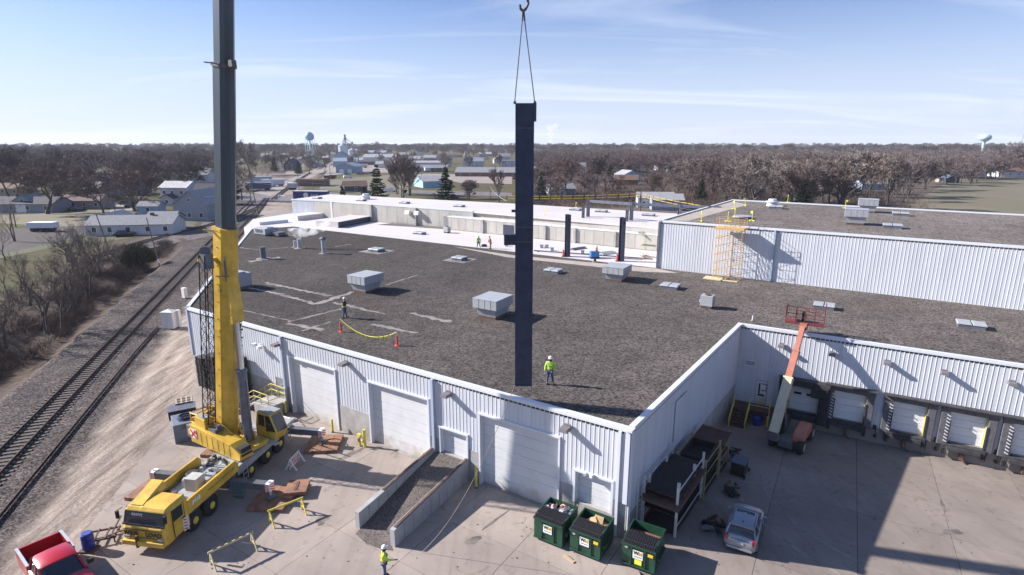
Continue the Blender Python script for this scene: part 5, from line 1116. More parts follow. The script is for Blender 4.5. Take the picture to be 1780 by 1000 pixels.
for x, zlo, ztop, hw in ((0.0, .72, 1.45, 1.16), (.02, .62, 1.50, 1.22), (.10, .55, 1.58, 1.27), (.34, .55, 2.30, 1.28), (.45, .56, 2.44, 1.28), (.75, .62, 2.50, 1.30), (1.2, .66, 2.52, 1.33), (1.72, .66, 2.52, 1.33)):
    secs.append([(x, -hw, zlo), (x, hw, zlo), (x, hw, ztop - .22), (x, hw - .18, ztop), (x, .35, ztop), (x, .25, ztop + (.0 if x < .4 else .02)), (x, -.25, ztop), (x, -hw + .18, ztop), (x, -hw, ztop - .22)])
cab = cb_.loft(secs).build('road_cab', M_yellow, crane, fixn=True, bevel=.015)
# raised roof scoop on the cab, windshield, windows
MB().loft([[(.5, .28, 2.49), (.5, 1.0, 2.49), (.5, 1.0, 2.50), (.5, .28, 2.50)], [(2.3, .35, 2.40), (2.3, 1.2, 2.40), (2.3, 1.2, 2.84), (2.3, .5, 2.84)]]).build('roof_fairing', M_yellow, cab, fixn=True)
ws = MB().loft([[(.085, -1.20, 1.66), (.085, 1.20, 1.66), (.16, 1.20, 1.66), (.16, -1.20, 1.66)], [(.29, -1.18, 2.26), (.29, 1.18, 2.26), (.37, 1.18, 2.26), (.37, -1.18, 2.26)]]).build('windshield', M_glass, cab, fixn=True)
MB().box((.07, 0, 1.62), (.03, 2.5, .08)).box((.20, -.1, 1.85), (.04, 1.0, .03), tilt=Matrix.Rotation(.35, 3, 'Y')).build('wiper', M_black, cab)
for y in (-1, 1):
    MB().box((.98, y * 1.325, 1.92), (.66, .03, .66)).build('side_window', M_glass, cab); MB().box((1.42, y * 1.33, 1.5), (.03, .025, 1.6)).box((.58, y * 1.325, 1.5), (.03, .03, 1.6)).build('door_gap', M_black, cab); MB().box((1.3, y * 1.36, 1.42), (.16, .05, .05)).build('handle', M_black, cab)
    MB().box((.02, y * 1.40, 2.15), (.12, .14, .42)).bar((.25, y * 1.25, 2.45), (.02, y * 1.40, 2.4), .03).build('mirror', M_black, cab)
    MB().box((-.02, y * .98, .92), (.06, .30, .16)).build('headlight', M_galv, cab)
MB().box((-.06, 0, .66), (.22, 2.45, .28)).build('bumper', M_yellow, crane, bevel=.03)
MB().box((-.12, .35, .75), (.10, .12, .7)).build('hook_block_tie', M_brown, crane)
M_ltr = mat('letter_black', (.03, .03, .03), .5)
rr = text('LOAD', .36, M_ltr, (-.035, -.62, 1.16), -math.pi / 2, crane, bold=.012); text('WIDE', .34, M_ltr, (-.035, .72, 1.16), -math.pi / 2, crane, bold=.012)
MB().box((-.03, 0, 1.40), (.02, 2.3, .03)).box((-.03, 0, .95), (.02, 2.3, .03)).build('trim_line', M_ltr, cab)
text('GROVE', .20, M_lab, (.05, .25, 2.26), -math.pi / 2, crane)
# carrier body
MB().box((7.6, 0, .98), (10.6, 1.5, .5)).build('chassis_frame', M_chas, crane)
MB().box((8.0, 0, 1.42), (9.9, 2.5, .12)).build('deck', M_deck, crane, bevel=.01)
pl = MB()
for x in (6.6, 7.5): pl.box((x, .55, 1.50), (.86, 1.1, .03)).box((x, -.5, 1.50), (.86, .9, .03))
pl.build('checker_plate', M_chk, crane)
for y, nm in ((-1.28, 'near'), (1.28, 'far')):
    MB().extrude_side([(1.74, 1.30), (6.1, 1.30), (6.15, 1.8), (5.9, 2.12), (1.74, 2.12)], y - .07, y + .07).build('side_fairing', M_yellow, crane, fixn=True, bevel=.02)
    fl = MB()
    for x in (1.5,): fl.box((x, y, .98), (.05, .28, .85))
    fl.box((1.36, y - (.05 if y < 0 else -.05), .95), (.26, .04, .75)); fo = fl.build('mud_flap', M_lab, crane)
    for k in range(4): MB().box((1.36, y - (.075 if y < 0 else -.075), .68 + k * .18), (.25, .012, .07), tilt=Matrix.Rotation(.5, 3, 'Y')).build('warning_stripe', M_red, fo)
    for x in (8.35,): MB().box((x, y * .99, 1.2), (4.6, .10, .42)).build('side_skirt', M_deck, crane)
    for x in (2.65, 9.25): pass
text('3918', .34, M_lab, (2.35, -1.36, 1.78), 0, crane, bold=.015); text('www.ALLCRANE.COM', .24, mat('letter_brown', (.18, .11, .03), .6), (4.55, -1.36, 1.74), 0, crane)
# engine tray between the fairings
MB().box((3.7, 0, 1.55), (3.9, 2.2, .14)).build('engine_cover', M_deck, crane); MB().box((3.6, -.35, 2.0), (.75, .8, .8)).build('air_box', mat('crane_gray_box', (.42, .41, .38), .6, var=.1, scale=3), crane, bevel=.03); MB().lathe([(.42, 0), (.42, .3), (.3, .34)], 16, (4.55, .55, 1.62)).build('spare_reel', M_black, crane)
MB().box((3.7, .35, 1.85), (.5, .35, .45), .4, top=(.7, .8)).box((4.4, -.2, 2.2), (.15, .15, .5), .3).box((4.3, -.6, 1.8), (.9, .5, .3)).build('boom_rest', M_galv, crane)
tp = MB()
for k in range(5): tp.box((4.9 + k * .22, -.4 + .1 * (k % 2), 1.66), (.1, .9, .08))
tp.build('tie_bars', M_chk, crane); MB().bar((5.9, -.9, 1.5), (6.2, -.3, 1.95), .1).bar((5.9, .7, 1.5), (6.1, .6, 1.95), .1).build('boom_saddle', M_chas, crane)
rnd = random.Random(41)
for k in range(16): MB().box((rnd.uniform(2.2, 5.8) if k < 9 else rnd.uniform(6.2, 7.0), rnd.uniform(-.95, .95), 1.72 if k < 9 else 1.6), (rnd.uniform(.15, .5), rnd.uniform(.12, .4), rnd.uniform(.12, .4)), rnd.random() * 1.5).build('deck_fitting', (M_chas, M_black, M_deck, M_brown)[k % 4], crane, bevel=.015)
MB().path([(2.3, .8, 1.66), (2.9, .95, 1.72), (3.6, .9, 1.66), (4.4, 1.0, 1.75), (5.6, .95, 1.66)], .03, 5).build('hose', M_black, crane)
wheels_x = (2.15, 3.55, 7.35, 9.2, 10.75)
wm = MB().lathe([(.34, -.02), (.50, -.0), (.60, .05), (.62, .12), (.62, .30), (.60, .37), (.5, .40), (.34, .40)], 28, (0, 0, 0), axis=(0, 1, 0)).mesh('wheel', M_tyre); wm.shade_smooth()
hm = MB().lathe([(.34, 0.0), (.32, .03), (.22, .08), (.20, -.06), (.12, -.10), (.02, -.12)], 20, (0, 0, 0), axis=(0, 1, 0)).mesh('hub', M_hubY)
for x in wheels_x:
    for y in (-1, 1):
        wv = inst('wheel', wm, crane, (x, y * 1.30, .62), 0 if y < 0 else math.pi)
        inst('hub', hm, wv, (0, .02, 0))
        MB().box((x, y * .98, 1.22), (1.25, .58, .05)).build('mudguard', M_chas, crane)
MB().box((5.5, 0, 1.0), (.9, 2.5, .7)).build('outrigger_box', M_chas, crane); MB().box((11.9, 0, 1.05), (1.1, 2.6, .75)).build('outrigger_box', M_deck, crane, bevel=.02)
for sx, y1, side in ((5.3, -3.9, 'n'), (5.3, 3.9, 'f'), (12.0, -3.8, 'n'), (11.6, 3.9, 'f')):
    sg = -1 if y1 < 0 else 1
    ob = MB().box((sx, (1.2 * sg + y1) / 2, 1.02), (.42, abs(y1) - 1.2, .42)).build('outrigger_beam', M_chas if sx < 8 else M_steel_gray, crane)
    MB().box((sx, y1, 1.02), (.50, .30, .50)).build('beam_end', M_lab, ob)
    for k in range(3): MB().box((sx - .255, y1 - .02 * sg, .86 + k * .16), (.012, .30, .06), tilt=Matrix.Rotation(.6, 3, 'X')).box((sx, y1 + .155 * sg, .86 + k * .16), (.5, .012, .06), tilt=Matrix.Rotation(.5, 3, 'Y')).build('warning_stripe', M_red, ob)
    jk = MB().lathe([(.09, .35), (.09, 1.3)], 12, (sx, y1, 0)).build('jack', M_galv, ob); MB().lathe([(.30, .26), (.30, .33), (.14, .42)], 16, (sx, y1, 0)).build('jack_pad', M_chas, jk)
st = MB()
for z in (.5, .85, 1.2): st.bar((6.4, -1.42, z), (6.85, -1.42, z), .035)
st.bar((6.4, -1.42, .4), (6.4, -1.42, 1.4), .035).bar((6.85, -1.42, .4), (6.85, -1.42, 1.4), .035).build('ladder', M_galv, crane)
st = MB()
for z in (.4, .75, 1.1, 1.4): st.bar((11.45, -1.45, z), (11.85, -1.45, z), .035)
st.bar((11.45, -1.45, .3), (11.45, -1.45, 1.5), .035).bar((11.85, -1.45, .3), (11.85, -1.45, 1.5), .035).build('ladder', M_galv, crane)
hz = MB()
for k in range(6):
    y0 = -1.6 - k * .13; hz.path([(5.0 + .04 * k, y0, 1.25), (4.9, y0 - .05, .9), (4.92, y0, .35), (5.1, y0 + .08, .12), (5.3, y0 + .05, .4), (5.32, y0, 1.2)], .03, 5)
hz.build('hose_coil', mat('hose_teal', (.04, .13, .15), .5), crane)
# superstructure: +x = forward, under the boom
SC = Vector((-17.9, 34.7)); dz_up = Vector((math.cos(rzC), math.sin(rzC)))
AZF = 117.5; rzF = az2rz(AZF) - rzC
lx_ = (SC - CR); lxx = lx_.x * math.cos(-rzC) - lx_.y * math.sin(-rzC); lyy = lx_.x * math.sin(-rzC) + lx_.y * math.cos(-rzC)
class SF:   # build in the superstructure's own frame, as direct parts of the crane
    def b(s, mb, name, m, parent=None, **k):
        o = mb.build(name, m, parent or crane, **k)
        if parent is None: o.location = (lxx, lyy, 0); o.rotation_euler = (0, 0, rzF)
        return o
S = SF()
S.b(MB().lathe([(1.15, 1.46), (1.15, 1.72)], 28), 'slewing_ring', M_chas)
S.b(MB().box((-.7, 0, 1.85), (4.6, 1.5, .26)).box((-1.3, .38, 2.5), (1.5, .16, 1.3), top=(.45, 1)).box((-1.3, -.38, 2.5), (1.5, .16, 1.3), top=(.45, 1)).box((.5, .38, 2.2), (.7, .12, .6), top=(.5, 1)).box((.5, -.38, 2.2), (.7, .12, .6), top=(.5, 1)), 'turntable_frame', M_yellow, bevel=.02)
hs = S.b(MB().extrude_side([(-3.0, 1.80), (1.2, 1.55), (1.75, 1.60), (1.80, 2.05), (.9, 2.52), (-.5, 2.75), (-3.0, 3.05)], -1.62, -.62), 'machinery_house', M_yellow, fixn=True, bevel=.025)
MB().extrude_side([(-2.7, 3.0), (-1.6, 2.88), (-1.65, 3.52), (-2.6, 3.62)], -1.45, -.80).build('raised_cover', M_yellow, hs, fixn=True, bevel=.02)
MB().box((-2.15, -1.12, 3.60), (.75, .45, .05), tilt=Matrix.Rotation(.1, 3, 'Y')).build('vent_grille', M_deck, hs)
MB().box((-1.05, -1.1, 2.93), (.7, .6, .22)).box((-.9, -1.05, 3.1), (.3, .3, .2)).build('cooler', M_chas, hs); MB().bar((-1.6, -.78, 3.5), (.0, -.75, 2.72), .05).build('brace', M_yellow, hs)
MB().box((1.50, -1.12, 2.10), (.65, .80, .50), top=(.7, .9)).build('radiator', M_black, hs)
gp = MB()
for k in range(6): gp.box((-1.9 + k * .55, -1.63, 2.25 - k * .03), (.014, .012, .85))
gp.build('panel_gap', M_chas, hs)
lg = MB().box((-2.65, -1.64, 2.45), (.62, .015, .62)).build('logo_plate', M_lab, hs); mr_ = mat('logo_red', (.55, .04, .04), .5)
for a_ in (.75, -.75): MB().box((-2.65, -1.655, 2.45), (.72, .012, .12), tilt=Matrix.Rotation(a_, 3, 'Y')).build('logo_stroke', mr_, lg)
MB().box((-2.45, -1.662, 2.6), (.34, .012, .07), tilt=Matrix.Rotation(.9, 3, 'Y')).build('logo_stroke', mr_, lg)
# operator cab on the far side
cabp = MB().extrude_side([(.1, 1.75), (1.75, 1.75), (2.1, 2.4), (1.55, 3.55), (.35, 3.6), (.1, 2.6)], 1.0, 1.95)
oc = S.b(cabp, 'operator_cab', M_yellow, fixn=True, bevel=.03)
MB().box((1.02, 1.48, 3.62), (1.15, .9, .08)).build('roof_panel', M_deck, oc, bevel=.02)
MB().extrude_side([(.35, 2.6), (1.0, 2.6), (1.0, 3.42), (.45, 3.42)], .985, 1.0).build('side_window', M_glass, oc, fixn=True); MB().extrude_side([(1.1, 2.3), (1.98, 2.42), (1.5, 3.45), (1.1, 3.45)], .985, 1.0).build('side_window', M_glass, oc, fixn=True)
MB().loft([[(2.11, 1.08, 2.42), (2.11, 1.88, 2.42), (2.08, 1.88, 2.42), (2.08, 1.08, 2.42)], [(1.60, 1.08, 3.48), (1.60, 1.88, 3.48), (1.56, 1.88, 3.48), (1.56, 1.08, 3.48)]]).build('front_window', M_glass, oc, fixn=True)
MB().box((1.3, .75, 1.82), (2.2, .4, .08)).build('catwalk', M_chk, oc)
# winches, counterweight carrier
wn = S.b(MB().box((-3.3, .0, 2.0), (1.6, 2.2, .35)).box((-3.4, .95, 2.5), (1.2, .12, .8)).box((-3.4, -.35, 2.5), (1.2, .12, .8)), 'winch_frame', M_yellow)
MB().lathe([(.5, -.55), (.5, -.5), (.34, -.48), (.34, .48), (.5, .5), (.5, .55)], 18, (-3.3, .3, 2.6), axis=(0, 1, 0)).build('winch_drum', M_brown, wn); MB().lathe([(.4, -.5), (.4, -.45), (.28, -.43), (.28, .43), (.4, .45), (.4, .5)], 18, (-2.5, .3, 2.45), axis=(0, 1, 0)).build('winch_drum', M_brown, wn)
hr = S.b(MB().box((-4.3, .3, 2.6), (.7, .9, .5)).box((-4.4, -.3, 2.3), (.6, .3, .6), .3).box((-4.1, .9, 2.9), (.5, .3, .3), .4), 'hydraulic_motor', mat('oily_yellow', (.42, .25, .05), .5, var=.3, scale=4), bevel=.03)
q = MB()
for y in (-.5, 1.2):
    for z in (2.35, 3.0): q.tube((-4.6, y, z), (-2.0, y, z), .035, n=6)
    for x in (-4.6, -3.3, -2.0): q.tube((x, y, 2.0), (x, y, 3.0), .035, n=6)
q.tube((-4.6, -.5, 3.0), (-4.6, 1.2, 3.0), .035, n=6).tube((-2.0, -.5, 3.0), (-2.0, 1.2, 3.0), .035, n=6); S.b(q, 'guard_frame', M_yellow)
S.b(MB().box((-4.6, .6, 1.6), (1.0, 2.4, .9)), 'counterweight', M_steel_gray, bevel=.04)
q = MB()
for y in (2.3, 2.85): q.tube((-1.4, y, 2.45), (1.3, y, 2.45), .04, n=6)
S.b(q, 'step_rails', M_lab)
# boom: telescoped sections leaning forward about 9 degrees
BX, BZ, SLP = -1.3, 2.35, .165
bt_ = math.atan(SLP); bq = Matrix.Rotation(bt_, 3, 'Y')
def boompt(z, ox=0.0, oy=0.0): return Vector((BX + SLP * (z - BZ) + ox, oy, z))
def boom_sec(z0, z1, w_, d_, ex=0.0):
    prof = [(-d_ / 2, -w_ / 2 + .1), (-d_ / 2, w_ / 2 - .1), (-d_ / 2 + .1, w_ / 2), (d_ * .12, w_ / 2), (d_ * .36, w_ * .36), (d_ / 2, w_ * .14), (d_ / 2, -w_ * .14), (d_ * .36, -w_ * .36), (d_ * .12, -w_ / 2), (-d_ / 2 + .1, -w_ / 2)]
    return MB().loft([[tuple(boompt(z) + bq @ Vector((x, y, 0))) for x, y in prof] for z in (z0, z1)])
M_boomg = mat('boom_slate', (0.060, 0.080, 0.105), .38, .15, var=.18, scale=.8, detail=8, coat=.2, stretch=(1, 1, .25))
bo = S.b(boom_sec(2.0, 16.1, 1.10, 1.30), 'boom_base', M_yellow, fixn=True)
S.b(boom_sec(15.8, 25.2, .94, 1.08), 'boom_section', M_boomg, fixn=True); S.b(boom_sec(25.0, 42, .86, .98), 'boom_section', M_boomg, fixn=True); S.b(boom_sec(41.8, 58, .76, .86), 'boom_section', M_boomg, fixn=True)
for z, w_, d_ in ((16.05, 1.20, 1.42), (9.6, 1.14, 1.36), (3.0, 1.15, 1.4), (12.6, 1.13, 1.34)): boom_sec(z - .09, z + .09, w_, d_).build('collar', M_yellow, bo, fixn=True)
cl = boom_sec(25.05, 25.25, 1.06, 1.22); o = S.b(cl, 'boom_collar', M_chas, fixn=True); c0 = boompt(25.2, 0, -.5); MB().bar(c0, c0 + Vector((-.4, -.5, .05)), .06).box(c0 + Vector((.75, .35, .0)), (.3, .3, .35)).build('cable_guide', M_chas, o)
# small fittings on the boom
c0 = boompt(15.95, -.55, -.45); MB().bar(c0, c0 + Vector((-.35, -.5, .1)), .10).bar(c0 - Vector((0, 0, 1.7)), c0 + Vector((-.5, -.65, -1.75)), .22).box(c0 + Vector((-.6, -.6, -1.75)), (.5, .3, .16)).build('jib_bracket', M_yellow, bo)
rnd = random.Random(2); dt = MB()
for k in range(11): z = 3.5 + k * 1.15; c0 = boompt(z, -.2, -.57); dt.box(c0, (.05, .05, .05))
dt.build('bolt_row', M_chas, bo); c0 = boompt(11.5, .35, -.5); dt = MB()
text('39', .35, M_brown, boompt(12.3, .1, -.62), 0, bo)
ck = boompt(13.2, .35, -.55); MB().bar(ck - Vector((.6, .05, 0)), ck + Vector((.6, -.05, .1)), .05).bar(ck + Vector((.2, 0, -.3)), ck + Vector((.25, 0, 1.1)), .05).bar(ck + Vector((.35, 0, 0.1)), ck + Vector((.3, 0, 1.3)), .035).build('latch_rod', M_chas, bo)
# fishplate where the lift cylinder meets the boom
cz = 10.4; c1 = boompt(cz, .75, 0); c0 = Vector((.55, 0, 2.15)); ax = c1 - c0
fp = MB().extrude_side([(boompt(10.0, .4).x, 10.0), (boompt(10.4, .95).x, 10.2), (boompt(10.9, .9).x, 11.2), (boompt(13.4, .35).x, 13.4)], -.42, .42).build('fish_plate', M_yellow, bo, fixn=True)
cy = S.b(MB().tube(c0, c0 + ax * .58, .30, n=18), 'lift_cylinder', M_steel_gray, smooth=True); MB().tube(c0 + ax * .57, c1, .19, n=16).build('piston_rod', mat('chrome_rod', (.55, .56, .58), .25, .8), cy, smooth=True); MB().tube(c0 + ax * .565, c0 + ax * .59, .34, n=18).build('gland', M_steel_gray, cy)
MB().tube(c0 + ax * .05 + Vector((.32, 0, 0)), c0 + ax * .5 + Vector((.32, 0, 0)), .03, n=6).build('hydraulic_pipe', M_chas, cy)
# stowed lattice jib beside the boom
lat = MB(); cz0, cz1 = 3.2, 14.6; hw = .26; n = 17
corner = lambda z, i: boompt(z, -.55 + (hw if i in (1, 2) else -hw), -1.05 + (hw if i in (2, 3) else -hw) * 1.0)
for i in range(4): lat.tube(corner(cz0, i), corner(cz1, i), .034, n=5)
for k in range(n):
    za, zb = cz0 + (cz1 - cz0) * k / n, cz0 + (cz1 - cz0) * (k + 1) / n
    for i in range(4):
        j = (i + 1) % 4; p, q = (i, j) if k % 2 else (j, i); lat.tube(corner(za, p), corner(zb, q), .017, n=4); lat.tube(corner(za, i), corner(za, j), .014, n=4)
lj = S.b(lat, 'stowed_jib', M_black); jc = boompt(14.8, -.55, -1.05); MB().lathe([(.30, -.08), (.30, .08)], 18, jc, axis=(.8, -1, 0)).build('jib_sheave', M_steel_gray, lj); MB().box(jc + Vector((0, 0, -.6)), (.5, .5, .9)).build('jib_head', M_steel_gray, lj)
hs_ = MB()
rnd = random.Random(4)
for k in range(40): z = 3.3 + k * .19; c0 = boompt(z, .25, .62 + .06 * (k % 3)); hs_.box(c0, (.16, .16, .10), .3 * (k % 4))
S.b(hs_, 'hose_chain', M_black)
# boom head and luffing jib above the frame, hoist rope, hook
COLX, COLY = .45, 25.0
tipw = Vector((COLX, COLY)) - SC; tx = tipw.x * math.cos(az2rz(AZF)) + tipw.y * math.sin(az2rz(AZF)); ty = -tipw.x * math.sin(az2rz(AZF)) + tipw.y * math.cos(az2rz(AZF))
h0 = boompt(58); h1_ = Vector((tx, ty, 66)); jb = MB(); dj = (h1_ - h0)
for i in ((.35, .35), (.35, -.35), (-.35, -.35), (-.35, .35)): jb.tube(h0 + Vector((0, i[0], i[1])), h1_ + Vector((0, i[0] * .4, i[1] * .4)), .06, n=5)
for k in range(12):
    a_, b_ = h0 + dj * (k / 12), h0 + dj * ((k + 1) / 12); jb.tube(a_ + Vector((0, .35, .35)), b_ + Vector((0, -.35, .35)), .03, n=4).tube(a_ + Vector((0, .35, -.35)), b_ + Vector((0, .35, .35)), .03, n=4).tube(a_ + Vector((0, -.35, .35)), b_ + Vector((0, -.35, -.35)), .03, n=4)
S.b(jb, 'lattice_jib', M_chas); 
# mats under the outriggers
mats_ = [(cpt(5.2, 4.1), 2.7, 1.6, 'long rusty mat under the left front outrigger of the crane', .0), (cpt(5.4, -4.0), 2.4, 2.2, 'rusty mat under the near outrigger in the crane shadow', .1), (cpt(12.0, -3.9), 2.3, 2.3, 'rusty mat at the outrigger by the leftmost tall door', .25), (cpt(10.2, 3.2), 2.2, 1.3, 'rusty mat behind the machinery house of the crane', .1)]
for p, L, W_, lab, r_ in mats_:
    e = empty('crane_mat', (p.x, p.y, 0), rzC + r_, lab, 'crane mat', 'rusty crane mats'); n = 4
    for k in range(n): MB().box((0, (k - (n - 1) / 2) * W_ / n, .12), (L, W_ / n - .02, .22)).build('mat_beam', M_rust, e)
p = cpt(6.4, -5.0); e = empty('crane_mat', (p.x, p.y, .24), rzC + .3, 'small rusty plate stacked on the mat by the yellow barrier', 'crane mat', 'rusty crane mats'); MB().box((0, 0, .1), (1.4, 1.3, .2)).build('mat_beam', M_rust, e); MB().box((0, 0, .21), (.9, .15, .03)).build('lifting_bar', M_brown, e)
p = cpt(12.0, -4.5); e = empty('steel_cable', (p.x, p.y, .26), 0, 'black cable looped on the mat near the leftmost tall door', 'cable'); MB().path([(.7 * math.cos(a / 4), .6 * math.sin(a / 4), 0) for a in range(19)], .03, 5).build('loop', M_black, e)
# counterweight blocks set down behind the crane
p = at(326, 763, 0); e = empty('counterweight_stack', (p.x + .3, p.y + .85, 0), az2rz(56), 'blue-gray counterweight blocks standing behind the yellow machinery house', 'counterweight')
for k, (x, L) in enumerate(((-.85, 1.35), (.55, 1.35), (1.7, .8))): MB().box((x, 0, .72), (L, 2.0, 1.44 if k < 2 else 1.2)).build('weight_block', mat('weight_slate', (.13, .16, .20), .6, var=.15, scale=1.5), e, bevel=.03)
for x in (-.85, .55): MB().box((x, -1.0, 1.2), (.3, .05, .32)).box((x, -.2, 1.46), (.5, .5, .05)).build('lifting_lug', M_chas, e)
p2 = Vector(e.location) + Vector((-.5, -.35, 1.45)); c = empty('rope_coil', p2, 0, 'dark blue rope coil lying on the counterweight blocks', 'rope'); m_ = MB()
for k in range(3): m_.path([((.55 - .05 * k) * math.cos(a / 3), (.55 - .05 * k) * math.sin(a / 3), .05 + .06 * k) for a in range(20)], .05, 5)
m_.build('coil', mat('rope_blue', (.02, .03, .10), .8), c)
p = at(322, 712, 0); e = empty('wood_pallet', (p.x, p.y, .75), az2rz(60), 'weathered pallet leaning on dark boxes behind the counterweights', 'pallet')
for k in range(7): MB().box((-.55 + k * .18, 0, .08), (.10, 1.1, .03)).build('slat', M_timber if k % 2 else mat('pale_wood', (.38, .33, .27), .85), e)
for y in (-.5, 0, .5): MB().box((0, y, .02), (1.25, .08, .09)).build('bearer', M_timber, e)
p = at(318, 722, 0); e = empty('dark_crate', (p.x, p.y, 0), az2rz(60), 'black rigging box behind the counterweights', 'crate'); MB().box((0, 0, .36), (1.9, 1.2, .7)).build('box_body', M_black, e, bevel=.02); MB().box((0, 0, .72), (1.95, 1.25, .04)).build('lid', M_steel_gray, e)
p = at(405, 700, 0); e = empty('parts_rack', (p.x - 1.6, p.y + 1.0, 0), az2rz(30), 'thin tube frame rack behind the crane winches', 'rack'); q = MB()
for x in (-.6, .6): q.tube((x, 0, 0), (x, 0, 1.3), .03, n=5)
q.tube((-.6, 0, 1.3), (.6, 0, 1.3), .03, n=5).build('tube_frame', M_brown, e); MB().box((0, 0, .1), (1.4, .6, .1)).build('base', M_timber, e)

# ------------------------------------------------------------------ hanging column
zb = CAMH + ray(911, 668).z / ray(911, 668).y * COLY; zt = CAMH + ray(908, 180).z / ray(908, 180).y * COLY
colr = empty('hanging_column', (COLX + .08, COLY, zb), R(0), 'dark blue steel column hanging upright from two slings', 'steel column')
Hc = zt - zb; cw = .78
MB().box((0, -.19, Hc / 2), (cw, .035, Hc)).build('flange', M_steel, colr); MB().box((0, .19, Hc / 2), (cw, .035, Hc)).build('flange', M_steel, colr); MB().box((0, 0, Hc / 2), (.03, .345, Hc)).build('web', M_steel, colr)
for z in (Hc * .54, Hc * .60, Hc * .92): MB().box((0, 0, z), (cw - .02, .345, .03)).build('stiffener', M_steel, colr)
for z in (Hc * .565 - .32, Hc * .565 + .32, Hc * .921): MB().box((0, -.212, z), (cw, .008, .025)).build('weld_seam', M_chas, colr)
MB().box((-cw / 2 - .24, 0, Hc * .5455), (.50, .3, .46)).build('beam_bracket', M_steel, colr); MB().box((-cw / 2 - .08, 0, Hc * .645), (.16, .2, .1)).build('lug', M_steel, colr)
MB().box((0, 0, .02), (cw + .02, .5, .04)).build('base_plate', M_steel, colr)
MB().box((.42, -.05, Hc - .35), (.12, .1, .75), -.2).box((.37, -.05, Hc - .15), (.16, .12, .12)).build('clamp', M_chas, colr)
hkz = CAMH + ray(907, 16).z / ray(907, 16).y * COLY
sl_ = [(-cw / 2 - .03, zt), (cw / 2 + .02, zt)]
hk = empty('crane_hook', (COLX, COLY, hkz), 0, 'dark crane hook at the top holding both slings', 'hook')
q = MB(); q.path([(.0, 0, .55), (.16, 0, .42), (.2, 0, .2), (.1, 0, 0), (0, 0, -.08), (-.12, 0, .02), (-.14, 0, .16)], .055, 8); q.build('hook_bow', M_chas, hk); MB().box((-.15, 0, .62), (.22, .2, .3)).build('hook_block', M_brown, hk, bevel=.03)
MB().tube((-.05, 0, .7), (-.05, 0, 66 - hkz), .03, n=6).build('hoist_rope', M_chas, hk)
for i, (x, z) in enumerate(sl_):
    s_ = empty('lifting_sling', (COLX, COLY, hkz), 0, ('left' if i == 0 else 'right') + ' sling from the hook to the column top', 'sling', 'slings holding the column'); q = Vector((x + .08, 0, z - hkz + .04))
    MB().tube((0.02 * (1 if i else -1), 0, -.05), q * .12, .035, n=6).tube(q * .12, q * .99, .022, n=6).build('rope', M_chas, s_); MB().lathe([(.05, -.03), (.07, 0), (.05, .03)], 8, q, axis=(0, 1, 0)).build('shackle', M_steel_gray, s_)
tg = empty('tag_line', (COLX, COLY, zb), 0, 'long thin tag line hanging from the column foot to the yard', 'rope')
g_ = at(733, 961, 0); a_ = Vector((-.30, 0, 0)); b_ = Vector((g_.x - COLX, g_.y - COLY, .03 - zb))
P = []
for k in range(25):
    q = k / 24; c = a_.lerp(b_, q); c.z -= 1.25 * 4 * q * (1 - q) * .9; P.append(c)
MB().path(P, .013, 5).build('rope', mat('rope_tan', (.34, .27, .22), .9), tg)

# ------------------------------------------------------------------ barriers, barrel, shed, pallets
M_barr = mat('barrier_cream', (.52, .46, .25), .7)
def sawhorse(p0, p1, lab, zt_=.95, m=None, board=False, ends=(0, 1)):
    p0, p1 = Vector((p0[0], p0[1])), Vector((p1[0], p1[1])); L = (p1 - p0).length; e = empty('barricade', (p0.x, p0.y, 0), math.atan2(p1.y - p0.y, p1.x - p0.x), lab, 'barricade'); m = m or M_barr
    MB().box((L / 2, 0, zt_), (L, .05, .18 if board else .11)).build('beam', m, e)
    for k in ends:
        x = .1 if k == 0 else L - .1
        for y in (-1, 1): MB().bar((x, 0, zt_), (x + .06, y * .38, .0), .05, .09).build('leg', m, e)
        MB().bar((x + .04, -.22, .38), (x + .04, .22, .38), .04, .08).build('brace', m, e)
    return e, L
a_, b_ = at(361, 962, .95), at(440, 925, .95); e, L = sawhorse(a_, b_, 'cream sawhorse barrier with black dashes, nearest the bottom of the picture')
for k in range(6): MB().box((.35 + k * L / 6.3, 0, 1.01), (L / 12, .06, .02)).build('dash', M_black, e)
a_, b_ = at(465, 889, .95), at(527, 865, .95); sawhorse(a_, b_, 'yellow barrier leaning over the rusty mat in the crane shadow', .95, M_safety)
a_, b_ = at(503, 806, .6), at(520, 788, .6); e, L = sawhorse(a_, b_, 'small red and white striped barrier between the crane and the tall doors', .75, M_lab, True)
for z in (.45, .2): MB().box((L / 2, 0, z), (L, .04, .14)).build('board', M_lab, e)
for k in range(6):
    for z in (.75, .45, .2): MB().box((.1 + k * L / 6, -.03, z), (L / 14, .015, .15), tilt=Matrix.Rotation(.4, 3, 'Y')).build('stripe', M_red, e)
p = at(150, 962, 0); e = empty('blue_barrel', (p.x, p.y + .25, .0), 0, 'blue plastic barrel standing beside the red pickup truck', 'barrel')
MB().lathe([(.24, .1), (.29, .16), (.29, .42), (.305, .45), (.29, .48), (.29, .75), (.305, .78), (.29, .81), (.28, 1.0), (.22, 1.06)], 20).build('body', mat('drum_blue', (0.015, 0.04, 0.30), .45), e, smooth=True); MB().lathe([(.235, 1.055), (.235, 1.07)], 18).build('lid', mat('drum_blue2', (0.04, 0.06, 0.28), .5), e); MB().box((0, 0, .05), (.8, .6, .1)).build('stand', M_brown, e)
p = at(178, 938, 0); e = empty('scrap_rack', (p.x, p.y, 0), az2rz(70), 'low brown steel frame with scrap timber by the barrel', 'frame'); q = MB()
for y in (-.45, .45): q.bar((-.8, y, .3), (.8, y, .3), .07, .1).bar((-.7, y, 0), (-.7, y, .3), .06).bar((.7, y, 0), (.7, y, .3), .06)
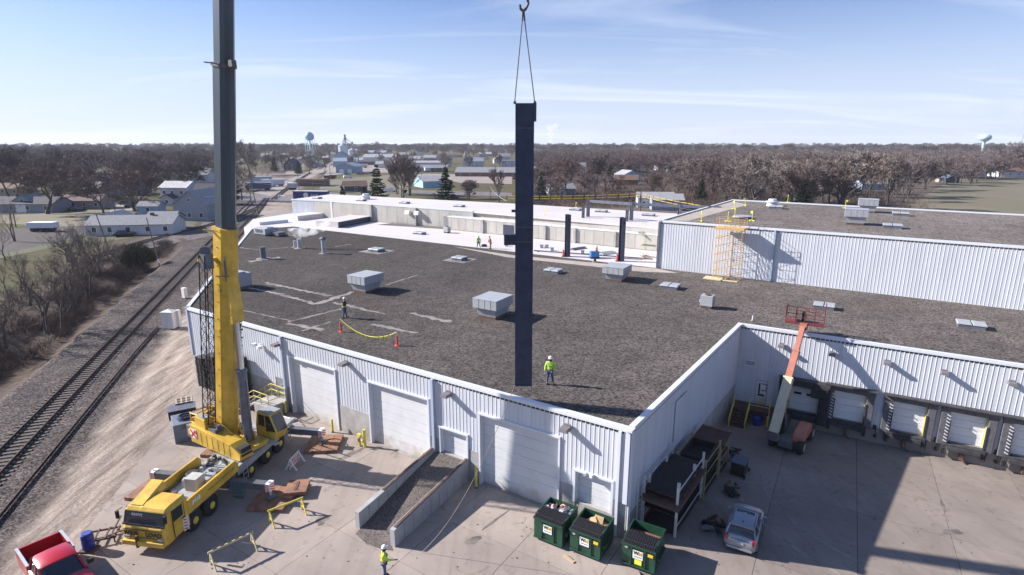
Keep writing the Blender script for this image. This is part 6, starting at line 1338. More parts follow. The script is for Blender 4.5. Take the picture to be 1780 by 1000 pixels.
for x in (-.7, -.2, .3, .75): q.bar((x, -.5, .36), (x, .5, .36), .07)
q.build('frame_bars', M_brown, e); MB().bar((.5, 0, .3), (.9, .5, .95), .06).bar((.4, -.4, .42), (1.2, -.2, .5), .06).build('loose_bar', M_timber, e)
p = at(293, 572, 0); e = empty('utility_shed', (p.x, p.y + .6, 0), RZD + R(28), 'small white utility cabinet with peaked lid beside the railway', 'shed'); e.scale = (.72, .72, .86); M_sh = mat('shed_white', (.60, .58, .56), .6, var=.05, scale=2)
MB().box((0, 0, 1.15), (1.9, 1.6, 2.3)).build('body', M_sh, e, bevel=.02); MB().box((0, 0, 2.42), (2.0, 1.7, .24), top=(.25, .25)).box((0, 0, 2.3), (2.04, 1.74, .06)).build('roof', M_sh, e); MB().lathe([(.1, 2.5), (.14, 2.6), (.04, 2.68)], 10).build('vent', M_galv, e)
MB().box((0, -.81, 1.15), (.015, .02, 2.1)).box((.12, -.82, 1.7), (.05, .03, .12)).build('door_seam', M_galv, e); MB().box((1.1, .5, 1.2), (.5, .6, 2.35)).build('side_cabinet', M_sh, e)
p = at(322, 518, 0); e = empty('relay_box', (p.x, p.y, 0), RZD, 'tall narrow white box beside the track behind the cabinet', 'relay box'); e.scale = (.6, .6, .75); MB().box((0, 0, 1.0), (1.2, .8, 1.9)).build('body', M_sh, e, bevel=.02); MB().box((-.75, 0, 1.1), (.25, .3, 1.6)).build('pipe_post', M_chas, e)
# black pallets stacked against the front wall behind the crane
M_bp = mat('black_plastic', (.025, .026, .032), .6, var=.3, scale=3)
pal = MB(); pal.box((0, 0, .13), (1.15, 1.0, .035))
for x in (-.5, 0, .5):
    for y in (-.43, 0, .43): pal.box((x, y, .065), (.14, .14, .10))
for x in (-.5, 0, .5): pal.box((x, 0, .01), (.14, 1.0, .02))
pm = pal.mesh('stacked_pallet', M_bp)
k = 0
where = ['at the left end', 'second from the left', 'third from the left', 'at the right end']
for col_, (u, hN) in enumerate(((374, 17), (392, 20), (412, 22), (432, 23))):
    s_ = hit(u, 660, A1, A2)[0]; p = wallpt(s_, .75)
    e = empty('pallet_stack', (p.x, p.y, 0), RZD, 'stack of black plastic pallets against the white wall behind the boom, ' + where[col_], 'pallet stack', 'black pallet stacks behind the crane')
    for j in range(hN): inst('pallet', pm, e, (random.uniform(-.03, .03), random.uniform(-.03, .03), j * .165), random.uniform(-.03, .03))
e = empty('scrap_heap', tuple(wallpt(hit(458, 700, A1, A2)[0], 1.6)) + (0,), RZD, 'jumbled bars and boards piled left of the entry steps', 'scrap'); rnd = random.Random(8)
for k in range(22): MB().box((rnd.uniform(-1.6, 1.0), rnd.uniform(-.7, .7), rnd.uniform(.1, .9)), (rnd.uniform(.3, 1.4), rnd.uniform(.06, .2), rnd.uniform(.05, .15)), rnd.random() * 3, tilt=Matrix.Rotation(rnd.uniform(-.5, .5), 3, 'Y')).build('scrap_piece', (M_brown, M_galv, M_timber, M_black, M_steel_gray)[k % 5], e)
e = empty('concrete_block', tuple(wallpt(d1[0] + .9, 1.4)) + (0,), RZD - .2, 'low dark beam with slabs lying in front of the leftmost tall door', 'beam')
MB().box((.4, -.5, .3), (3.2, .35, .5)).build('beam_body', M_steel, e); MB().box((.0, .2, .12), (1.0, .8, .2), .2).box((1.4, .2, .1), (1.1, .7, .16), -.1).build('slab_piece', M_block, e)

# ------------------------------------------------------------------ vehicles
def car_body(secs, name, m, parent, **k):
    return MB().loft(secs).build(name, m, parent, fixn=True, smooth=True, **k)
def ring(x, hw, zb_, zs, zt_, hwt, n=0):
    """closed section: sill, flank, shoulder, top"""
    return [(x, -hw * .86, zb_), (x, -hw * .98, zb_ + .12), (x, -hw, (zb_ + zs) / 2 + .08), (x, -hw * .97, zs), (x, -hwt, zt_ - .05), (x, -hwt * .82, zt_), (x, 0, zt_ + .03), (x, hwt * .82, zt_), (x, hwt, zt_ - .05), (x, hw * .97, zs), (x, hw, (zb_ + zs) / 2 + .08), (x, hw * .98, zb_ + .12), (x, hw * .86, zb_)]
wh = MB().lathe([(.16, 0.0), (.22, .02), (.30, .01), (.32, .05), (.32, .18), (.30, .22), (.15, .22)], 24, axis=(0, 1, 0)).mesh('wheel', M_tyre); rm = MB().lathe([(.21, -.01), (.19, .02), (.06, .03), (.05, -.01)], 14, axis=(0, 1, 0)).mesh('rim', M_galv)
# silver hatchback, seen from behind; +x forward
M_silver = mat('silver_paint', (.27, .29, .33), .28, .55, coat=.5)
cz_ = yz(12, 27)
car = empty('hatchback_car', (11.95, 26.05, cz_), az2rz(29.5), 'small silver hatchback parked alone in the shaded court', 'car')
hw = .84
secs = [ring(-.02, .62, .42, .60, .72, .60), ring(.06, .78, .30, .80, .92, .70), ring(.20, .83, .22, .90, 1.02, .74), ring(.50, hw, .20, .95, 1.04, .76), ring(1.0, hw, .20, .95, 1.02, .76), ring(2.0, hw, .20, .93, 1.0, .76), ring(2.75, hw, .20, .90, .97, .74), ring(3.3, .83, .20, .82, .92, .70), ring(3.72, .78, .24, .70, .80, .62), ring(3.92, .62, .34, .55, .64, .5)]
cbody = car_body(secs, 'body', M_silver, car)
gh = []   # greenhouse
for x, zb_, zt_, wb, wt in ((.16, .98, 1.00, .72, .70), (.48, .98, 1.42, .74, .58), (.72, .98, 1.48, .76, .60), (1.3, .97, 1.50, .77, .61), (1.95, .96, 1.47, .77, .60), (2.15, .96, 1.40, .76, .58), (2.9, .93, .97, .70, .66)):
    gh.append([(x, -wb, zb_), (x, -wt, zt_ - .04), (x, -wt * .8, zt_), (x, 0, zt_ + .02), (x, wt * .8, zt_), (x, wt, zt_ - .04), (x, wb, zb_)])
MB().loft(gh).build('glasshouse', M_glass, car, fixn=True, smooth=True)
rf = [[(x, -w_, z - .05), (x, -w_ * .8, z + .006), (x, 0, z + .03), (x, w_ * .8, z + .006), (x, w_, z - .05), (x, w_ * .8, z - .03), (x, 0, z - .01), (x, -w_ * .8, z - .03)] for x, z, w_ in ((.40, 1.43, .60), (.72, 1.488, .625), (1.3, 1.508, .635), (1.98, 1.475, .62))]
rfo = MB().loft(rf).build('roof', M_silver, car, fixn=True, smooth=True)
MB().box((1.72, 0, 1.513), (.26, .92, .012)).build('sunroof', M_glass, rfo)
for y in (-.56, .56): MB().bar((.62, y, 1.49), (1.75, y, 1.50), .025, .02).build('roof_rail', M_black, rfo)
MB().lathe([(.03, 1.52), (.02, 1.60)], 8, (.75, 0, 0)).build('antenna', M_black, rfo)
for y in (-1, 1):
    for (xa, za, ya, xb, zb2, yb) in ((.17, 1.0, .715, .5, 1.41, .60), (1.12, .97, .785, 1.12, 1.46, .625), (2.9, .95, .70, 2.12, 1.42, .60)): MB().bar((xa, ya * y, za), (xb, yb * y, zb2), .07, .05).build('pillar', M_silver, car)
    MB().loft([[(-.035 + .03 * k, y * .60, 1.0 - .3 * k), (-.0 + .03 * k, y * .72, 1.0 - .3 * k), (.12, y * .745, 1.0 - .3 * k), (.12, y * .6, 1.0 - .3 * k)] for k in (0, 1)]).build('tail_light', mat('tail_red', (.45, .01, .01), .25, coat=.6), car, fixn=True)
    MB().box((2.45, y * .93, 1.02), (.14, .16, .12)).bar((2.45, y * .8, 1.0), (2.45, y * .93, 1.0), .04).build('mirror', M_silver, car, bevel=.02)
    for x in (.62, 3.1): wv = inst('wheel', wh, car, (x, y * .84, .30), 0 if y < 0 else math.pi, .94); inst('rim', rm, wv)
    MB().box((1.75, y * .85, .92), (.14, .02, .03)).build('handle', M_silver, car)
    MB().box((1.12, y * .846, .66), (.012, .012, .5)).build('door_gap', M_black, car)
MB().box((-.045, 0, .72), (.02, .38, .16)).build('number_plate', mat('plate_gray', (.30, .33, .38), .5), car); MB().box((-.03, 0, .38), (.1, 1.3, .14)).build('rear_bumper', M_silver, car, bevel=.04); MB().box((.0, 0, .88), (.02, .9, .02)).build('boot_gap', M_black, car)
# red pickup; +x forward
M_redp = mat('pickup_red', (.42, .008, .016), .28, .0, coat=.6, spec=.6)
tl = at(107, 923, 1.3); hd = R(128); rc = Vector((tl.x, tl.y)) - Vector((math.sin(R(38)), math.cos(R(38)))) * .95
pk_ = empty('pickup_truck', (rc.x, rc.y, 0), az2rz(128), 'red pickup truck cut off by the bottom left corner', 'pickup truck')
hw = .97
cabz = [ring(x, hw, .45, 1.15, 1.22, .86) for x in (0.0, 1.75)]
bed = MB()
bed.box((1.0, -hw + .06, .92), (2.0, .12, .84)).box((1.0, hw - .06, .92), (2.0, .12, .84)).box((.05, 0, .92), (.10, 2 * hw - .2, .84)).box((1.0, 0, .62), (1.95, 2 * hw - .24, .1)).box((1.98, 0, .95), (.06, 2 * hw - .2, .8)); bedo = bed.build('bed', M_redp, pk_, bevel=.02)
MB().box((1.0, -hw + .06, 1.36), (2.0, .13, .04)).box((1.0, hw - .06, 1.36), (2.0, .13, .04)).build('bed_rail', M_galv, bedo); MB().box((1.0, 0, .68), (1.85, 1.6, .03)).build('bed_liner', M_black, bedo)
secs = [ring(2.0, hw, .42, 1.15, 1.24, .86), ring(3.9, hw, .42, 1.15, 1.24, .88), ring(4.2, hw, .42, 1.12, 1.20, .86), ring(5.0, hw, .42, 1.05, 1.12, .82), ring(5.35, .92, .45, .92, 1.0, .75), ring(5.45, .85, .5, .8, .88, .7)]
car_body(secs, 'body', M_redp, pk_)
gh = []
for x, zt_, wt in ((2.02, 1.22, .80), (2.14, 1.80, .70), (2.5, 1.86, .72), (3.2, 1.86, .72), (3.38, 1.80, .70), (4.05, 1.22, .80)):
    gh.append([(x, -.86, 1.20), (x, -wt, zt_ - .05), (x, -wt * .8, zt_), (x, wt * .8, zt_), (x, wt, zt_ - .05), (x, .86, 1.20)])
MB().loft(gh).build('glasshouse', M_glass, pk_, fixn=True)
rf = [[(x, -w_, z - .08), (x, -w_ * .8, z + .01), (x, 0, z + .03), (x, w_ * .8, z + .01), (x, w_, z - .08), (x, w_ * .8, z - .04), (x, -w_ * .8, z - .04)] for x, z, w_ in ((2.10, 1.82, .73), (2.5, 1.87, .75), (3.2, 1.87, .75), (3.40, 1.81, .73))]
rfo = MB().loft(rf).build('roof', M_redp, pk_, fixn=True, smooth=True)
for y in (-1, 1):
    MB().bar((4.05, y * .84, 1.22), (3.38, y * .70, 1.80), .09, .06).bar((2.02, y * .84, 1.22), (2.14, y * .72, 1.80), .16, .06).bar((2.95, y * .86, 1.22), (2.95, y * .74, 1.80), .08, .05).build('pillar', M_redp, pk_); MB().box((3.75, y * 1.12, 1.28), (.14, .26, .22)).build('mirror', M_black, pk_, bevel=.03)
    for x in (.95, 4.45): wv = inst('wheel', wh, pk_, (x, y * .93, .38), 0 if y < 0 else math.pi, 1.2); inst('rim', rm, wv)
    MB().box((3.0, y * .975, .85), (.012, .012, .6)).build('door_gap', M_black, pk_)
MB().box((5.5, 0, .6), (.14, 1.8, .24)).build('bumper', M_galv, pk_)

# telehandler with red work basket in the dock court
gz = yz(21.3, 39.8)
th = empty('telehandler', (21.2, 39.6, gz), az2rz(39), 'cream and orange telehandler raising its boom at the dock corner', 'telehandler'); M_cream = mat('boom_cream', (.50, .45, .32), .5, var=.08, scale=2); M_or = mat('faded_orange', (.36, .13, .085), .55, var=.15, scale=1.2); M_dred = mat('basket_red', (.16, .03, .03), .6)
MB().box((0, 0, .75), (4.0, 1.0, .6)).build('chassis', M_chas, th, bevel=.05)
MB().extrude_side([(-1.6, .9), (1.1, .9), (1.0, 1.55), (.2, 1.85), (-1.3, 1.7), (-1.6, 1.4)], -1.15, -.35).build('engine_hood', M_or, th, fixn=True, bevel=.10)
MB().extrude_side([(-1.1, .9), (.6, .9), (.5, 2.0), (-.9, 2.2)], .40, 1.15).build('cab', M_black, th, fixn=True, bevel=.05)
tw = MB().lathe([(.30, -.02), (.5, 0), (.60, .06), (.62, .15), (.62, .32), (.58, .4), (.3, .42)], 22, axis=(0, 1, 0)).mesh('wheel', M_tyre); tr = MB().lathe([(.3, -.03), (.26, .04), (.1, .05), (.08, 0)], 14, axis=(0, 1, 0)).mesh('rim', M_cream)
lug = MB()
for x in (-1.35, 1.45):
    for y in (-1, 1): wv = inst('wheel', tw, th, (x, y * 1.18, .6), 0 if y < 0 else math.pi); inst('rim', tr, wv)
# boom in world terms
T0 = Vector((19.05, 38.1, .55)); T1 = Vector((22.35, 42.15, 7.35))
inv = Matrix.Rotation(-az2rz(39), 3, 'Z'); lc = lambda p: inv @ (Vector(p) - Vector((21.2, 39.6, gz)))
t0, t1 = lc(T0), lc(T1)
MB().bar(t0, t0.lerp(t1, .50), .62, .55).build('boom_base', M_cream, th, bevel=.02); MB().bar(t0.lerp(t1, .49), t0.lerp(t1, .76), .46, .44).build('boom_section', M_or, th); MB().bar(t0.lerp(t1, .75), t1, .36, .36).build('boom_section', M_or, th)
for q in (.50, .76): MB().bar(t0.lerp(t1, q - .008), t0.lerp(t1, q + .008), .68 if q == .5 else .52, .62 if q == .5 else .5).build('boom_collar', M_cream if q == .5 else M_or, th)
MB().bar(t1, t1 + Vector((.5, 0, -.05)), .5, .5).build('boom_head', M_or, th); MB().tube(lc((20.6, 39.4, 0.2)), t0.lerp(t1, .36) + Vector((.1, 0, -.3)), .11, n=10).build('lift_ram', M_chas, th); MB().box(t0 + Vector((0, 0, -.2)), (.5, .7, .6)).build('pivot', M_chas, th)
text('LULL', .28, M_ltr, t0.lerp(t1, .3) + Vector((0, -.36, 0)), 0, th)
bk = empty('work_basket', (22.75, 42.75, 7.45), RZD + R(3), 'red railed work basket on the telehandler boom above the dock wall', 'work platform')
MB().box((0, 0, .04), (2.7, 1.1, .09)).build('floor', M_dred, bk); q = MB()
for z in (.55, 1.1):
    for y in (-.53, .53): q.tube((-1.33, y, z), (1.33, y, z), .028, n=6)
    for x in (-1.33, 1.33): q.tube((x, -.53, z), (x, .53, z), .028, n=6)
for x in (-1.33, -.65, 0, .65, 1.33):
    for y in (-.53, .53): q.tube((x, y, 0), (x, y, 1.1), .028, n=6)
q.build('railing', M_dred, bk)
for x in (-1.33, 1.33): MB().box((x, 0, 1.0), (.06, 1.1, .9)).build('end_gate', M_dred, bk) if x < 0 else [MB().box((x, yy, .95), (.06, .06, 1.5)).build('gate_bar', M_dred, bk) for yy in (-.5, -.25, 0, .25, .5)]
MB().box((-.1, .2, .5), (.25, .2, .8)).build('control_stand', M_black, bk); q = MB()
for x in np.arange(-1.2, 1.3, .16): q.tube((x, .53, .05), (x, .53, 1.1), .012, n=4)
q.build('mesh_bars', M_dred, bk)

# ------------------------------------------------------------------ people
def skin(name, verts, edges, radii, m, parent, sub=2):
    me = bpy.data.meshes.new(name); me.from_pydata([tuple(v) for v in verts], edges, []); me.materials.append(m); o = bpy.data.objects.new(name, me); COL.objects.link(o); o.parent = parent
    sk = o.modifiers.new('skin', 'SKIN'); sk.use_smooth_shade = True
    if not me.skin_vertices: me.skin_vertices.new() if hasattr(me.skin_vertices, 'new') else None
    for d_, r in zip(me.skin_vertices[0].data, radii): d_.radius = (r, r) if not hasattr(r, '__len__') else r
    me.skin_vertices[0].data[0].use_root = True
    sd = o.modifiers.new('sub', 'SUBSURF'); sd.levels = sub; sd.render_levels = sub; return o
M_skin = mat('skin', (.42, .24, .17), .6); M_jean = mat('denim', (.05, .08, .19), .85, var=.2, scale=9); M_boot = mat('boot_brown', (.08, .05, .03), .8); M_lime = mat('hi_vis_lime', (.45, .72, .08), .7, var=.06, scale=5); M_hat = mat('hard_hat_white', (.78, .77, .74), .35); M_refl = mat('reflective_tape', (.65, .65, .62), .4); M_dk = mat('dark_cloth', (.04, .03, .04), .85); M_tanw = mat('tan_workwear', (.22, .12, .07), .85)
def person(pos, face_az, lab, jacket, trousers, hat=M_hat, arms=None, legs=None, vest=None, hood=None, held=None, h=1.8, lean=0.0):
    """local frame: +y is forward. arms: [(elbow, wrist) left, right] ; legs: [(knee, ankle) left, right]"""
    e = empty('person', pos, R(-face_az), lab, 'person'); k = h / 1.8
    arms = arms or [((-.29, .0, 1.13), (-.27, .10, .87)), ((.29, .0, 1.13), (.27, .10, .87))]
    legs = legs or [((-.13, .02, .50), (-.15, .0, .09)), ((.13, .02, .50), (.15, .0, .09))]
    P = lambda p: Vector(p) * k
    nk, ch, ws, pv = (0, lean * .9, 1.50), (0, lean * .6, 1.33), (0, lean * .2, 1.10), (0, 0, .95)
    V = [pv, ws, ch, nk, (0, lean + .02, 1.60), (0, lean + .03, 1.70)]; E_ = [(0, 1), (1, 2), (2, 3), (3, 4), (4, 5)]; Rr = [.14, .125, .15, .058, .09, .085]
    for s, ((ex, ey, ez), (wx, wy, wz)), ((kx, ky, kz), (ax_, ay, az__)) in zip((-1, 1), arms, legs):
        b0 = len(V); V += [(s * .19, lean * .7, 1.42), (ex, ey, ez), (wx, wy, wz)]; E_ += [(2, b0), (b0, b0 + 1), (b0 + 1, b0 + 2)]; Rr += [.062, .043, .028]
        d = (Vector((wx, wy, wz)) - Vector((ex, ey, ez))).normalized(); hd_ = Vector((wx, wy, wz)) + d * .09; V.append(tuple(hd_)); Rr.append((.042, .018)); E_.append((b0 + 2, b0 + 3))
        b1 = len(V); V += [(s * .10, 0, .90), (kx, ky, kz), (ax_, ay, az__), (ax_, ay + .13, .05)]; E_ += [(0, b1), (b1, b1 + 1), (b1 + 1, b1 + 2), (b1 + 2, b1 + 3)]; Rr += [.088, .058, .04, .04]
    skin('body', [P(v) for v in V], E_, [tuple(np.array(r if hasattr(r, '__len__') else (r, r)) * k) for r in Rr], M_skin, e)
    # hands: palm with four fingers and a thumb, each its own short chain
    for s, (el, wr) in zip((-1, 1), arms):
        d = (Vector(wr) - Vector(el)).normalized(); pal_ = Vector(wr) + d * .075; sd = d.cross(Vector((0, 0, 1)))
        if sd.length < .2: sd = Vector((0, 1, 0))
        sd.normalize(); cur = sd.cross(d); HV = [P(pal_)]; HE = []; HR = [.034 * k]
        for f_, L in zip((-1.5, -.5, .5, 1.5), (.065, .08, .085, .07)):
            b0 = len(HV); HV += [P(pal_ + d * .05 + sd * f_ * .019), P(pal_ + d * (.05 + L * .6) + sd * f_ * .021 + cur * .012), P(pal_ + d * (.05 + L * .9) + sd * f_ * .021 + cur * .03)]; HE += [(0, b0), (b0, b0 + 1), (b0 + 1, b0 + 2)]; HR += [.010 * k, .009 * k, .008 * k]
        b0 = len(HV); HV += [P(pal_ - sd * .035 + d * .01), P(pal_ - sd * .06 + d * .04 + cur * .02)]; HE += [(0, b0), (b0, b0 + 1)]; HR += [.012 * k, .010 * k]
        skin('hand', HV, HE, HR, M_skin if held != 'gloves' else M_black, e, 1)
    jv = [P(pv), P(ws), P(ch), P((0, lean * .85, 1.47))]; je = [(0, 1), (1, 2), (2, 3)]; jr = [(.185, .15), (.165, .145), (.19, .15), (.09, .085)]
    for s, (el, wr) in zip((-1, 1), arms): b0 = len(jv); jv += [P((s * .20, lean * .7, 1.43)), P(el), P(Vector(el).lerp(Vector(wr), .93))]; je += [(2, b0), (b0, b0 + 1), (b0 + 1, b0 + 2)]; jr += [(.088, .088), (.066, .066), (.05, .05)]
    skin('jacket', jv, je, [tuple(np.array(r) * k) for r in jr], jacket, e)
    tv = [P((0, 0, .93))]; te = []; tr_ = [(.165, .135)]
    for (kn, an), s in zip(legs, (-1, 1)): b0 = len(tv); tv += [P((s * .10, 0, .84)), P(kn), P((an[0], an[1], .13))]; te += [(0, b0), (b0, b0 + 1), (b0 + 1, b0 + 2)]; tr_ += [(.108, .108), (.078, .078), (.062, .062)]
    skin('trousers', tv, te, [tuple(np.array(r) * k) for r in tr_], trousers, e)
    for (kn, an) in legs: MB().box(P((an[0], an[1] + .06, .055)), (.10 * k, .29 * k, .11 * k), top=(.8, .8)).build('boot', M_boot, e, bevel=.02)
    hx = P((0, lean + .03, 1.70))
    MB().box(hx + P((0, .103, -.02)), (.03, .03, .045)).build('nose', M_skin, e); MB().box(hx + P((-.035, .095, .015)), (.025, .01, .012)).box(hx + P((.035, .095, .015)), (.025, .01, .012)).box(hx + P((0, .095, -.065)), (.05, .01, .01)).build('face_marks', M_dk, e)
    for s in (-1, 1): MB().box(hx + P((s * .092, 0, -.01)), (.02, .035, .06)).build('ear', M_skin, e)
    if hat: ho = MB().lathe([(.135 * k, -.005), (.128 * k, .03), (.11 * k, .085), (.06 * k, .125), (.01, .135)], 18, hx + P((0, 0, .035))).build('hard_hat', hat, e, smooth=True); MB().box(hx + P((0, .11, .035)), (.2 * k, .12 * k, .015)).build('brim', hat, ho)
    if hood: MB().lathe([(.10, -.12), (.125, -.05), (.11, .0)], 12, hx + P((0, -.01, -.02))).build('hood', hood, e, smooth=True)
    if vest:
        for z, r in ((1.06, .155), (1.28, .165)): MB().lathe([(r * 1.22 * k, -.02), (r * 1.22 * k, .02)], 18, P((0, lean * .4, z))).build('vest_stripe', vest, e)
    return e
p = at(956, 668, RZ); person(p, 190, 'person in lime jacket, jeans and white hard hat standing right of the hanging column', M_lime, M_jean, hood=M_dk, vest=mat('seam_dark', (.2, .35, .05), .7), arms=[((-.30, -.03, 1.14), (-.31, .05, .88)), ((.30, -.03, 1.14), (.31, .05, .88))], legs=[((-.14, .02, .5), (-.19, .0, .09)), ((.14, .02, .5), (.19, .0, .09))])
p = at(599.5, 553, RZ); person(p, 95, 'person in white hard hat and yellow vest over dark clothes standing by the flag line', M_dk, M_jean, vest=mat('vest_yellow', (.6, .65, .05), .7), arms=[((-.27, .12, 1.18), (-.12, .32, 1.35)), ((.27, .12, 1.18), (.12, .32, 1.35))], legs=[((-.12, .05, .5), (-.14, .12, .09)), ((.12, .0, .5), (.16, -.12, .09))], lean=.04)
p = at(832, 431.5, CZ); person(p, 170, 'person in lime jacket standing on the far white roof, left of a pair', M_lime, M_jean, legs=[((-.16, .02, .5), (-.24, .0, .09)), ((.16, .02, .5), (.24, .0, .09))])
p = at(853, 432.5, CZ); person(p, 250, 'person in tan work clothes stooping on the far white roof, right of a pair', M_tanw, M_tanw, hat=mat('hat_brown', (.3, .16, .1), .6), lean=.12, arms=[((-.25, .2, 1.15), (-.1, .35, 1.0)), ((.25, .2, 1.15), (.1, .35, 1.0))])
zfoot = 0.0; hpx = up_at(663, 967, 24.9); p = Vector((hpx.x, 24.9, 0)); p = at(669, 1004, 0)
person(p, 75, 'person in lime vest and white hard hat pointing forward at the bottom edge', M_lime, M_jean, held='gloves', hood=mat('hood_green', (.02, .06, .03), .8), vest=mat('vest_orange', (.5, .3, .05), .7), arms=[((-.27, -.02, 1.15), (-.2, .1, .92)), ((.26, .18, 1.18), (.2, .48, 1.08))], lean=.02)
e = empty('tool_bag', at(844, 429, CZ) + Vector((-.2, 0, 0)), 0, 'dark tool bag lying between the two far workers', 'bag'); MB().box((0, 0, .18), (.9, .4, .34), top=(.8, .6)).build('bag_body', M_dk, e, bevel=.05); MB().tube((-.2, 0, .35), (.2, 0, .4), .02, n=5).build('strap', M_brown, e)
# ------------------------------------------------------------------ town
WALLC = {}
def wm_(c): return mat('siding_%s' % c, {'white': (.50, .51, .54), 'gray': (.25, .275, .32), 'blue': (.27, .35, .43), 'tan': (.33, .29, .24), 'brick': (.17, .09, .07), 'yellow': (.55, .45, .16), 'dark': (.08, .08, .10), 'pink': (.25, .22, .22), 'cyan': (.30, .50, .62)}[c], .8, var=.06, scale=.8)
def rm_(c): return mat('shingle_%s' % c, {'gray': (.20, .205, .22), 'dark': (.045, .045, .06), 'brown': (.12, .075, .055), 'light': (.29, .29, .305), 'red': (.13, .085, .075), 'metal': (.62, .60, .58), 'blue': (.20, .26, .33)}[c], .85 if c != 'metal' else .35, var=.15, scale=1.5)
M_win = mat('window_glass', (.03, .04, .055), .15, spec=.6)
def house(u, v, w_, d_, h_, rise, wall, roof, lab, az=0.0, name='house', cat='house', ridge='x', win=3, doors=0, z=0.0, chimney=False, seams=False):
    """w_ across the front (local x, facing -y), d_ deep; base centre of the front at pixel u,v"""
    p = at(u, v, 0); rz = R(az); fwd = Vector((-math.sin(rz), math.cos(rz), 0)); c = p + fwd * d_ / 2
    e = empty(name, (c.x, c.y, z), rz, lab, cat); W_, Rf = wm_(wall), rm_(roof); ov = .35
    if ridge == 'x':
        MB().add([(-w_ / 2, -d_ / 2, -.2), (w_ / 2, -d_ / 2, -.2), (w_ / 2, d_ / 2, -.2), (-w_ / 2, d_ / 2, -.2), (-w_ / 2, -d_ / 2, h_), (w_ / 2, -d_ / 2, h_), (w_ / 2, d_ / 2, h_), (-w_ / 2, d_ / 2, h_), (-w_ / 2, 0, h_ + rise), (w_ / 2, 0, h_ + rise)],
                 [(0, 1, 5, 4), (1, 2, 6, 9, 5), (2, 3, 7, 6), (3, 0, 4, 8, 7), (4, 5, 9, 8), (7, 8, 9, 6)]).build('wall', W_, e)
        s = math.hypot(d_ / 2, rise); k = (d_ / 2 + ov) / (d_ / 2)
        for sg in (-1, 1):
            y1, z1 = sg * d_ / 2 * k, h_ + rise - rise * k; L = w_ / 2 + ov; ny, nz = sg * rise / s * .12, d_ / 2 / s * .12
            ro = MB().add([(-L, y1, z1), (L, y1, z1), (L, 0, h_ + rise + .02), (-L, 0, h_ + rise + .02), (-L, y1 + ny, z1 + nz), (L, y1 + ny, z1 + nz), (L, ny * 0, h_ + rise + .15), (-L, ny * 0, h_ + rise + .15)], [(0, 1, 2, 3), (4, 7, 6, 5), (0, 4, 5, 1), (1, 5, 6, 2), (2, 6, 7, 3), (3, 7, 4, 0)]).build('roof', Rf, e, fixn=True)
            if seams:
                sm = MB()
                for q in range(int(w_ / .8)): x = -w_ / 2 + .4 + q * .8; sm.bar((x, y1 + ny, z1 + nz + .02), (x, ny * 0, h_ + rise + .17), .06, .06)
                sm.build('roof_seams', rm_('brown') if False else Rf, ro)
    elif ridge == 'y':
        MB().add([(-w_ / 2, -d_ / 2, -.2), (w_ / 2, -d_ / 2, -.2), (w_ / 2, d_ / 2, -.2), (-w_ / 2, d_ / 2, -.2), (-w_ / 2, -d_ / 2, h_), (w_ / 2, -d_ / 2, h_), (w_ / 2, d_ / 2, h_), (-w_ / 2, d_ / 2, h_), (0, -d_ / 2, h_ + rise), (0, d_ / 2, h_ + rise)],
                 [(0, 1, 5, 8, 4), (1, 2, 6, 5), (2, 3, 7, 9, 6), (3, 0, 4, 7), (4, 8, 9, 7), (5, 6, 9, 8)]).build('wall', W_, e)
        s = math.hypot(w_ / 2, rise); k = (w_ / 2 + ov) / (w_ / 2)
        for sg in (-1, 1):
            x1, z1 = sg * w_ / 2 * k, h_ + rise - rise * k; L = d_ / 2 + ov; nx, nz = sg * rise / s * .12, w_ / 2 / s * .12
            MB().add([(x1, -L, z1), (x1, L, z1), (0, L, h_ + rise + .02), (0, -L, h_ + rise + .02), (x1 + nx, -L, z1 + nz), (x1 + nx, L, z1 + nz), (0, L, h_ + rise + .15), (0, -L, h_ + rise + .15)], [(0, 1, 2, 3), (4, 7, 6, 5), (0, 4, 5, 1), (1, 5, 6, 2), (2, 6, 7, 3), (3, 7, 4, 0)]).build('roof', Rf, e, fixn=True)
    else:
        MB().box((0, 0, h_ / 2), (w_, d_, h_)).build('wall', W_, e); MB().box((0, 0, h_ + .12), (w_ + .3, d_ + .3, .25)).build('roof', Rf, e)
    nw = win
    for q in range(nw):
        x = -w_ / 2 + (q + .5 + .12 * math.sin(q * 5)) * w_ / nw
        if h_ > 1.9:
            f_ = MB().box((x, -d_ / 2 - .03, min(1.6, h_ * .55)), (1.15, .08, 1.35)).build('window', M_white_trim if wall != 'white' else M_lab, e); MB().box((x, -d_ / 2 - .08, min(1.6, h_ * .55)), (.9, .03, 1.1)).build('pane', M_win, f_)
            if h_ > 4.6: f_ = MB().box((x, -d_ / 2 - .03, 4.3), (1.1, .08, 1.3)).build('window', M_lab, e); MB().box((x, -d_ / 2 - .08, 4.3), (.85, .03, 1.05)).build('pane', M_win, f_)
    for q in range(doors):
        x = (q - (doors - 1) / 2) * w_ / (doors + .4); MB().box((x, -d_ / 2 - .04, 1.35), (min(3.0, w_ / (doors + 1)), .08, 2.7)).build('garage_door', M_lab, e)
    if ridge == 'y' and win and rise > 2: f_ = MB().box((0, -d_ / 2 - .03, h_ + rise * .35), (.9, .08, 1.0)).build('window', M_lab, e); MB().box((0, -d_ / 2 - .08, h_ + rise * .35), (.7, .03, .8)).build('pane', M_win, f_)
    if chimney: MB().box((w_ * .2, 0, h_ + rise * .9), (.7, .7, 1.6)).build('chimney', M_brick, e)
    return e
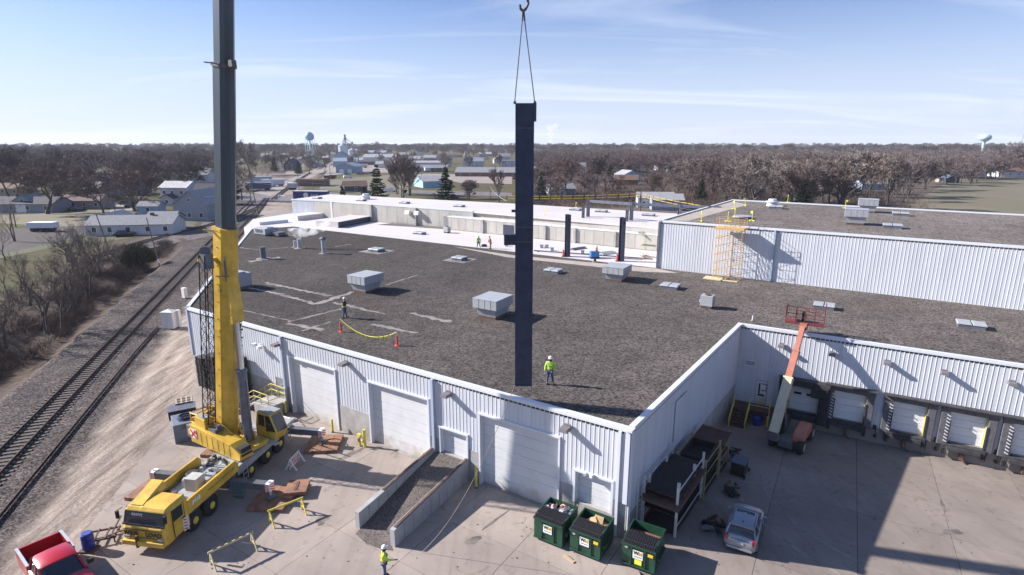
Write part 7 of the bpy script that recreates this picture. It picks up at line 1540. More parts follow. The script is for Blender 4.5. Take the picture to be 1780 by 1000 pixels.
# left of the boom
house(226, 409, 19, 8, 2.5, 1.7, 'white', 'gray', 'long low white house with gray roof just beyond the tracks at left', az=8, win=5, doors=0, chimney=True)
house(186, 404, 7, 9, 2.6, 1.9, 'gray', 'light', 'light gabled wing at the left end of the long low house', az=8, ridge='y', win=1)
house(279, 401, 6.5, 7, 2.8, 1.5, 'gray', 'gray', 'gray gabled wing at the right end of the long low house', az=8, win=1)
house(333, 384, 9.8, 15, 4.6, 3.6, 'gray', 'light', 'pale two storey gabled house just left of the boom', az=-4, ridge='y', win=3)
house(356, 357, 7, 8, 4.8, 2.4, 'blue', 'dark', 'small house with dark roof tucked behind the pale gabled house', az=4, win=2)
house(304, 356, 10, 8, 6.0, 1.9, 'white', 'metal', 'white farmhouse with shining metal roof', az=-5, win=3, chimney=True, seams=True)
house(291, 358, 4.5, 4, 2.6, 1.3, 'white', 'dark', 'small gabled porch building before the metal roofed farmhouse', ridge='y', win=1)
house(278, 312, 11, 10, 5.2, 4.6, 'tan', 'dark', 'half timbered gabled house among the trees behind the farmhouse', ridge='y', win=3)
house(308, 306, 9, 9, 4.5, 3.5, 'tan', 'gray', 'tan gabled house right of the half timbered one', ridge='y', win=2)
house(38, 370, 19, 9, 2.7, 1.8, 'gray', 'dark', 'low gray ranch house at the left edge behind the big tree', az=2, win=4, doors=1)
house(42, 369, 8, 6, 2.8, 2.5, 'blue', 'gray', 'blue-gray gable front attached before the left edge ranch house', ridge='y', win=1)
house(140, 364, 13, 8, 2.8, 1.6, 'pink', 'red', 'low pinkish house with reddish roof behind the bare trees', az=3, win=4)
house(156, 347, 8, 7, 4.2, 2.4, 'tan', 'light', 'tan house with hipped looking light roof', win=2)
house(190, 338, 12, 10, 5.2, 3.4, 'blue', 'dark', 'two storey pale blue house with very dark roof between tree crowns', az=12, win=3)
house(212, 340, 9, 11, 4.6, 3.2, 'gray', 'gray', 'gray gabled house beside the pale blue house', ridge='y', az=-12, win=2)
house(258, 372, 6, 5, 2.4, 1.2, 'blue', 'gray', 'small light shed beside the short driveway', az=5, win=1)
house(8, 340, 14, 9, 2.9, 1.8, 'tan', 'brown', 'tan house at the far left edge', win=3)
house(110, 326, 14, 9, 4.4, 3, 'gray', 'dark', 'gray house deep in the left trees', win=3)
house(60, 318, 14, 9, 4.2, 3, 'white', 'brown', 'white house deep in the left trees near the big oak', win=3)
house(345, 318, 11, 9, 4.5, 3, 'white', 'gray', 'white house behind the boom left edge', win=3)
# beyond the crossing
house(545, 291, 11.5, 14, 3.2, 2.2, 'blue', 'blue', 'pale blue garage like house right of the road bend', az=10, ridge='y', win=2, doors=1)
house(504, 297, 10, 10, 4.8, 4.4, 'dark', 'dark', 'dark gabled house left of the pale blue one', ridge='y', az=-8, win=2)
house(511, 283, 16, 10, 4, 2.6, 'white', 'light', 'white topped row house behind the dark gabled house', win=3); house(534, 281, 14, 10, 3.6, 2.6, 'white', 'gray', 'white house behind the pale blue garage house', win=3); house(492, 276, 16, 12, 4, 3, 'tan', 'light', 'small tan house near the water tower', win=2); house(560, 279, 15, 10, 3.6, 2.4, 'tan', 'light', 'low tan house beside the road to the silo', win=3)
house(601, 301, 14.5, 18, 4.6, 2.6, 'blue', 'blue', 'blue-gray metal garage with two white doors below the grain bin', az=-3, ridge='y', win=0, doors=2)
house(600, 290, 22, 14, 5.0, 3.0, 'blue', 'blue', 'blue-gray shed behind the two door garage', az=6, ridge='x', win=0)
house(592, 284, 14, 12, 8.5, 4, 'blue', 'blue', 'tall blue-gray elevator house at the foot of the grain bin', ridge='y', win=0)
house(640, 287, 30, 14, 3.2, 1.4, 'dark', 'dark', 'low dark feed shed right of the grain bin', az=4, win=0)
house(664, 283, 42, 22, 6.0, 3.4, 'white', 'light', 'long white warehouse with pale roof right of the round tanks', az=3, win=0)
house(652, 275, 32, 20, 8, 3, 'gray', 'blue', 'gray barn on the skyline behind the round tanks', win=0); house(676, 292, 24, 10, 3.6, 2, 'white', 'light', 'white loading shed before the long warehouse', az=2, win=0)
house(655, 257.5, 14, 14, 27, 4, 'dark', 'dark', 'dark tall elevator tower on the horizon', win=0, cat='elevator', name='elevator_tower')
house(690, 299, 12, 9, 4.8, 3.0, 'white', 'light', 'white gabled house behind the leafless tree clump', ridge='y', az=12, win=2); house(703, 297, 14, 10, 4.4, 3, 'white', 'gray', 'white house with gray roof in the centre of town', az=-6, win=2); house(716, 284, 18, 11, 4.5, 3, 'tan', 'light', 'pale house behind the white centre house', win=2)
house(735, 299, 13.5, 10, 3.0, 2.0, 'gray', 'gray', 'low gray hip roofed house left of the spruce', az=-5, win=2); house(764, 299, 13, 10, 3.0, 2.0, 'dark', 'gray', 'low dark sided house directly above the right spruce', az=5, win=2); house(742, 289, 26, 10, 3.2, 1.8, 'white', 'light', 'long low white row of units', az=3, win=0)
house(770, 284, 16, 10, 4.6, 4.4, 'white', 'dark', 'white house with steep dark roof', ridge='x', az=-10, win=3); house(779, 291, 5.5, 5, 3.2, 1.6, 'white', 'light', 'tiny bright white shed', ridge='y', win=0); house(750, 280, 20, 10, 4, 3, 'gray', 'light', 'gray house behind the row of units', win=2)
ch = house(826, 291, 15, 10, 5.4, 3.2, 'white', 'blue', 'white church nave with blue roof', az=4, name='church', cat='church', win=4)
pc = at(809, 291.5); e = empty('church_steeple', (pc.x, pc.y, 0), 0, 'white church steeple with pointed top', 'steeple'); MB().box((0, 0, 4.2), (4.2, 4.2, 8.4)).build('tower', wm_('white'), e); MB().box((0, 0, 9.4), (2.6, 2.6, 2.4)).build('belfry', wm_('white'), e); MB().lathe([(1.7, 10.5), (.05, 14.8)], 8).build('spire', wm_('pink'), e)
house(846, 307, 42, 20, 2.6, 3.0, 'brick', 'gray', 'very long low building with broad gray roof left of the column', az=-4, win=6); house(806, 303, 9, 8, 3.2, .1, 'dark', 'gray', 'small flat dark building in front of the steeple', ridge='f', win=1)
house(865, 284, 8, 9, 4, 3.2, 'white', 'light', 'white gabled house behind the long gray roof', ridge='y', az=10, win=1); house(885, 290, 14, 9, 5.6, .3, 'white', 'light', 'white block with dark door beside the column', ridge='f', win=2); house(877, 278, 16, 11, 4.5, 4, 'white', 'light', 'white house cluster right of the steeple', az=15, win=2); house(845, 272, 24, 12, 4, 3, 'gray', 'light', 'gray house on the far street', win=2)
house(753, 326, 10.5, 14, 3.0, 2.2, 'cyan', 'light', 'light blue shed left of the right spruce', az=28, ridge='x', win=0)
house(538, 324, 14, 9, 3.2, .1, 'brick', 'brown', 'flat roofed rusty brown building beside the rails', ridge='f', az=-6, win=0, cat='building', name='brick_building'); house(619, 334, 10, 9, 2.6, 2.0, 'dark', 'brown', 'dark house with brown roof above the green lot', az=20, win=1)
# right of the column
house(977, 342, 11, 9, 3.2, 1.8, 'gray', 'gray', 'gray garage half hidden right of the column', az=10, win=1, doors=1); house(914, 306, 14, 8, 4, 2, 'blue', 'blue', 'blue-gray house immediately right of the column', win=2); house(934, 275, 12, 9, 5, 5, 'yellow', 'light', 'tall yellow gabled house right of the column', ridge='y', win=1)
house(1098, 316, 11, 12, 3.6, 2.6, 'cyan', 'light', 'bright sky-blue gabled building in the right trees', az=16, ridge='y', win=1); house(1088, 322, 12, 8, 2.8, 2.2, 'brick', 'brown', 'brown roofed house in front of the sky-blue building', az=-14, win=1)
house(1103, 296, 13, 9, 4.6, 3.6, 'white', 'dark', 'white house with dark roof above the sky-blue building', az=-10, win=3); house(1073, 293, 8, 8, 4.5, 3, 'white', 'light', 'small white house left of the dark roofed one', ridge='y', win=1); house(1092, 297, 9, 8, 3, 2, 'tan', 'red', 'small red roofed house above the sky-blue building', win=1)
house(1170, 296, 26, 10, 4, .2, 'white', 'light', 'long flat white commercial block among the right trees', ridge='f', az=4, win=8); house(1212, 300, 40, 14, 4, .2, 'blue', 'gray', 'wide blue-gray commercial building', ridge='f', win=8); house(1242, 290, 18, 12, 4, 3, 'white', 'dark', 'white house with dark roof right of the commercial block', az=-8, win=2); house(1270, 296, 24, 12, 3.4, 1.6, 'tan', 'light', 'tan low building at the start of the right woods', win=3); house(1225, 282, 20, 12, 4, 4, 'white', 'light', 'white gabled house on the right skyline street', ridge='y', win=1)
house(1140, 362, 12, 7, 3.4, 1.6, 'white', 'light', 'white cottage behind the rear steel frame', az=-6, win=3); house(1160, 366, 10, 7, 3.4, 1.6, 'gray', 'light', 'gray cottage behind the right end of the steel frame', az=-6, win=3); house(1005, 300, 13, 10, 4, 3, 'tan', 'gray', 'tan house hidden in the trees right of the column', win=2)
house(1050, 285, 15, 10, 4, 3, 'white', 'gray', 'white house hidden in the far trees', win=2); house(1330, 278, 20, 12, 4, 4, 'white', 'gray', 'white house showing over the right woods', win=2); house(1405, 283, 20, 12, 4, 3, 'gray', 'gray', 'gray house glimpsed through the right woods', win=2)
for k, (u, v, wl, rf, lab) in enumerate(((455, 276, 'white', 'light', 'small white house left of the water tower street'), (472, 281, 'gray', 'dark', 'small dark roofed house left of the water tower street'), (575, 273, 'white', 'gray', 'white house behind the silo road'), (612, 268, 'tan', 'light', 'pale house behind the grain bin'), (702, 273, 'gray', 'light', 'gray roofed house on the far street above the centre'), (730, 271, 'white', 'gray', 'small white house far behind the row of units'), (795, 274, 'tan', 'brown', 'brown roofed house left behind the steeple'), (960, 283, 'white', 'gray', 'small white house right of the yellow gable'), (985, 276, 'tan', 'light', 'pale house on the far street right of the column'), (1130, 278, 'white', 'gray', 'small white house above the commercial block'), (1190, 275, 'gray', 'light', 'gray house far above the commercial block'), (1300, 287, 'white', 'light', 'white house at the left edge of the right woods'))):
    house(u, v, 15, 10, 4, 3, wl, rf, lab, az=(k * 37) % 40 - 20, ridge='xy'[k % 2], win=2)
# farm on the right
house(1757, 307.5, 14.5, 12, 3.2, 2.4, 'white', 'brown', 'white farm building with brown roof at the right edge of the field', az=-10, win=3); house(1728, 300, 16, 12, 3.6, 3.6, 'dark', 'dark', 'dark house behind the white farm sheds', az=15, win=1); house(1706, 308, 8, 8, 3.6, 1.2, 'white', 'light', 'white boxy shed at the field edge', az=12, win=0); house(1692, 308, 5, 8, 3.2, 1.0, 'white', 'light', 'small white shed left of the boxy shed', win=0); house(1767, 292, 12, 9, 5, 3, 'yellow', 'light', 'pale yellow house at the far right edge', win=2); house(1742, 286, 14, 9, 4, 3, 'white', 'gray', 'white house far behind the farm', win=2)
house(1656, 318, 7, 5, 2.6, 1.6, 'dark', 'blue', 'small dark blue tent like shed at the field edge', ridge='y', win=0); house(1640, 317, 4, 4, 1.6, .8, 'tan', 'light', 'tiny tan hut left of the dark blue shed', win=0); house(1575, 318, 12, 8, 2.6, 1.6, 'tan', 'gray', 'tan house seen through the trees left of the field', win=2); house(1520, 330, 12, 8, 2.6, 1.6, 'blue', 'gray', 'blue-gray house seen through the trees behind the far ventilator', win=2)

# bins, tanks, elevator legs
M_bin = mat('bin_steel', (.50, .54, .58), .4, .4, var=.05, scale=.5)
def bin_(u, v, r, h, cone, lab, nm='grain_bin'):
    p = at(u, v); e = empty(nm, (p.x, p.y, 0), 0, lab, 'grain bin'); MB().lathe([(r, 0), (r, h)], 28).build('shell', M_bin, e, smooth=True); MB().lathe([(r * 1.04, h), (r * .25, h + cone), (r * .2, h + cone + .4)], 28).build('cone_roof', M_bin, e, smooth=True); q = MB()
    for k in range(1, 7): q.lathe([(r * 1.006, h * k / 7), (r * 1.006, h * k / 7 + .12)], 28)
    q.build('hoops', M_galv, e); return e
bin_(598, 281, 5.6, 18.5, 2.8, 'tall pale grain bin with conical roof'); bin_(613, 277, 5.2, 12.5, 2.0, 'lower grain bin behind the tall one'); bin_(621, 275, 4.5, 11, 2, 'third grain bin partly hidden by its neighbours')
for (u, lab) in ((626, 'left white round ended tank shed'), (633, 'right white round ended tank shed')):
    p = at(u, 283); e = empty('quonset_hut', (p.x, p.y, 0), R(-20), lab, 'hut'); q = [(4.0 * math.cos(a * math.pi / 10), 4.6 * math.sin(a * math.pi / 10) + 1) for a in range(11)]; q = [(4.0, 0)] + q + [(-4.0, 0)]
    MB().loft([[(x, y, z) for x, z in q] for y in (0, 14)]).build('shell', M_white_trim, e, fixn=True); MB().box((0, -.05, 1.6), (2.5, .1, 3.2)).build('door', M_lab, e)
p = at(596, 279); e = empty('grain_elevator', (p.x + 3, p.y + 6, 0), 0, 'greenish grain elevator leg frame rising over the bin', 'elevator'); q = MB(); M_grn = mat('elevator_green', (.16, .24, .20), .6)
for x in (-1.5, 1.5):
    for y in (-1.5, 1.5): q.tube((x * 2, y * 2, 18), (x * .5, y * .5, 30), .25, n=5)
for z in (20, 23, 26, 29): q.box((0, 0, z), (4 - (z - 18) * .2, 4 - (z - 18) * .2, .25))
q.build('lattice', M_grn, e); MB().box((0, 0, 15), (1.2, .8, 33)).box((0, 0, 31.5), (2.2, 1.4, 2.2)).build('leg_casing', M_grn, e); MB().bar((0, 0, 29), (9, 0, 21), .5).bar((0, 0, 29), (-5, 0, 21), .5).build('spouts', M_grn, e); MB().box((9, 0, 22), (1.6, 1.6, 3)).build('headhouse', M_grn, e)

# water towers
M_wt = mat('water_tower_blue', (.22, .42, .56), .45, var=.04, scale=.1); M_wt2 = mat('water_tower_pale', (.46, .62, .70), .4)
p = up_at(538, 240, 930); e = empty('water_tower', (p.x, p.y, 0), 0, 'sky-blue legged water tower on the left horizon', 'water tower'); r = 6.9; zc = 32
MB().lathe([(.5, zc - 6.2), (4.2, zc - 5.4), (6.3, zc - 3.2), (r, zc), (6.4, zc + 2.8), (4.4, zc + 5.3), (2.0, zc + 6.6), (.1, zc + 7)], 28).build('tank', M_wt, e, smooth=True); MB().lathe([(1.3, 0), (1.3, zc - 5.8)], 16).build('riser', M_wt2, e, smooth=True)
for k in range(6): a_ = k * math.pi / 3 + .3; MB().tube((8.0 * math.cos(a_), 8.0 * math.sin(a_), 0), (6.5 * math.cos(a_), 6.5 * math.sin(a_), zc), .28, n=6).build('leg', M_wt2, e)
q = MB(); 
for z in (10, 20):
    for k in range(6): a_, b_ = k * math.pi / 3 + .3, (k + 1) * math.pi / 3 + .3; rr_ = 8 - 1.5 * z / zc; q.tube((rr_ * math.cos(a_), rr_ * math.sin(a_), z), (rr_ * math.cos(b_), rr_ * math.sin(b_), z), .12, n=4)
q.build('ring_brace', M_wt2, e)
p = up_at(1712, 240, 1080); e = empty('water_tower', (p.x, p.y, 0), 0, 'pale blue single stem water tower at the right', 'water tower'); zc = 31.5
MB().lathe([(5.5, 0), (2.6, 3), (2.3, 22), (3.2, 24.5), (6.5, 26.6), (9.4, 29.0), (10.4, zc), (9.6, zc + 3), (6.8, zc + 5.2), (3, zc + 6.2), (.1, zc + 6.4)], 36).build('tank', M_wt2, e, smooth=True); MB().lathe([(.6, zc + 6.3), (.5, zc + 7.2)], 10).build('vent', M_wt2, e)
MB().box((-3.6, -9.2, zc + 1.0), (5.0, .4, 1.1), R(-20)).build('lettering_band', mat('tower_mark', (.2, .35, .5), .5), e)
p = up_at(1776, 240, 1500); e = empty('radio_mast', (p.x, p.y, 0), 0, 'thin gray radio mast at the right edge of the sky', 'mast'); MB().tube((0, 0, 0), (8, 0, 92), .5, .35, 6).build('mast', M_steel_gray, e); MB().tube((0, 0, 60), (30, 0, 0), .06, n=4).tube((0, 0, 60), (-30, 0, 0), .06, n=4).build('guy_wires', M_steel_gray, e)

# vehicles and trailers far away (lofted bodies, cab glass and wheels)
def mini_car(u, v, col, lab, az, L=4.5, h=1.5, van=False, z=0.0):
    p = at(u, v); e = empty('parked_car', (p.x, p.y, 0), az2rz(az), lab, 'van' if van else 'car', 'vehicles parked in town'); m = mat('paint_%s' % col, {'white': (.7, .7, .7), 'dark': (.03, .03, .04), 'red': (.3, .02, .02), 'silver': (.35, .36, .38), 'blue': (.04, .07, .2)}[col], .35, coat=.4)
    car_body([ring(0.0, .75, .35, .8, .9, .6), ring(.3, .88, .25, .9, 1.0, .75), ring(L * .6, .9, .25, .9, 1.0, .75), ring(L - .2, .84, .3, .75, .85, .65), ring(L, .7, .4, .6, .7, .5)], 'body', m, e)
    x0, x1 = (.1, L * .82) if van else (L * .12, L * .68)
    MB().loft([[(x, -w_, zb_), (x, -w_ * .85, zt_), (x, w_ * .85, zt_), (x, w_, zb_)] for x, w_, zb_, zt_ in ((x0, .75, .95, 1.0), (x0 + .4, .78, .95, h), (x1 - .6, .78, .95, h), (x1, .75, .9, .98))]).build('glasshouse', m if van else M_glass, e, fixn=True)
    for x in (.8, L - .8):
        for y in (-.82, .82): MB().lathe([(.31, -.1), (.31, .1)], 12, (x, y, .31), axis=(0, 1, 0)).build('wheel', M_tyre, e)
for (u, v, c, lab, az, van) in ((598, 305, 'dark', 'dark car in front of the two door garage', 90, False), (620, 304, 'dark', 'black pickup like car at the left of the lot row', 80, False), (630, 303, 'dark', 'dark car in the middle of the lot row', 80, False), (640, 302.5, 'dark', 'dark car at the right of the lot row', 75, False), (597, 310, 'white', 'white trailer cab near the red bins', 60, True), (560, 290, 'silver', 'silver car by the pale blue garage house', 60, False), (575, 287, 'white', 'white car along the silo road', 30, False), (582, 283, 'dark', 'dark car along the silo road', 30, False), (590, 327, 'silver', 'silver car on the crossing road beyond the white roof', 85, False),
                           (440, 322, 'white', 'white van parked beyond the crossing near the poles', 80, True), (460, 325, 'white', 'white truck cab beyond the crossing', 80, True), (120, 367, 'dark', 'dark car on the side street', 85, False), (207, 356, 'dark', 'dark car at the top of the driveway', 80, False), (219, 361, 'dark', 'dark car lower on the driveway', 100, False), (232, 380, 'dark', 'dark green pickup behind the long low house', 80, False), (197, 412, 'dark', 'dark machinery in front of the long low house', 60, False), (648, 333, 'white', 'white van on the street behind the hall', 88, True), (668, 334, 'white', 'second white van on the street behind the hall', 88, True), (700, 290, 'white', 'white van in the centre of town', 50, True), (890, 312, 'red', 'red car in the gravel court by the column', 70, False)):
    mini_car(u, v, c, lab, az, van=van, h=1.9 if van else 1.45, L=5.4 if van else 4.5)
def trailer(u, v, L, h, col, lab, az, nm='box_trailer', logo=False, cat='trailer'):
    p = at(u, v); e = empty(nm, (p.x, p.y, 0), az2rz(az), lab, cat); MB().box((0, 0, h / 2 + .9), (L, 2.5, h)).build('box', col, e, bevel=.05); MB().box((0, 0, .8), (L * .9, 1.0, .2)).build('chassis', M_black, e); MB().box((0, 0, h + .93), (L, 2.45, .06)).build('roof', M_lab, e)
    for x in (L / 2 - 1.2, L / 2 - 2.4, -L / 2 + 1.0): MB().lathe([(.5, -1.2), (.5, 1.2)], 14, (x, 0, .5), axis=(0, 1, 0)).build('axle', M_tyre, e)
    if logo:
        for a0, a1, mm in ((.12, .98, mat('globe_red', (.6, .02, .03), .5)), (-.98, -.12, mat('globe_blue', (.03, .12, .5), .5))):
            n = 14; P = []
            for k in range(n + 1):
                x = -1 + 2 * k / n; y = math.sqrt(max(0, 1 - x * x)); P.append((x, y))
            sg = 1 if a0 > 0 else -1; top_ = [(-1.6 + x * .95, -1.27, h / 2 + .9 + sg * y * .95) for x, y in P]; bot = [(-1.6 + x * .95, -1.27, h / 2 + .9 + sg * min(.22, y * .9) + .12 * math.sin(x * 3)) for x, y in P]
            MB().add(top_ + bot, [(k, k + 1, n + 2 + k, n + 1 + k) for k in range(n)]).build('globe_mark', mm, e)
        MB().lathe([(.96, 0), (.96, .01)], 24, (-1.6, -1.262, h / 2 + .9), axis=(0, -1, 0)).build('globe_disc', M_lab, e)
        text('pepsi', 1.35, M_lab, (1.7, -1.28, h / 2 + .9), 0, e, bold=.02)
trailer(542, 350, 13.2, 2.9, mat('trailer_blue', (.015, .03, .16), .4), 'blue soft drink trailer with round red white and blue mark behind the white roof', 96, logo=True)
trailer(77, 402, 6.0, 1.3, M_white_trim, 'long low white camper trailer parked on the lawn at left', 87, 'camper_trailer'); trailer(570, 311, 4.8, 1.3, mat('container_red', (.28, .04, .03), .7), 'red steel container, left one of a pair beyond the green lot', 80, 'waste_container', cat='container'); trailer(579, 311, 3.6, 1.5, M_brown, 'brown steel container, right one of a pair beyond the green lot', 95, 'waste_container', cat='container')
trailer(744, 299, 5.6, 2.3, M_white_trim, 'white box truck parked left of the right spruce', 60, 'box_truck', cat='truck'); trailer(509, 330, 4.0, 2.2, M_galv, 'gray equipment cabinet between the tracks and the trailer', 90, 'equipment_cabinet', cat='cabinet'); trailer(628, 292, 11, 2.4, M_galv, 'silver tanker trailer before the round ended sheds', 88, 'tank_trailer')
for k, (u, v) in enumerate(((455, 318), (475, 324), (450, 331))): trailer(u, v, 11, 2.6, (M_galv, M_white_trim, mat('wagon_blue', (.06, .08, .14), .6))[k], ('gray', 'white', 'dark blue')[k] + ' rail wagon or trailer beyond the leaning poles', 75, 'rail_wagon', cat='wagon')

# ------------------------------------------------------------------ poles and wires
def pole(u, v, vt, lab, lean=(0, 0), arms=1, r=.15, band=False):
    b_ = at(u, v); lo, hi = 0, 40
    for _ in range(40):
        m_ = (lo + hi) / 2; dpt = b_.y * CP + (CAMH - m_) * SP; up = b_.y * SP + (m_ - CAMH) * CP
        if 500 - FOC * up / dpt > vt: lo = m_
        else: hi = m_
    h = lo; e = empty('utility_pole', (b_.x, b_.y, 0), 0, lab, 'utility pole'); tip = Vector((lean[0], lean[1], h)); MB().tube((0, 0, -.3), tip, r, r * .7, 8).build('shaft', M_pole, e)
    for k in range(arms): MB().box(tip + Vector((0, 0, -.5 - k * 1.2)), (2.4, .12, .14), .3).build('crossarm', M_pole, e); MB().box(tip + Vector((-1.0, -.3, -.36 - k * 1.2)), (.08, .08, .2)).box(tip + Vector((1.0, .3, -.36 - k * 1.2)), (.08, .08, .2)).build('insulator', M_lab, e)
    if band: MB().tube((tip * .03), (tip * .12), r * 1.1, n=8).build('white_band', M_lab, e)
    return Vector(e.location) + tip
P1 = pole(437, 357, 303, 'straight dark utility pole left of the crossing', (0, 0), 2); P2 = pole(452, 386, 304, 'leaning pale utility pole in front of the crossing', (-1.6, 0), 1)
P3 = pole(521, 345, 303, 'utility pole behind the gable of the white hall', (0, 0), 1); P4 = pole(545, 338, 312, 'short pole with lamp beside the blue trailer'); P5 = pole(575, 316, 280, 'utility pole beside the red container'); P6 = pole(733, 322, 290, 'utility pole among the centre trees'); P7 = pole(852, 345, 325, 'utility pole left of the hanging column behind the roof'); P8 = pole(610, 300, 262, 'thin pole right of the garage with two doors'); P9 = pole(1715, 300, 278, 'tall pole with crossarm by the farm', arms=1, r=.25)
pole(200, 459, 374, 'leaning pole with white band before the thicket', (-2.2, .5), 0, .12, True); pole(277, 460, 379, 'leaning pole beside the rounded dark bush', (-1.2, .3), 0, .12, True); pole(205, 380, 345, 'leaning pole at the driveway', (-1.0, 0), 0); pole(28, 395, 355, 'thin pole left of the camper trailer', (0, 0), 0); pole(27, 420, 370, 'thin dark pole on the dark plot', (0, 0), 0)
pole(233, 460, 448, 'low white marker post in the brush', (0, 0), 0, .08); pole(240, 458, 446, 'second low white marker post in the brush', (.2, 0), 0, .08)
def wire(a_, b_, sag, lab, r=.04, m=None):
    a_, b_ = Vector(a_), Vector(b_); e = empty('power_line', a_, 0, lab, 'power line'); P = []
    for k in range(17): q = k / 16; P.append((b_ - a_) * q + Vector((0, 0, -sag * 4 * q * (1 - q))))
    MB().path(P, r, 4).build('wire', m or M_galv, e)
wire(P1 + Vector((-1, 0, -.4)), P3, 1.2, 'upper wire from the straight dark pole to the pole behind the gable', .05); wire(P1 + Vector((1, 0, -1.6)), at(700, 320, 0) + Vector((0, 0, 6)), 2.0, 'wire from the straight dark pole over the green lot', .05); wire(P2 + Vector((0, 0, -2.0)), P7 + Vector((0, 0, -1)), 2.2, 'lower wire from the leaning pale pole to the pole by the column', .07); wire(P2 + Vector((0, 0, -.6)), P7, 1.6, 'upper wire from the leaning pale pole to the pole by the column', .05)
wire(P2 + Vector((0, 0, -2)), up_at(355, 342, 150), 1.0, 'wire from the leaning pale pole to the left behind the boom', .06); wire(P7, pL + Vector((0, 0, -1)), .6, 'wire from the pole by the column to the right', .05); wire(P3, P6, 1.5, 'long wire over the green lot to the centre trees', .04)
# yellow mast of a gate beside the crossing
e = empty('crossing_gate', at(485, 344), R(-30), 'white crossing gate arm lowered by the tracks', 'gate'); MB().box((0, 0, .6), (.4, .4, 1.2)).build('gate_box', M_galv, e); MB().bar((0, 0, 1.1), (3.4, 0, .9), .15).build('gate_arm', M_lab, e)

# ------------------------------------------------------------------ trees
def bark(name, c, c2): return mat(name, c, .95, col2=c2, scale=1.5)
M_bark = bark('bark_gray', (.055, .046, .042), (.10, .086, .08)); M_twig = mat('twig_brown', (.155, .115, .106), .95, var=.25, scale=.7); M_twr = mat('twig_reddish', (.155, .112, .10), .95, var=.2, scale=.7); M_twg = mat('twig_gray', (.18, .146, .138), .95, var=.2, scale=.7); M_twp = mat('twig_pale', (.22, .185, .165), .95, var=.2, scale=.6); M_twd = mat('twig_dark', (.098, .075, .072), .95, var=.2, scale=.7)
def make_tree(seed, h=14.0, spread=1.0, levels=5, upright=.5, trunk_f=.28, tw=.035, ntw=5, stems=1, r0=None, rag=1.0):
    rnd = random.Random(seed); T = MB(); V = []; F = []
    r0 = r0 or h * .021
    def twig(p, d, L, w_):
        s = d.cross(Vector((rnd.uniform(-1, 1), rnd.uniform(-1, 1), rnd.uniform(-1, 1))))
        if s.length < 1e-3: return
        s.normalize(); s *= w_; b_ = len(V); V.extend([tuple(p - s), tuple(p + s), tuple(p + d * L)]); F.append((b_, b_ + 1, b_ + 2))
    def grow(p, d, L, r, lv):
        segs = 3 if lv > 1 else 2; q = p; dd = d.copy(); rr_ = r
        for s in range(segs):
            dd = (dd + Vector((rnd.gauss(0, .10), rnd.gauss(0, .10), rnd.gauss(0, .05) + .05 * upright))).normalized(); nx = q + dd * (L / segs); r2 = rr_ * (.86 if segs == 3 else .8)
            T.tube(q, nx, rr_, r2, 6 if lv >= levels - 1 else (4 if lv > 1 else 3), caps=False); q, rr_ = nx, r2
            if lv <= 2:
                for _ in range(ntw): 
                    td = (dd + Vector((rnd.gauss(0, .7), rnd.gauss(0, .7), rnd.gauss(.15, .5)))).normalized(); twig(q - dd * rnd.random() * L / segs, td, rnd.uniform(.5, 1.2) * h * .055, tw)
        if lv <= 1: return
        n = rnd.choice((2, 3, 3)) if lv < levels else rnd.choice((3, 4, 5))
        for k in range(n):
            a_ = rnd.uniform(0, 6.283); sp_ = (rnd.uniform(.35, .85) * spread); side = Vector((math.cos(a_), math.sin(a_), 0)); side = (side - dd * side.dot(dd)).normalized()
            nd = (dd * math.cos(sp_) + side * math.sin(sp_) + Vector((0, 0, .12 * upright))).normalized(); grow(q, nd, L * rnd.uniform(.62, .88) * rag, rr_ * rnd.uniform(.6, .8), lv - 1)
        if lv >= 3:
            a_ = rnd.uniform(0, 6.283); nd = (dd * .4 + Vector((math.cos(a_), math.sin(a_), .3))).normalized(); grow(p.lerp(q, .6), nd, L * .6, rr_ * .5, lv - 2)
    for s in range(stems):
        a_ = 6.283 * s / stems + seed; d = Vector((0, 0, 1)) if stems == 1 else Vector((math.cos(a_) * .25, math.sin(a_) * .25, 1)).normalized()
        grow(Vector((0, 0, -.3)) if stems == 1 else Vector((math.cos(a_) * .2, math.sin(a_) * .2, -.3)), d, h * trunk_f, r0 / math.sqrt(stems), levels)
    zmax = max(v[2] for v in V); k = h / zmax
    T.v = [(x * k, y * k, z * k) for x, y, z in T.v]; V = [(x * k, y * k, z * k) for x, y, z in V]
    C_ = MB(); C_.v = V; C_.f = F; return T, C_
protos = []
specs = [(1, dict(h=14, spread=.95, levels=6, tw=.045, ntw=4)), (2, dict(h=16, spread=1.1, levels=6, trunk_f=.24, tw=.04, ntw=8)), (3, dict(h=12, spread=.75, levels=5, upright=1.4, tw=.05, ntw=9)), (4, dict(h=11, spread=.7, levels=5, upright=1.5, stems=3, tw=.045, ntw=6, r0=.3)), (5, dict(h=17, spread=1.15, levels=6, trunk_f=.20, tw=.04, ntw=11)), (6, dict(h=9, spread=1.0, levels=5, trunk_f=.2, stems=4, tw=.04, ntw=7, r0=.22)), (8, dict(h=13, spread=1.15, levels=6, trunk_f=.2, tw=.05, ntw=4)), (11, dict(h=9, spread=.8, levels=6, upright=.9, trunk_f=.26, tw=.011, ntw=2, r0=.18)), (12, dict(h=8, spread=.9, levels=5, trunk_f=.2, stems=2, tw=.012, ntw=2, r0=.18))]
TM = []
for sd, kw in specs:
    T, C_ = make_tree(sd, **kw); tm = T.mesh('trunk', M_bark); tm.shade_smooth(); TM.append((tm, {k: None for k in ()}, C_, kw['h']))
tw_mats = dict(brown=M_twig, red=M_twr, gray=M_twg, dark=M_twd, pale=M_twp)
crown_cache = {}
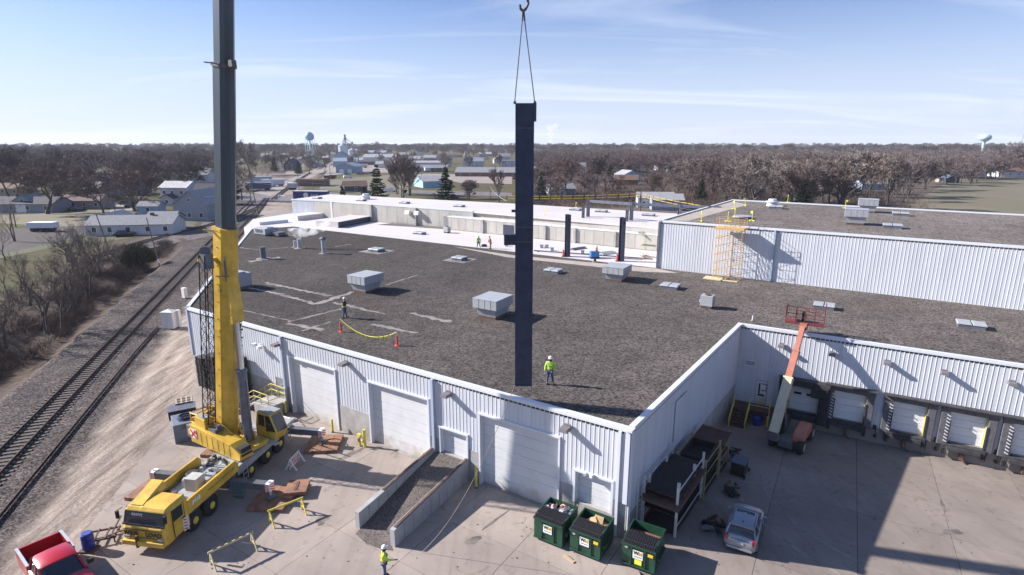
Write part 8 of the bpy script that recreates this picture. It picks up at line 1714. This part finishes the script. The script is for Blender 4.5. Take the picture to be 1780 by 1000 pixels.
def crown_mesh(i, c):
    if (i, c) not in crown_cache: crown_cache[(i, c)] = TM[i][2].mesh('crown', tw_mats[c])
    return crown_cache[(i, c)]
print('tree tris', [(len(t[0].polygons), len(t[2].f)) for t in TM])
NT = [0]
def tree(x, y, i, c, h, lab, group, z=0.0, sx=1.0, cat='tree', name='bare_tree'):
    k = h / TM[i][3]; e = empty(name, (x, y, z), random.uniform(0, 6.28), lab, cat, group); e.scale = (k * sx, k * sx, k)
    t_ = inst('trunk', TM[i][0], e); inst('crown', crown_mesh(i, c), e); NT[0] += 1; return e
def ptree(u, v, vt, i, c, lab, group=None, sx=1.0, Y=None):
    b_ = at(u, v); 
    lo, hi = 1, 60
    for _ in range(30):
        m_ = (lo + hi) / 2; dpt = b_.y * CP + (CAMH - m_) * SP; up = b_.y * SP + (m_ - CAMH) * CP
        if 500 - FOC * up / dpt > vt: lo = m_
        else: hi = m_
    return tree(b_.x, b_.y, i, c, lo, lab, group, sx=sx)
ptree(82, 372, 274, 4, 'red', 'broad reddish bare tree on the lawn at left', sx=1.35); ptree(183, 376, 296, 1, 'brown', 'leaning bare tree by the driveway behind the long low house', sx=1.05); ptree(236, 366, 288, 3, 'red', 'reddish many stemmed tree beside the small light shed', sx=1.7)
ptree(12, 330, 246, 1, 'gray', 'tall bare tree breaking the skyline at the far left', sx=1.1); ptree(112, 322, 250, 4, 'gray', 'tall pale bare tree breaking the left skyline', sx=.9); ptree(150, 332, 262, 1, 'dark', 'dark spreading tree behind the long low house'); ptree(215, 322, 262, 6, 'gray', 'gray spreading tree above the pale blue house'); ptree(325, 322, 255, 4, 'gray', 'pale limbed tree just left of the boom')
ptree(436, 305, 240, 2, 'pale', 'fine upright tree breaking the skyline right of the boom', sx=1.3); ptree(420, 348, 282, 0, 'brown', 'bare tree between the boom and the straight pole'); ptree(410, 330, 262, 1, 'gray', 'gray tree behind the boom'); ptree(405, 356, 318, 5, 'dark', 'dark bushy tree at the crossing right of the boom', sx=1.2)
ptree(700, 345, 262, 3, 'brown', 'tall slender tree clump behind the white hall roof', sx=1.1); ptree(712, 340, 268, 3, 'brown', 'second slender tree clump beside the first', sx=1.0); ptree(690, 338, 275, 3, 'brown', 'smaller slender tree left in the clump', sx=.9); ptree(868, 352, 288, 2, 'brown', 'upright bare tree left of the hanging column', sx=.9); ptree(815, 346, 310, 5, 'brown', 'low thin tree right of the right spruce')
ptree(1053, 333, 262, 1, 'dark', 'dark spreading tree above the steel frame', sx=.8); ptree(987, 345, 268, 4, 'red', 'reddish tree right of the hanging column', sx=.8); ptree(1748, 303, 243, 1, 'gray', 'great spreading oak by the right water tower', sx=.95); ptree(1697, 318, 270, 0, 'dark', 'bare tree standing in the field edge before the boxy shed', sx=.8); ptree(1690, 316, 284, 0, 'dark', 'thin bare tree left of the one before the boxy shed', sx=.7)
ptree(1310, 372, 262, 2, 'pale', 'pale upright tree rising behind the drum fan', sx=1.5); ptree(1302, 376, 272, 0, 'pale', 'pale spreading tree behind the back left of the taller roof', sx=1.0); ptree(1540, 362, 262, 2, 'pale', 'pale upright tree behind the far ventilator'); ptree(1460, 366, 252, 2, 'pale', 'pale tall tree at the middle of the right woods', sx=1.4)
# thicket by the railway (bases below pictured crowns)
for (u, v, vt, i, c, sx, lab) in ((108, 568, 440, 0, 'brown', .95, 'nearest bare tree of the railway thicket, at the ditch'), (82, 575, 455, 5, 'dark', .9, 'low forked tree left of the nearest thicket tree'), (134, 535, 430, 0, 'dark', .7, 'thin tree just behind the nearest thicket tree'), (157, 502, 400, 3, 'dark', 1.0, 'tall dark tree at the right of the thicket'), (150, 512, 420, 3, 'dark', .9, 'dark tree joined to the tall one at the right of the thicket'), (13, 512, 438, 2, 'dark', .8, 'slim dark trunk at the left edge of the thicket'), (38, 505, 430, 2, 'dark', .8, 'slim dark trunk second from the left of the thicket'), (45, 508, 438, 0, 'dark', .7, 'slim dark trunk third from the left of the thicket'), (5, 600, 480, 5, 'brown', 1.1, 'brown scrubby tree at the left edge above the tracks'), (120, 505, 425, 5, 'brown', 1.2, 'brown scrub in the middle of the thicket'), (168, 478, 395, 5, 'dark', 1.2, 'dark scrub behind the tall dark thicket tree'), (122, 455, 380, 5, 'gray', 1.0, 'gray scrub before the camper trailer'), (148, 440, 372, 2, 'gray', .8, 'thin gray sapling before the lawn'), (25, 420, 340, 2, 'gray', .8, 'thin gray tree left of the camper trailer'), (52, 530, 436, 0, 'dark', 1.1, 'forked dark tree inside the thicket left of the nearest one'), (132, 472, 392, 5, 'dark', 1.1, 'dark forked tree at the back of the thicket right'), (176, 452, 385, 0, 'brown', 1.0, 'brown tree at the right rear of the thicket'), (10, 452, 392, 0, 'dark', 1.1, 'dark tree at the back left edge of the thicket'), (200, 470, 420, 5, 'brown', .9, 'small brown scrub tree by the leaning banded pole')):
    ptree(u, v, vt, 8 if i == 5 else 7, c, lab, sx=sx)
# rounded olive bush
rnd = random.Random(21)
def bush_mesh(seed, n, r, h, m, w_=.05, L=.6):
    rnd = random.Random(seed); b_ = MB()
    for k in range(n):
        a_ = rnd.uniform(0, 6.28); q = rnd.random() ** .5; x, y = r * q * math.cos(a_), r * q * math.sin(a_); z = rnd.random() * h * math.sqrt(max(0.02, 1 - q * q)); d = Vector((x * .5, y * .5, h * .6)).normalized() + Vector((rnd.gauss(0, .5), rnd.gauss(0, .5), rnd.gauss(0, .4))); d.normalize(); s = d.cross(Vector((rnd.gauss(0, 1), rnd.gauss(0, 1), rnd.gauss(0, 1)))); s.normalize(); s *= w_; p = Vector((x, y, z)); b_.add([p - s, p + s, p + d * L], [(0, 1, 2)])
    return b_.mesh('foliage', m)
bo_ = bush_mesh(1, 5200, 2.6, 3.2, mat('olive_brush', (.055, .055, .028), .95, var=.3, scale=1)); p = at(242, 456); e = empty('olive_bush', p, 0, 'rounded dark olive bush beside the railway', 'bush'); inst('foliage', bo_, e); MB().tube((0, 0, -.2), (.1, 0, 1.6), .09, .05, 6).build('stem', M_bark, e)
# spruces
def spruce(u, v, h, r, lab, seed):
    rnd = random.Random(seed); b_ = MB(); nl = 40
    for k in range(nl):
        f_ = k / (nl - 1); z = h * (.05 + .93 * f_) + rnd.uniform(-.25, .25); R0 = r * (1 - f_) ** .85 * rnd.uniform(.82, 1.12) + .12
        for j in range(int(7 + 9 * (1 - f_))):
            a_ = rnd.uniform(0, 6.28); L = R0 * rnd.uniform(.5, 1.12); d = Vector((math.cos(a_), math.sin(a_), rnd.uniform(-.35, -.05))); p0 = Vector((0, 0, z)); sd = Vector((-math.sin(a_), math.cos(a_), 0))
            nseg = 9
            for q in range(nseg):
                for _ in range(5):
                    t_ = (q + rnd.random()) / nseg; c = p0 + d * L * t_ + Vector((0, 0, .22 * L * t_ * t_)); wd = (.32 * (1 - t_ * .55)) * rnd.uniform(.6, 1.3); c2 = c + sd * rnd.uniform(-1, 1) * wd * L * .5; dv = (d * rnd.uniform(.2, 1) + sd * rnd.uniform(-1, 1) + Vector((0, 0, rnd.uniform(-.6, .25)))).normalized() * rnd.uniform(.25, .5); s = dv.cross(Vector((rnd.gauss(0, 1), rnd.gauss(0, 1), rnd.gauss(0, 1)))).normalized() * .12; b_.add([c2 - s, c2 + s, c2 + dv], [(0, 1, 2)])
    p = at(u, v); e = empty('spruce_tree', p, 0, lab, 'tree'); b_.build('crown', mat('spruce_green', (.022, .038, .020), .9, col2=(.045, .065, .03), scale=.8), e); MB().tube((0, 0, -.3), (0, 0, h * .96), h * .018, .03, 7).build('trunk', M_bark, e); return e
spruce(660, 398, 16.2, 4.6, 'dark spruce behind the white hall roof, left of a pair', 1); spruce(777, 403, 15.8, 4.9, 'dark spruce behind the white hall roof, right of a pair', 2)
spruce(1393, 380, 10.6, 4.6, 'dark spruce tip showing over the back parapet of the taller roof', 3); spruce(478, 298, 12, 3.5, 'narrow dark conifer left of the dark gabled house', 4); spruce(940, 350, 9.5, 3.0, 'dark small conifer right of the hanging column', 5); spruce(519, 302, 9, 3.2, 'green conifer left of the pale blue garage house', 6); spruce(1168, 298, 14, 6.0, 'wide dark pine above the commercial block', 7); spruce(1562, 285, 14, 6, 'dark pine crown over the right woods', 8); spruce(596, 341, 3.6, 1.1, 'small pointed conifer left on the street behind the hall', 9); spruce(633, 343, 4.4, 1.2, 'small pointed conifer right on the street behind the hall', 10); spruce(1218, 352, 8.5, 2.8, 'olive green slender conifer left of the taller block', 12)
# scattered town trees: individuals up to about 350 m, then woods
blocked = [o.location for o in COL.objects if o.get('category') in ('house', 'building', 'church', 'car', 'van', 'grain bin', 'trailer', 'wagon')]
def free(x, y, r=6):
    c, s = to_cs(x, y)
    if -9 < c < 12 and s < 330: return False
    return all((b_.x - x) ** 2 + (b_.y - y) ** 2 > r * r for b_ in blocked)
rnd = random.Random(99)
land = [o for o in COL.objects if o.get('category') in ('house', 'building', 'church', 'grain bin', 'trailer', 'truck', 'water tower', 'barn')]
SHAPE = {0: 'round crowned', 1: 'wide spreading', 2: 'slender upright', 3: 'many stemmed', 4: 'tall broad', 5: 'low bushy', 6: 'flat topped'}
COLW = dict(brown='brown', gray='gray', dark='dark', red='reddish', pale='pale')
def tree_label(x, y, i, c, h, base):
    o = min(land, key=lambda o: (o.location.x - x) ** 2 + (o.location.y - y) ** 2); d = math.hypot(o.location.x - x, o.location.y - y)
    if d > 45: return '%s %s %s' % (COLW[c], SHAPE[i], base)
    u0, u1 = x / y, o.location.x / o.location.y; rel = 'left of' if u0 < u1 else 'right of'
    if abs(u0 - u1) * y < 5: rel = 'in front of' if y < o.location.y else 'behind'
    w_ = o['label'].split(); cut = next((k for k, q in enumerate(w_) if k > 2 and q in ('at', 'with', 'just', 'behind', 'beside', 'left', 'right', 'above', 'among', 'in', 'of', 'beyond', 'deep', 'near', 'tucked', 'below', 'through', 'showing', 'glimpsed', 'seen', 'to', 'between', 'before', 'parked', 'immediately', 'hidden', 'half', 'directly', 'on')), min(7, len(w_)))
    return '%s %s bare tree %s the %s' % (COLW[c], SHAPE[i], rel, ' '.join(w_[:cut]))
def zone(n, u0, u1, v0, v1, h0, h1, kinds, cols, lab, group, keep=None):
    k = 0; tries = 0
    while k < n and tries < n * 30:
        tries += 1; u = rnd.uniform(u0, u1); vv = 1 / rnd.uniform(1 / (v1 - 246), 1 / (v0 - 246)) + 246 if k % 2 else rnd.uniform(v0, v1); p = at(u, vv)
        if not free(p.x, p.y) or (keep and not keep(u, vv)): continue
        ki, co, hh = rnd.choice(kinds), rnd.choice(cols), rnd.uniform(h0, h1); tree(p.x, p.y, ki, co, hh, tree_label(p.x, p.y, ki, co, hh, lab), group, sx=rnd.uniform(.85, 1.2)); k += 1
zone(78, -20, 365, 280, 350, 14, 21, (0, 1, 1, 4, 4, 6), ('brown', 'gray', 'dark', 'red', 'brown'), 'bare tree of the leafless neighbourhood left of the boom', 'bare trees of the left neighbourhood')
zone(14, 405, 560, 284, 306, 10, 16, (0, 1, 4, 6, 2), ('brown', 'gray', 'dark'), 'bare tree between the boom and the road bend', 'bare trees beyond the crossing', keep=lambda u, v: u < 470 or v < 292)
zone(50, 440, 890, 262, 302, 8, 15, (0, 2, 3, 6), ('brown', 'gray', 'red'), 'bare tree among the houses of the town centre', 'bare trees in the town centre')
zone(60, 905, 1260, 284, 352, 8, 14, (0, 2, 3, 3, 6), ('brown', 'red', 'brown', 'gray'), 'bare brown tree between the column and the taller block', 'bare trees right of the column', keep=lambda u, v: not (1068 < u < 1125 and v > 312) and not (1150 < u < 1250 and v > 300 and rnd.random() < .6))
zone(104, 1200, 1650, 300, 372, 12, 17.5, (0, 2, 2, 3, 3, 2, 6), ('brown', 'gray', 'pale', 'brown', 'gray', 'brown'), 'bare tree of the woods behind the taller block', 'trees of the right woods', keep=lambda u, v: not (u > 1500 and v > 352) and (u < 1580 or v < 335))
zone(12, 1580, 1690, 312, 324, 9, 14, (0, 1, 2, 6), ('dark', 'gray', 'brown'), 'bare tree along the left side of the field', 'trees along the field')
zone(8, 1690, 1800, 278, 296, 9, 14, (0, 1, 6), ('brown', 'gray'), 'bare tree around the right farm', 'trees round the right farm')
print('individual trees', NT[0])
# undergrowth of the right woods and the railway ditch: nobody could count it
def undergrowth(name, n, sampler, m, lab, w_=.03, L=(.5, 1.6)):
    rnd = random.Random(17); V = []; F = []
    while len(F) < n:
        x, y = sampler(rnd); z = terr(*to_cs(x, y), x, y)
        for _ in range(3):
            d = Vector((rnd.gauss(0, .5), rnd.gauss(0, .5), 1)).normalized(); s = d.cross(Vector((rnd.gauss(0, 1), rnd.gauss(0, 1), .1))).normalized() * w_; p = Vector((x + rnd.gauss(0, .15), y + rnd.gauss(0, .15), z + rnd.random() * .5)); b_ = len(V); V.extend([tuple(p - s), tuple(p + s), tuple(p + d * rnd.uniform(*L))]); F.append((b_, b_ + 1, b_ + 2))
    q = MB(); q.v = V; q.f = F; return tag(q.build(name, m), lab, kind='stuff')
def sm_ditch(r):
    while True:
        c = -7.2 - abs(r.gauss(0, 5.5)); s = r.uniform(5, 95)
        if c > -24 and (math.sin(c * .9 + s * .23) + math.sin(s * .41 - c * .5) > -.5): return cs(c, s)
undergrowth('brush', 30000, sm_ditch, mat('brush_reddish', (.11, .075, .058), .95, col2=(.05, .038, .034), scale=.35), 'reddish brown brush along the railway ditch', .022, (.3, 1.3))
def sm_woods(r):
    u = 1210 + 430 * r.random() ** 1.3; v = r.uniform(322 + 12 * math.sin(u * .03), 368)
    if u > 1520 and r.random() < (u - 1520) / 110: return sm_woods(r)
    p = at(u, v); return (p.x, p.y)
undergrowth('woods_brush', 26000, sm_woods, mat('brush_gray', (.085, .065, .058), .95, var=.3, scale=.1), 'gray brown underbrush in the right woods', .04, (.8, 2.4))
def sm_mid(r):
    p = at(r.uniform(900, 1250), r.uniform(304, 362)); return (p.x, p.y)
sheet('leaf_litter', [(900, 296), (1260, 290), (1500, 296), (1660, 308), (1600, 345), (1560, 372), (1300, 385), (900, 372)], mat('leaf_litter', (.075, .055, .045), .95, col2=(.12, .095, .07), scale=.12, lo=.3, hi=.7), -.006)
undergrowth('hedge_brush', 34000, sm_mid, mat('brush_russet', (.11, .07, .058), .95, var=.3, scale=.1), 'russet scrub between the white roofs and the houses', .045, (.8, 2.8))

# far woods: one mass, real trees repeated over points on the ground
def far_woods(name, tree_i, col, n, seed, r0, r1, lab, hs=(.75, 1.15), a0=-50, a1=50):
    rnd = random.Random(seed); tm = TM[tree_i][0]
    src = bpy.data.meshes.new('far_tree'); bm_ = bmesh.new(); bm_.from_mesh(tm); bm_.from_mesh(crown_mesh(tree_i, col)); bm_.to_mesh(src); bm_.free(); src.materials.append(tw_mats[col])
    Vp = []
    while len(Vp) < n:
        a_ = R(rnd.uniform(a0, a1)); d = math.sqrt(rnd.uniform(r0 * r0, r1 * r1)) if rnd.random() < .45 else rnd.uniform(r0, r0 * 1.9); x, y = d * math.sin(a_), d * math.cos(a_)
        c, s = to_cs(x, y)
        if -10 < c < 14 and s < 420: continue
        if math.sin(x * .011 + 1.3) + math.sin(y * .013 + x * .004) + math.sin(x * .031 - y * .02) * .6 < -.9 and d < 900: continue
        if not all((b_.x - x) ** 2 + (b_.y - y) ** 2 > 120 for b_ in blocked) or (math.degrees(a_) > 35 and d < 430): continue
        if -.47 < x / y < .04 and d < 860: continue
        if .04 <= x / y < .36 and d < 560 and rnd.random() < .35: continue
        Vp.append((x, y, terr(c, s, x, y) - .3))
    so_ = bpy.data.objects.new('forest_tree', src); COL.objects.link(so_); so_.location = Vp[0]; tag(so_, lab + ', one near tree', 'tree', lab)
    pm_ = bpy.data.meshes.new(name); pm_.from_pydata(Vp[1:], [], []); o = bpy.data.objects.new(name, pm_); COL.objects.link(o); tag(o, lab, kind='stuff')
    ng = bpy.data.node_groups.new(name, 'GeometryNodeTree'); ng.interface.new_socket('Geometry', in_out='INPUT', socket_type='NodeSocketGeometry'); ng.interface.new_socket('Geometry', in_out='OUTPUT', socket_type='NodeSocketGeometry')
    gi = ng.nodes.new('NodeGroupInput'); go = ng.nodes.new('NodeGroupOutput'); oi = ng.nodes.new('GeometryNodeObjectInfo'); oi.inputs['Object'].default_value = so_; oi.inputs['As Instance'].default_value = True
    ip = ng.nodes.new('GeometryNodeInstanceOnPoints'); rv = ng.nodes.new('FunctionNodeRandomValue'); rv.data_type = 'FLOAT'; rv.inputs[2].default_value = hs[0]; rv.inputs[3].default_value = hs[1]; rr_ = ng.nodes.new('FunctionNodeRandomValue'); rr_.data_type = 'FLOAT_VECTOR'; rr_.inputs[0].default_value = (0, 0, 0); rr_.inputs[1].default_value = (0, 0, 6.28)
    mtp = ng.nodes.new('GeometryNodeMeshToPoints'); ng.links.new(gi.outputs[0], mtp.inputs[0]); ng.links.new(mtp.outputs[0], ip.inputs['Points']); ng.links.new(oi.outputs['Geometry'], ip.inputs['Instance']); ng.links.new(rv.outputs[1], ip.inputs['Scale']); ng.links.new(rr_.outputs[0], ip.inputs['Rotation']); ng.links.new(ip.outputs[0], go.inputs[0])
    md = o.modifiers.new('scatter', 'NODES'); md.node_group = ng
far_woods('far_woods', 6, 'brown', 2100, 3, 380, 2600, 'brown bare woods stretching to the horizon')
far_woods('gray_woods', 1, 'gray', 1500, 4, 420, 3000, 'gray bare woods mixed in towards the horizon', (.7, 1.1))
far_woods('russet_woods', 0, 'red', 600, 5, 400, 2200, 'russet bare woods mixed in towards the horizon', (.8, 1.25))
far_woods('skyline_woods', 4, 'dark', 1100, 6, 1100, 3800, 'dark bare woods forming the skyline', (.9, 1.3))

# thin winter haze over the whole place
hz_ = MB().box((0, 0, 0), (14000, 14000, 106)).mesh('haze', M_black); hz_.materials.clear()
mh = bpy.data.materials.new('haze_air'); mh.use_nodes = True; t = mh.node_tree; t.nodes.remove(t.nodes['Principled BSDF']); v = N(t, 'ShaderNodeVolumePrincipled'); v.inputs['Color'].default_value = (.82, .88, 1, 1); v.inputs['Density'].default_value = .00010; v.inputs['Anisotropy'].default_value = .1
t.links.new(v.outputs[0], [x for x in t.nodes if x.type == 'OUTPUT_MATERIAL'][0].inputs['Volume']); hz_.materials.append(mh); o = bpy.data.objects.new('haze', hz_); COL.objects.link(o); o.location = (0, 0, 50); tag(o, kind='stuff')
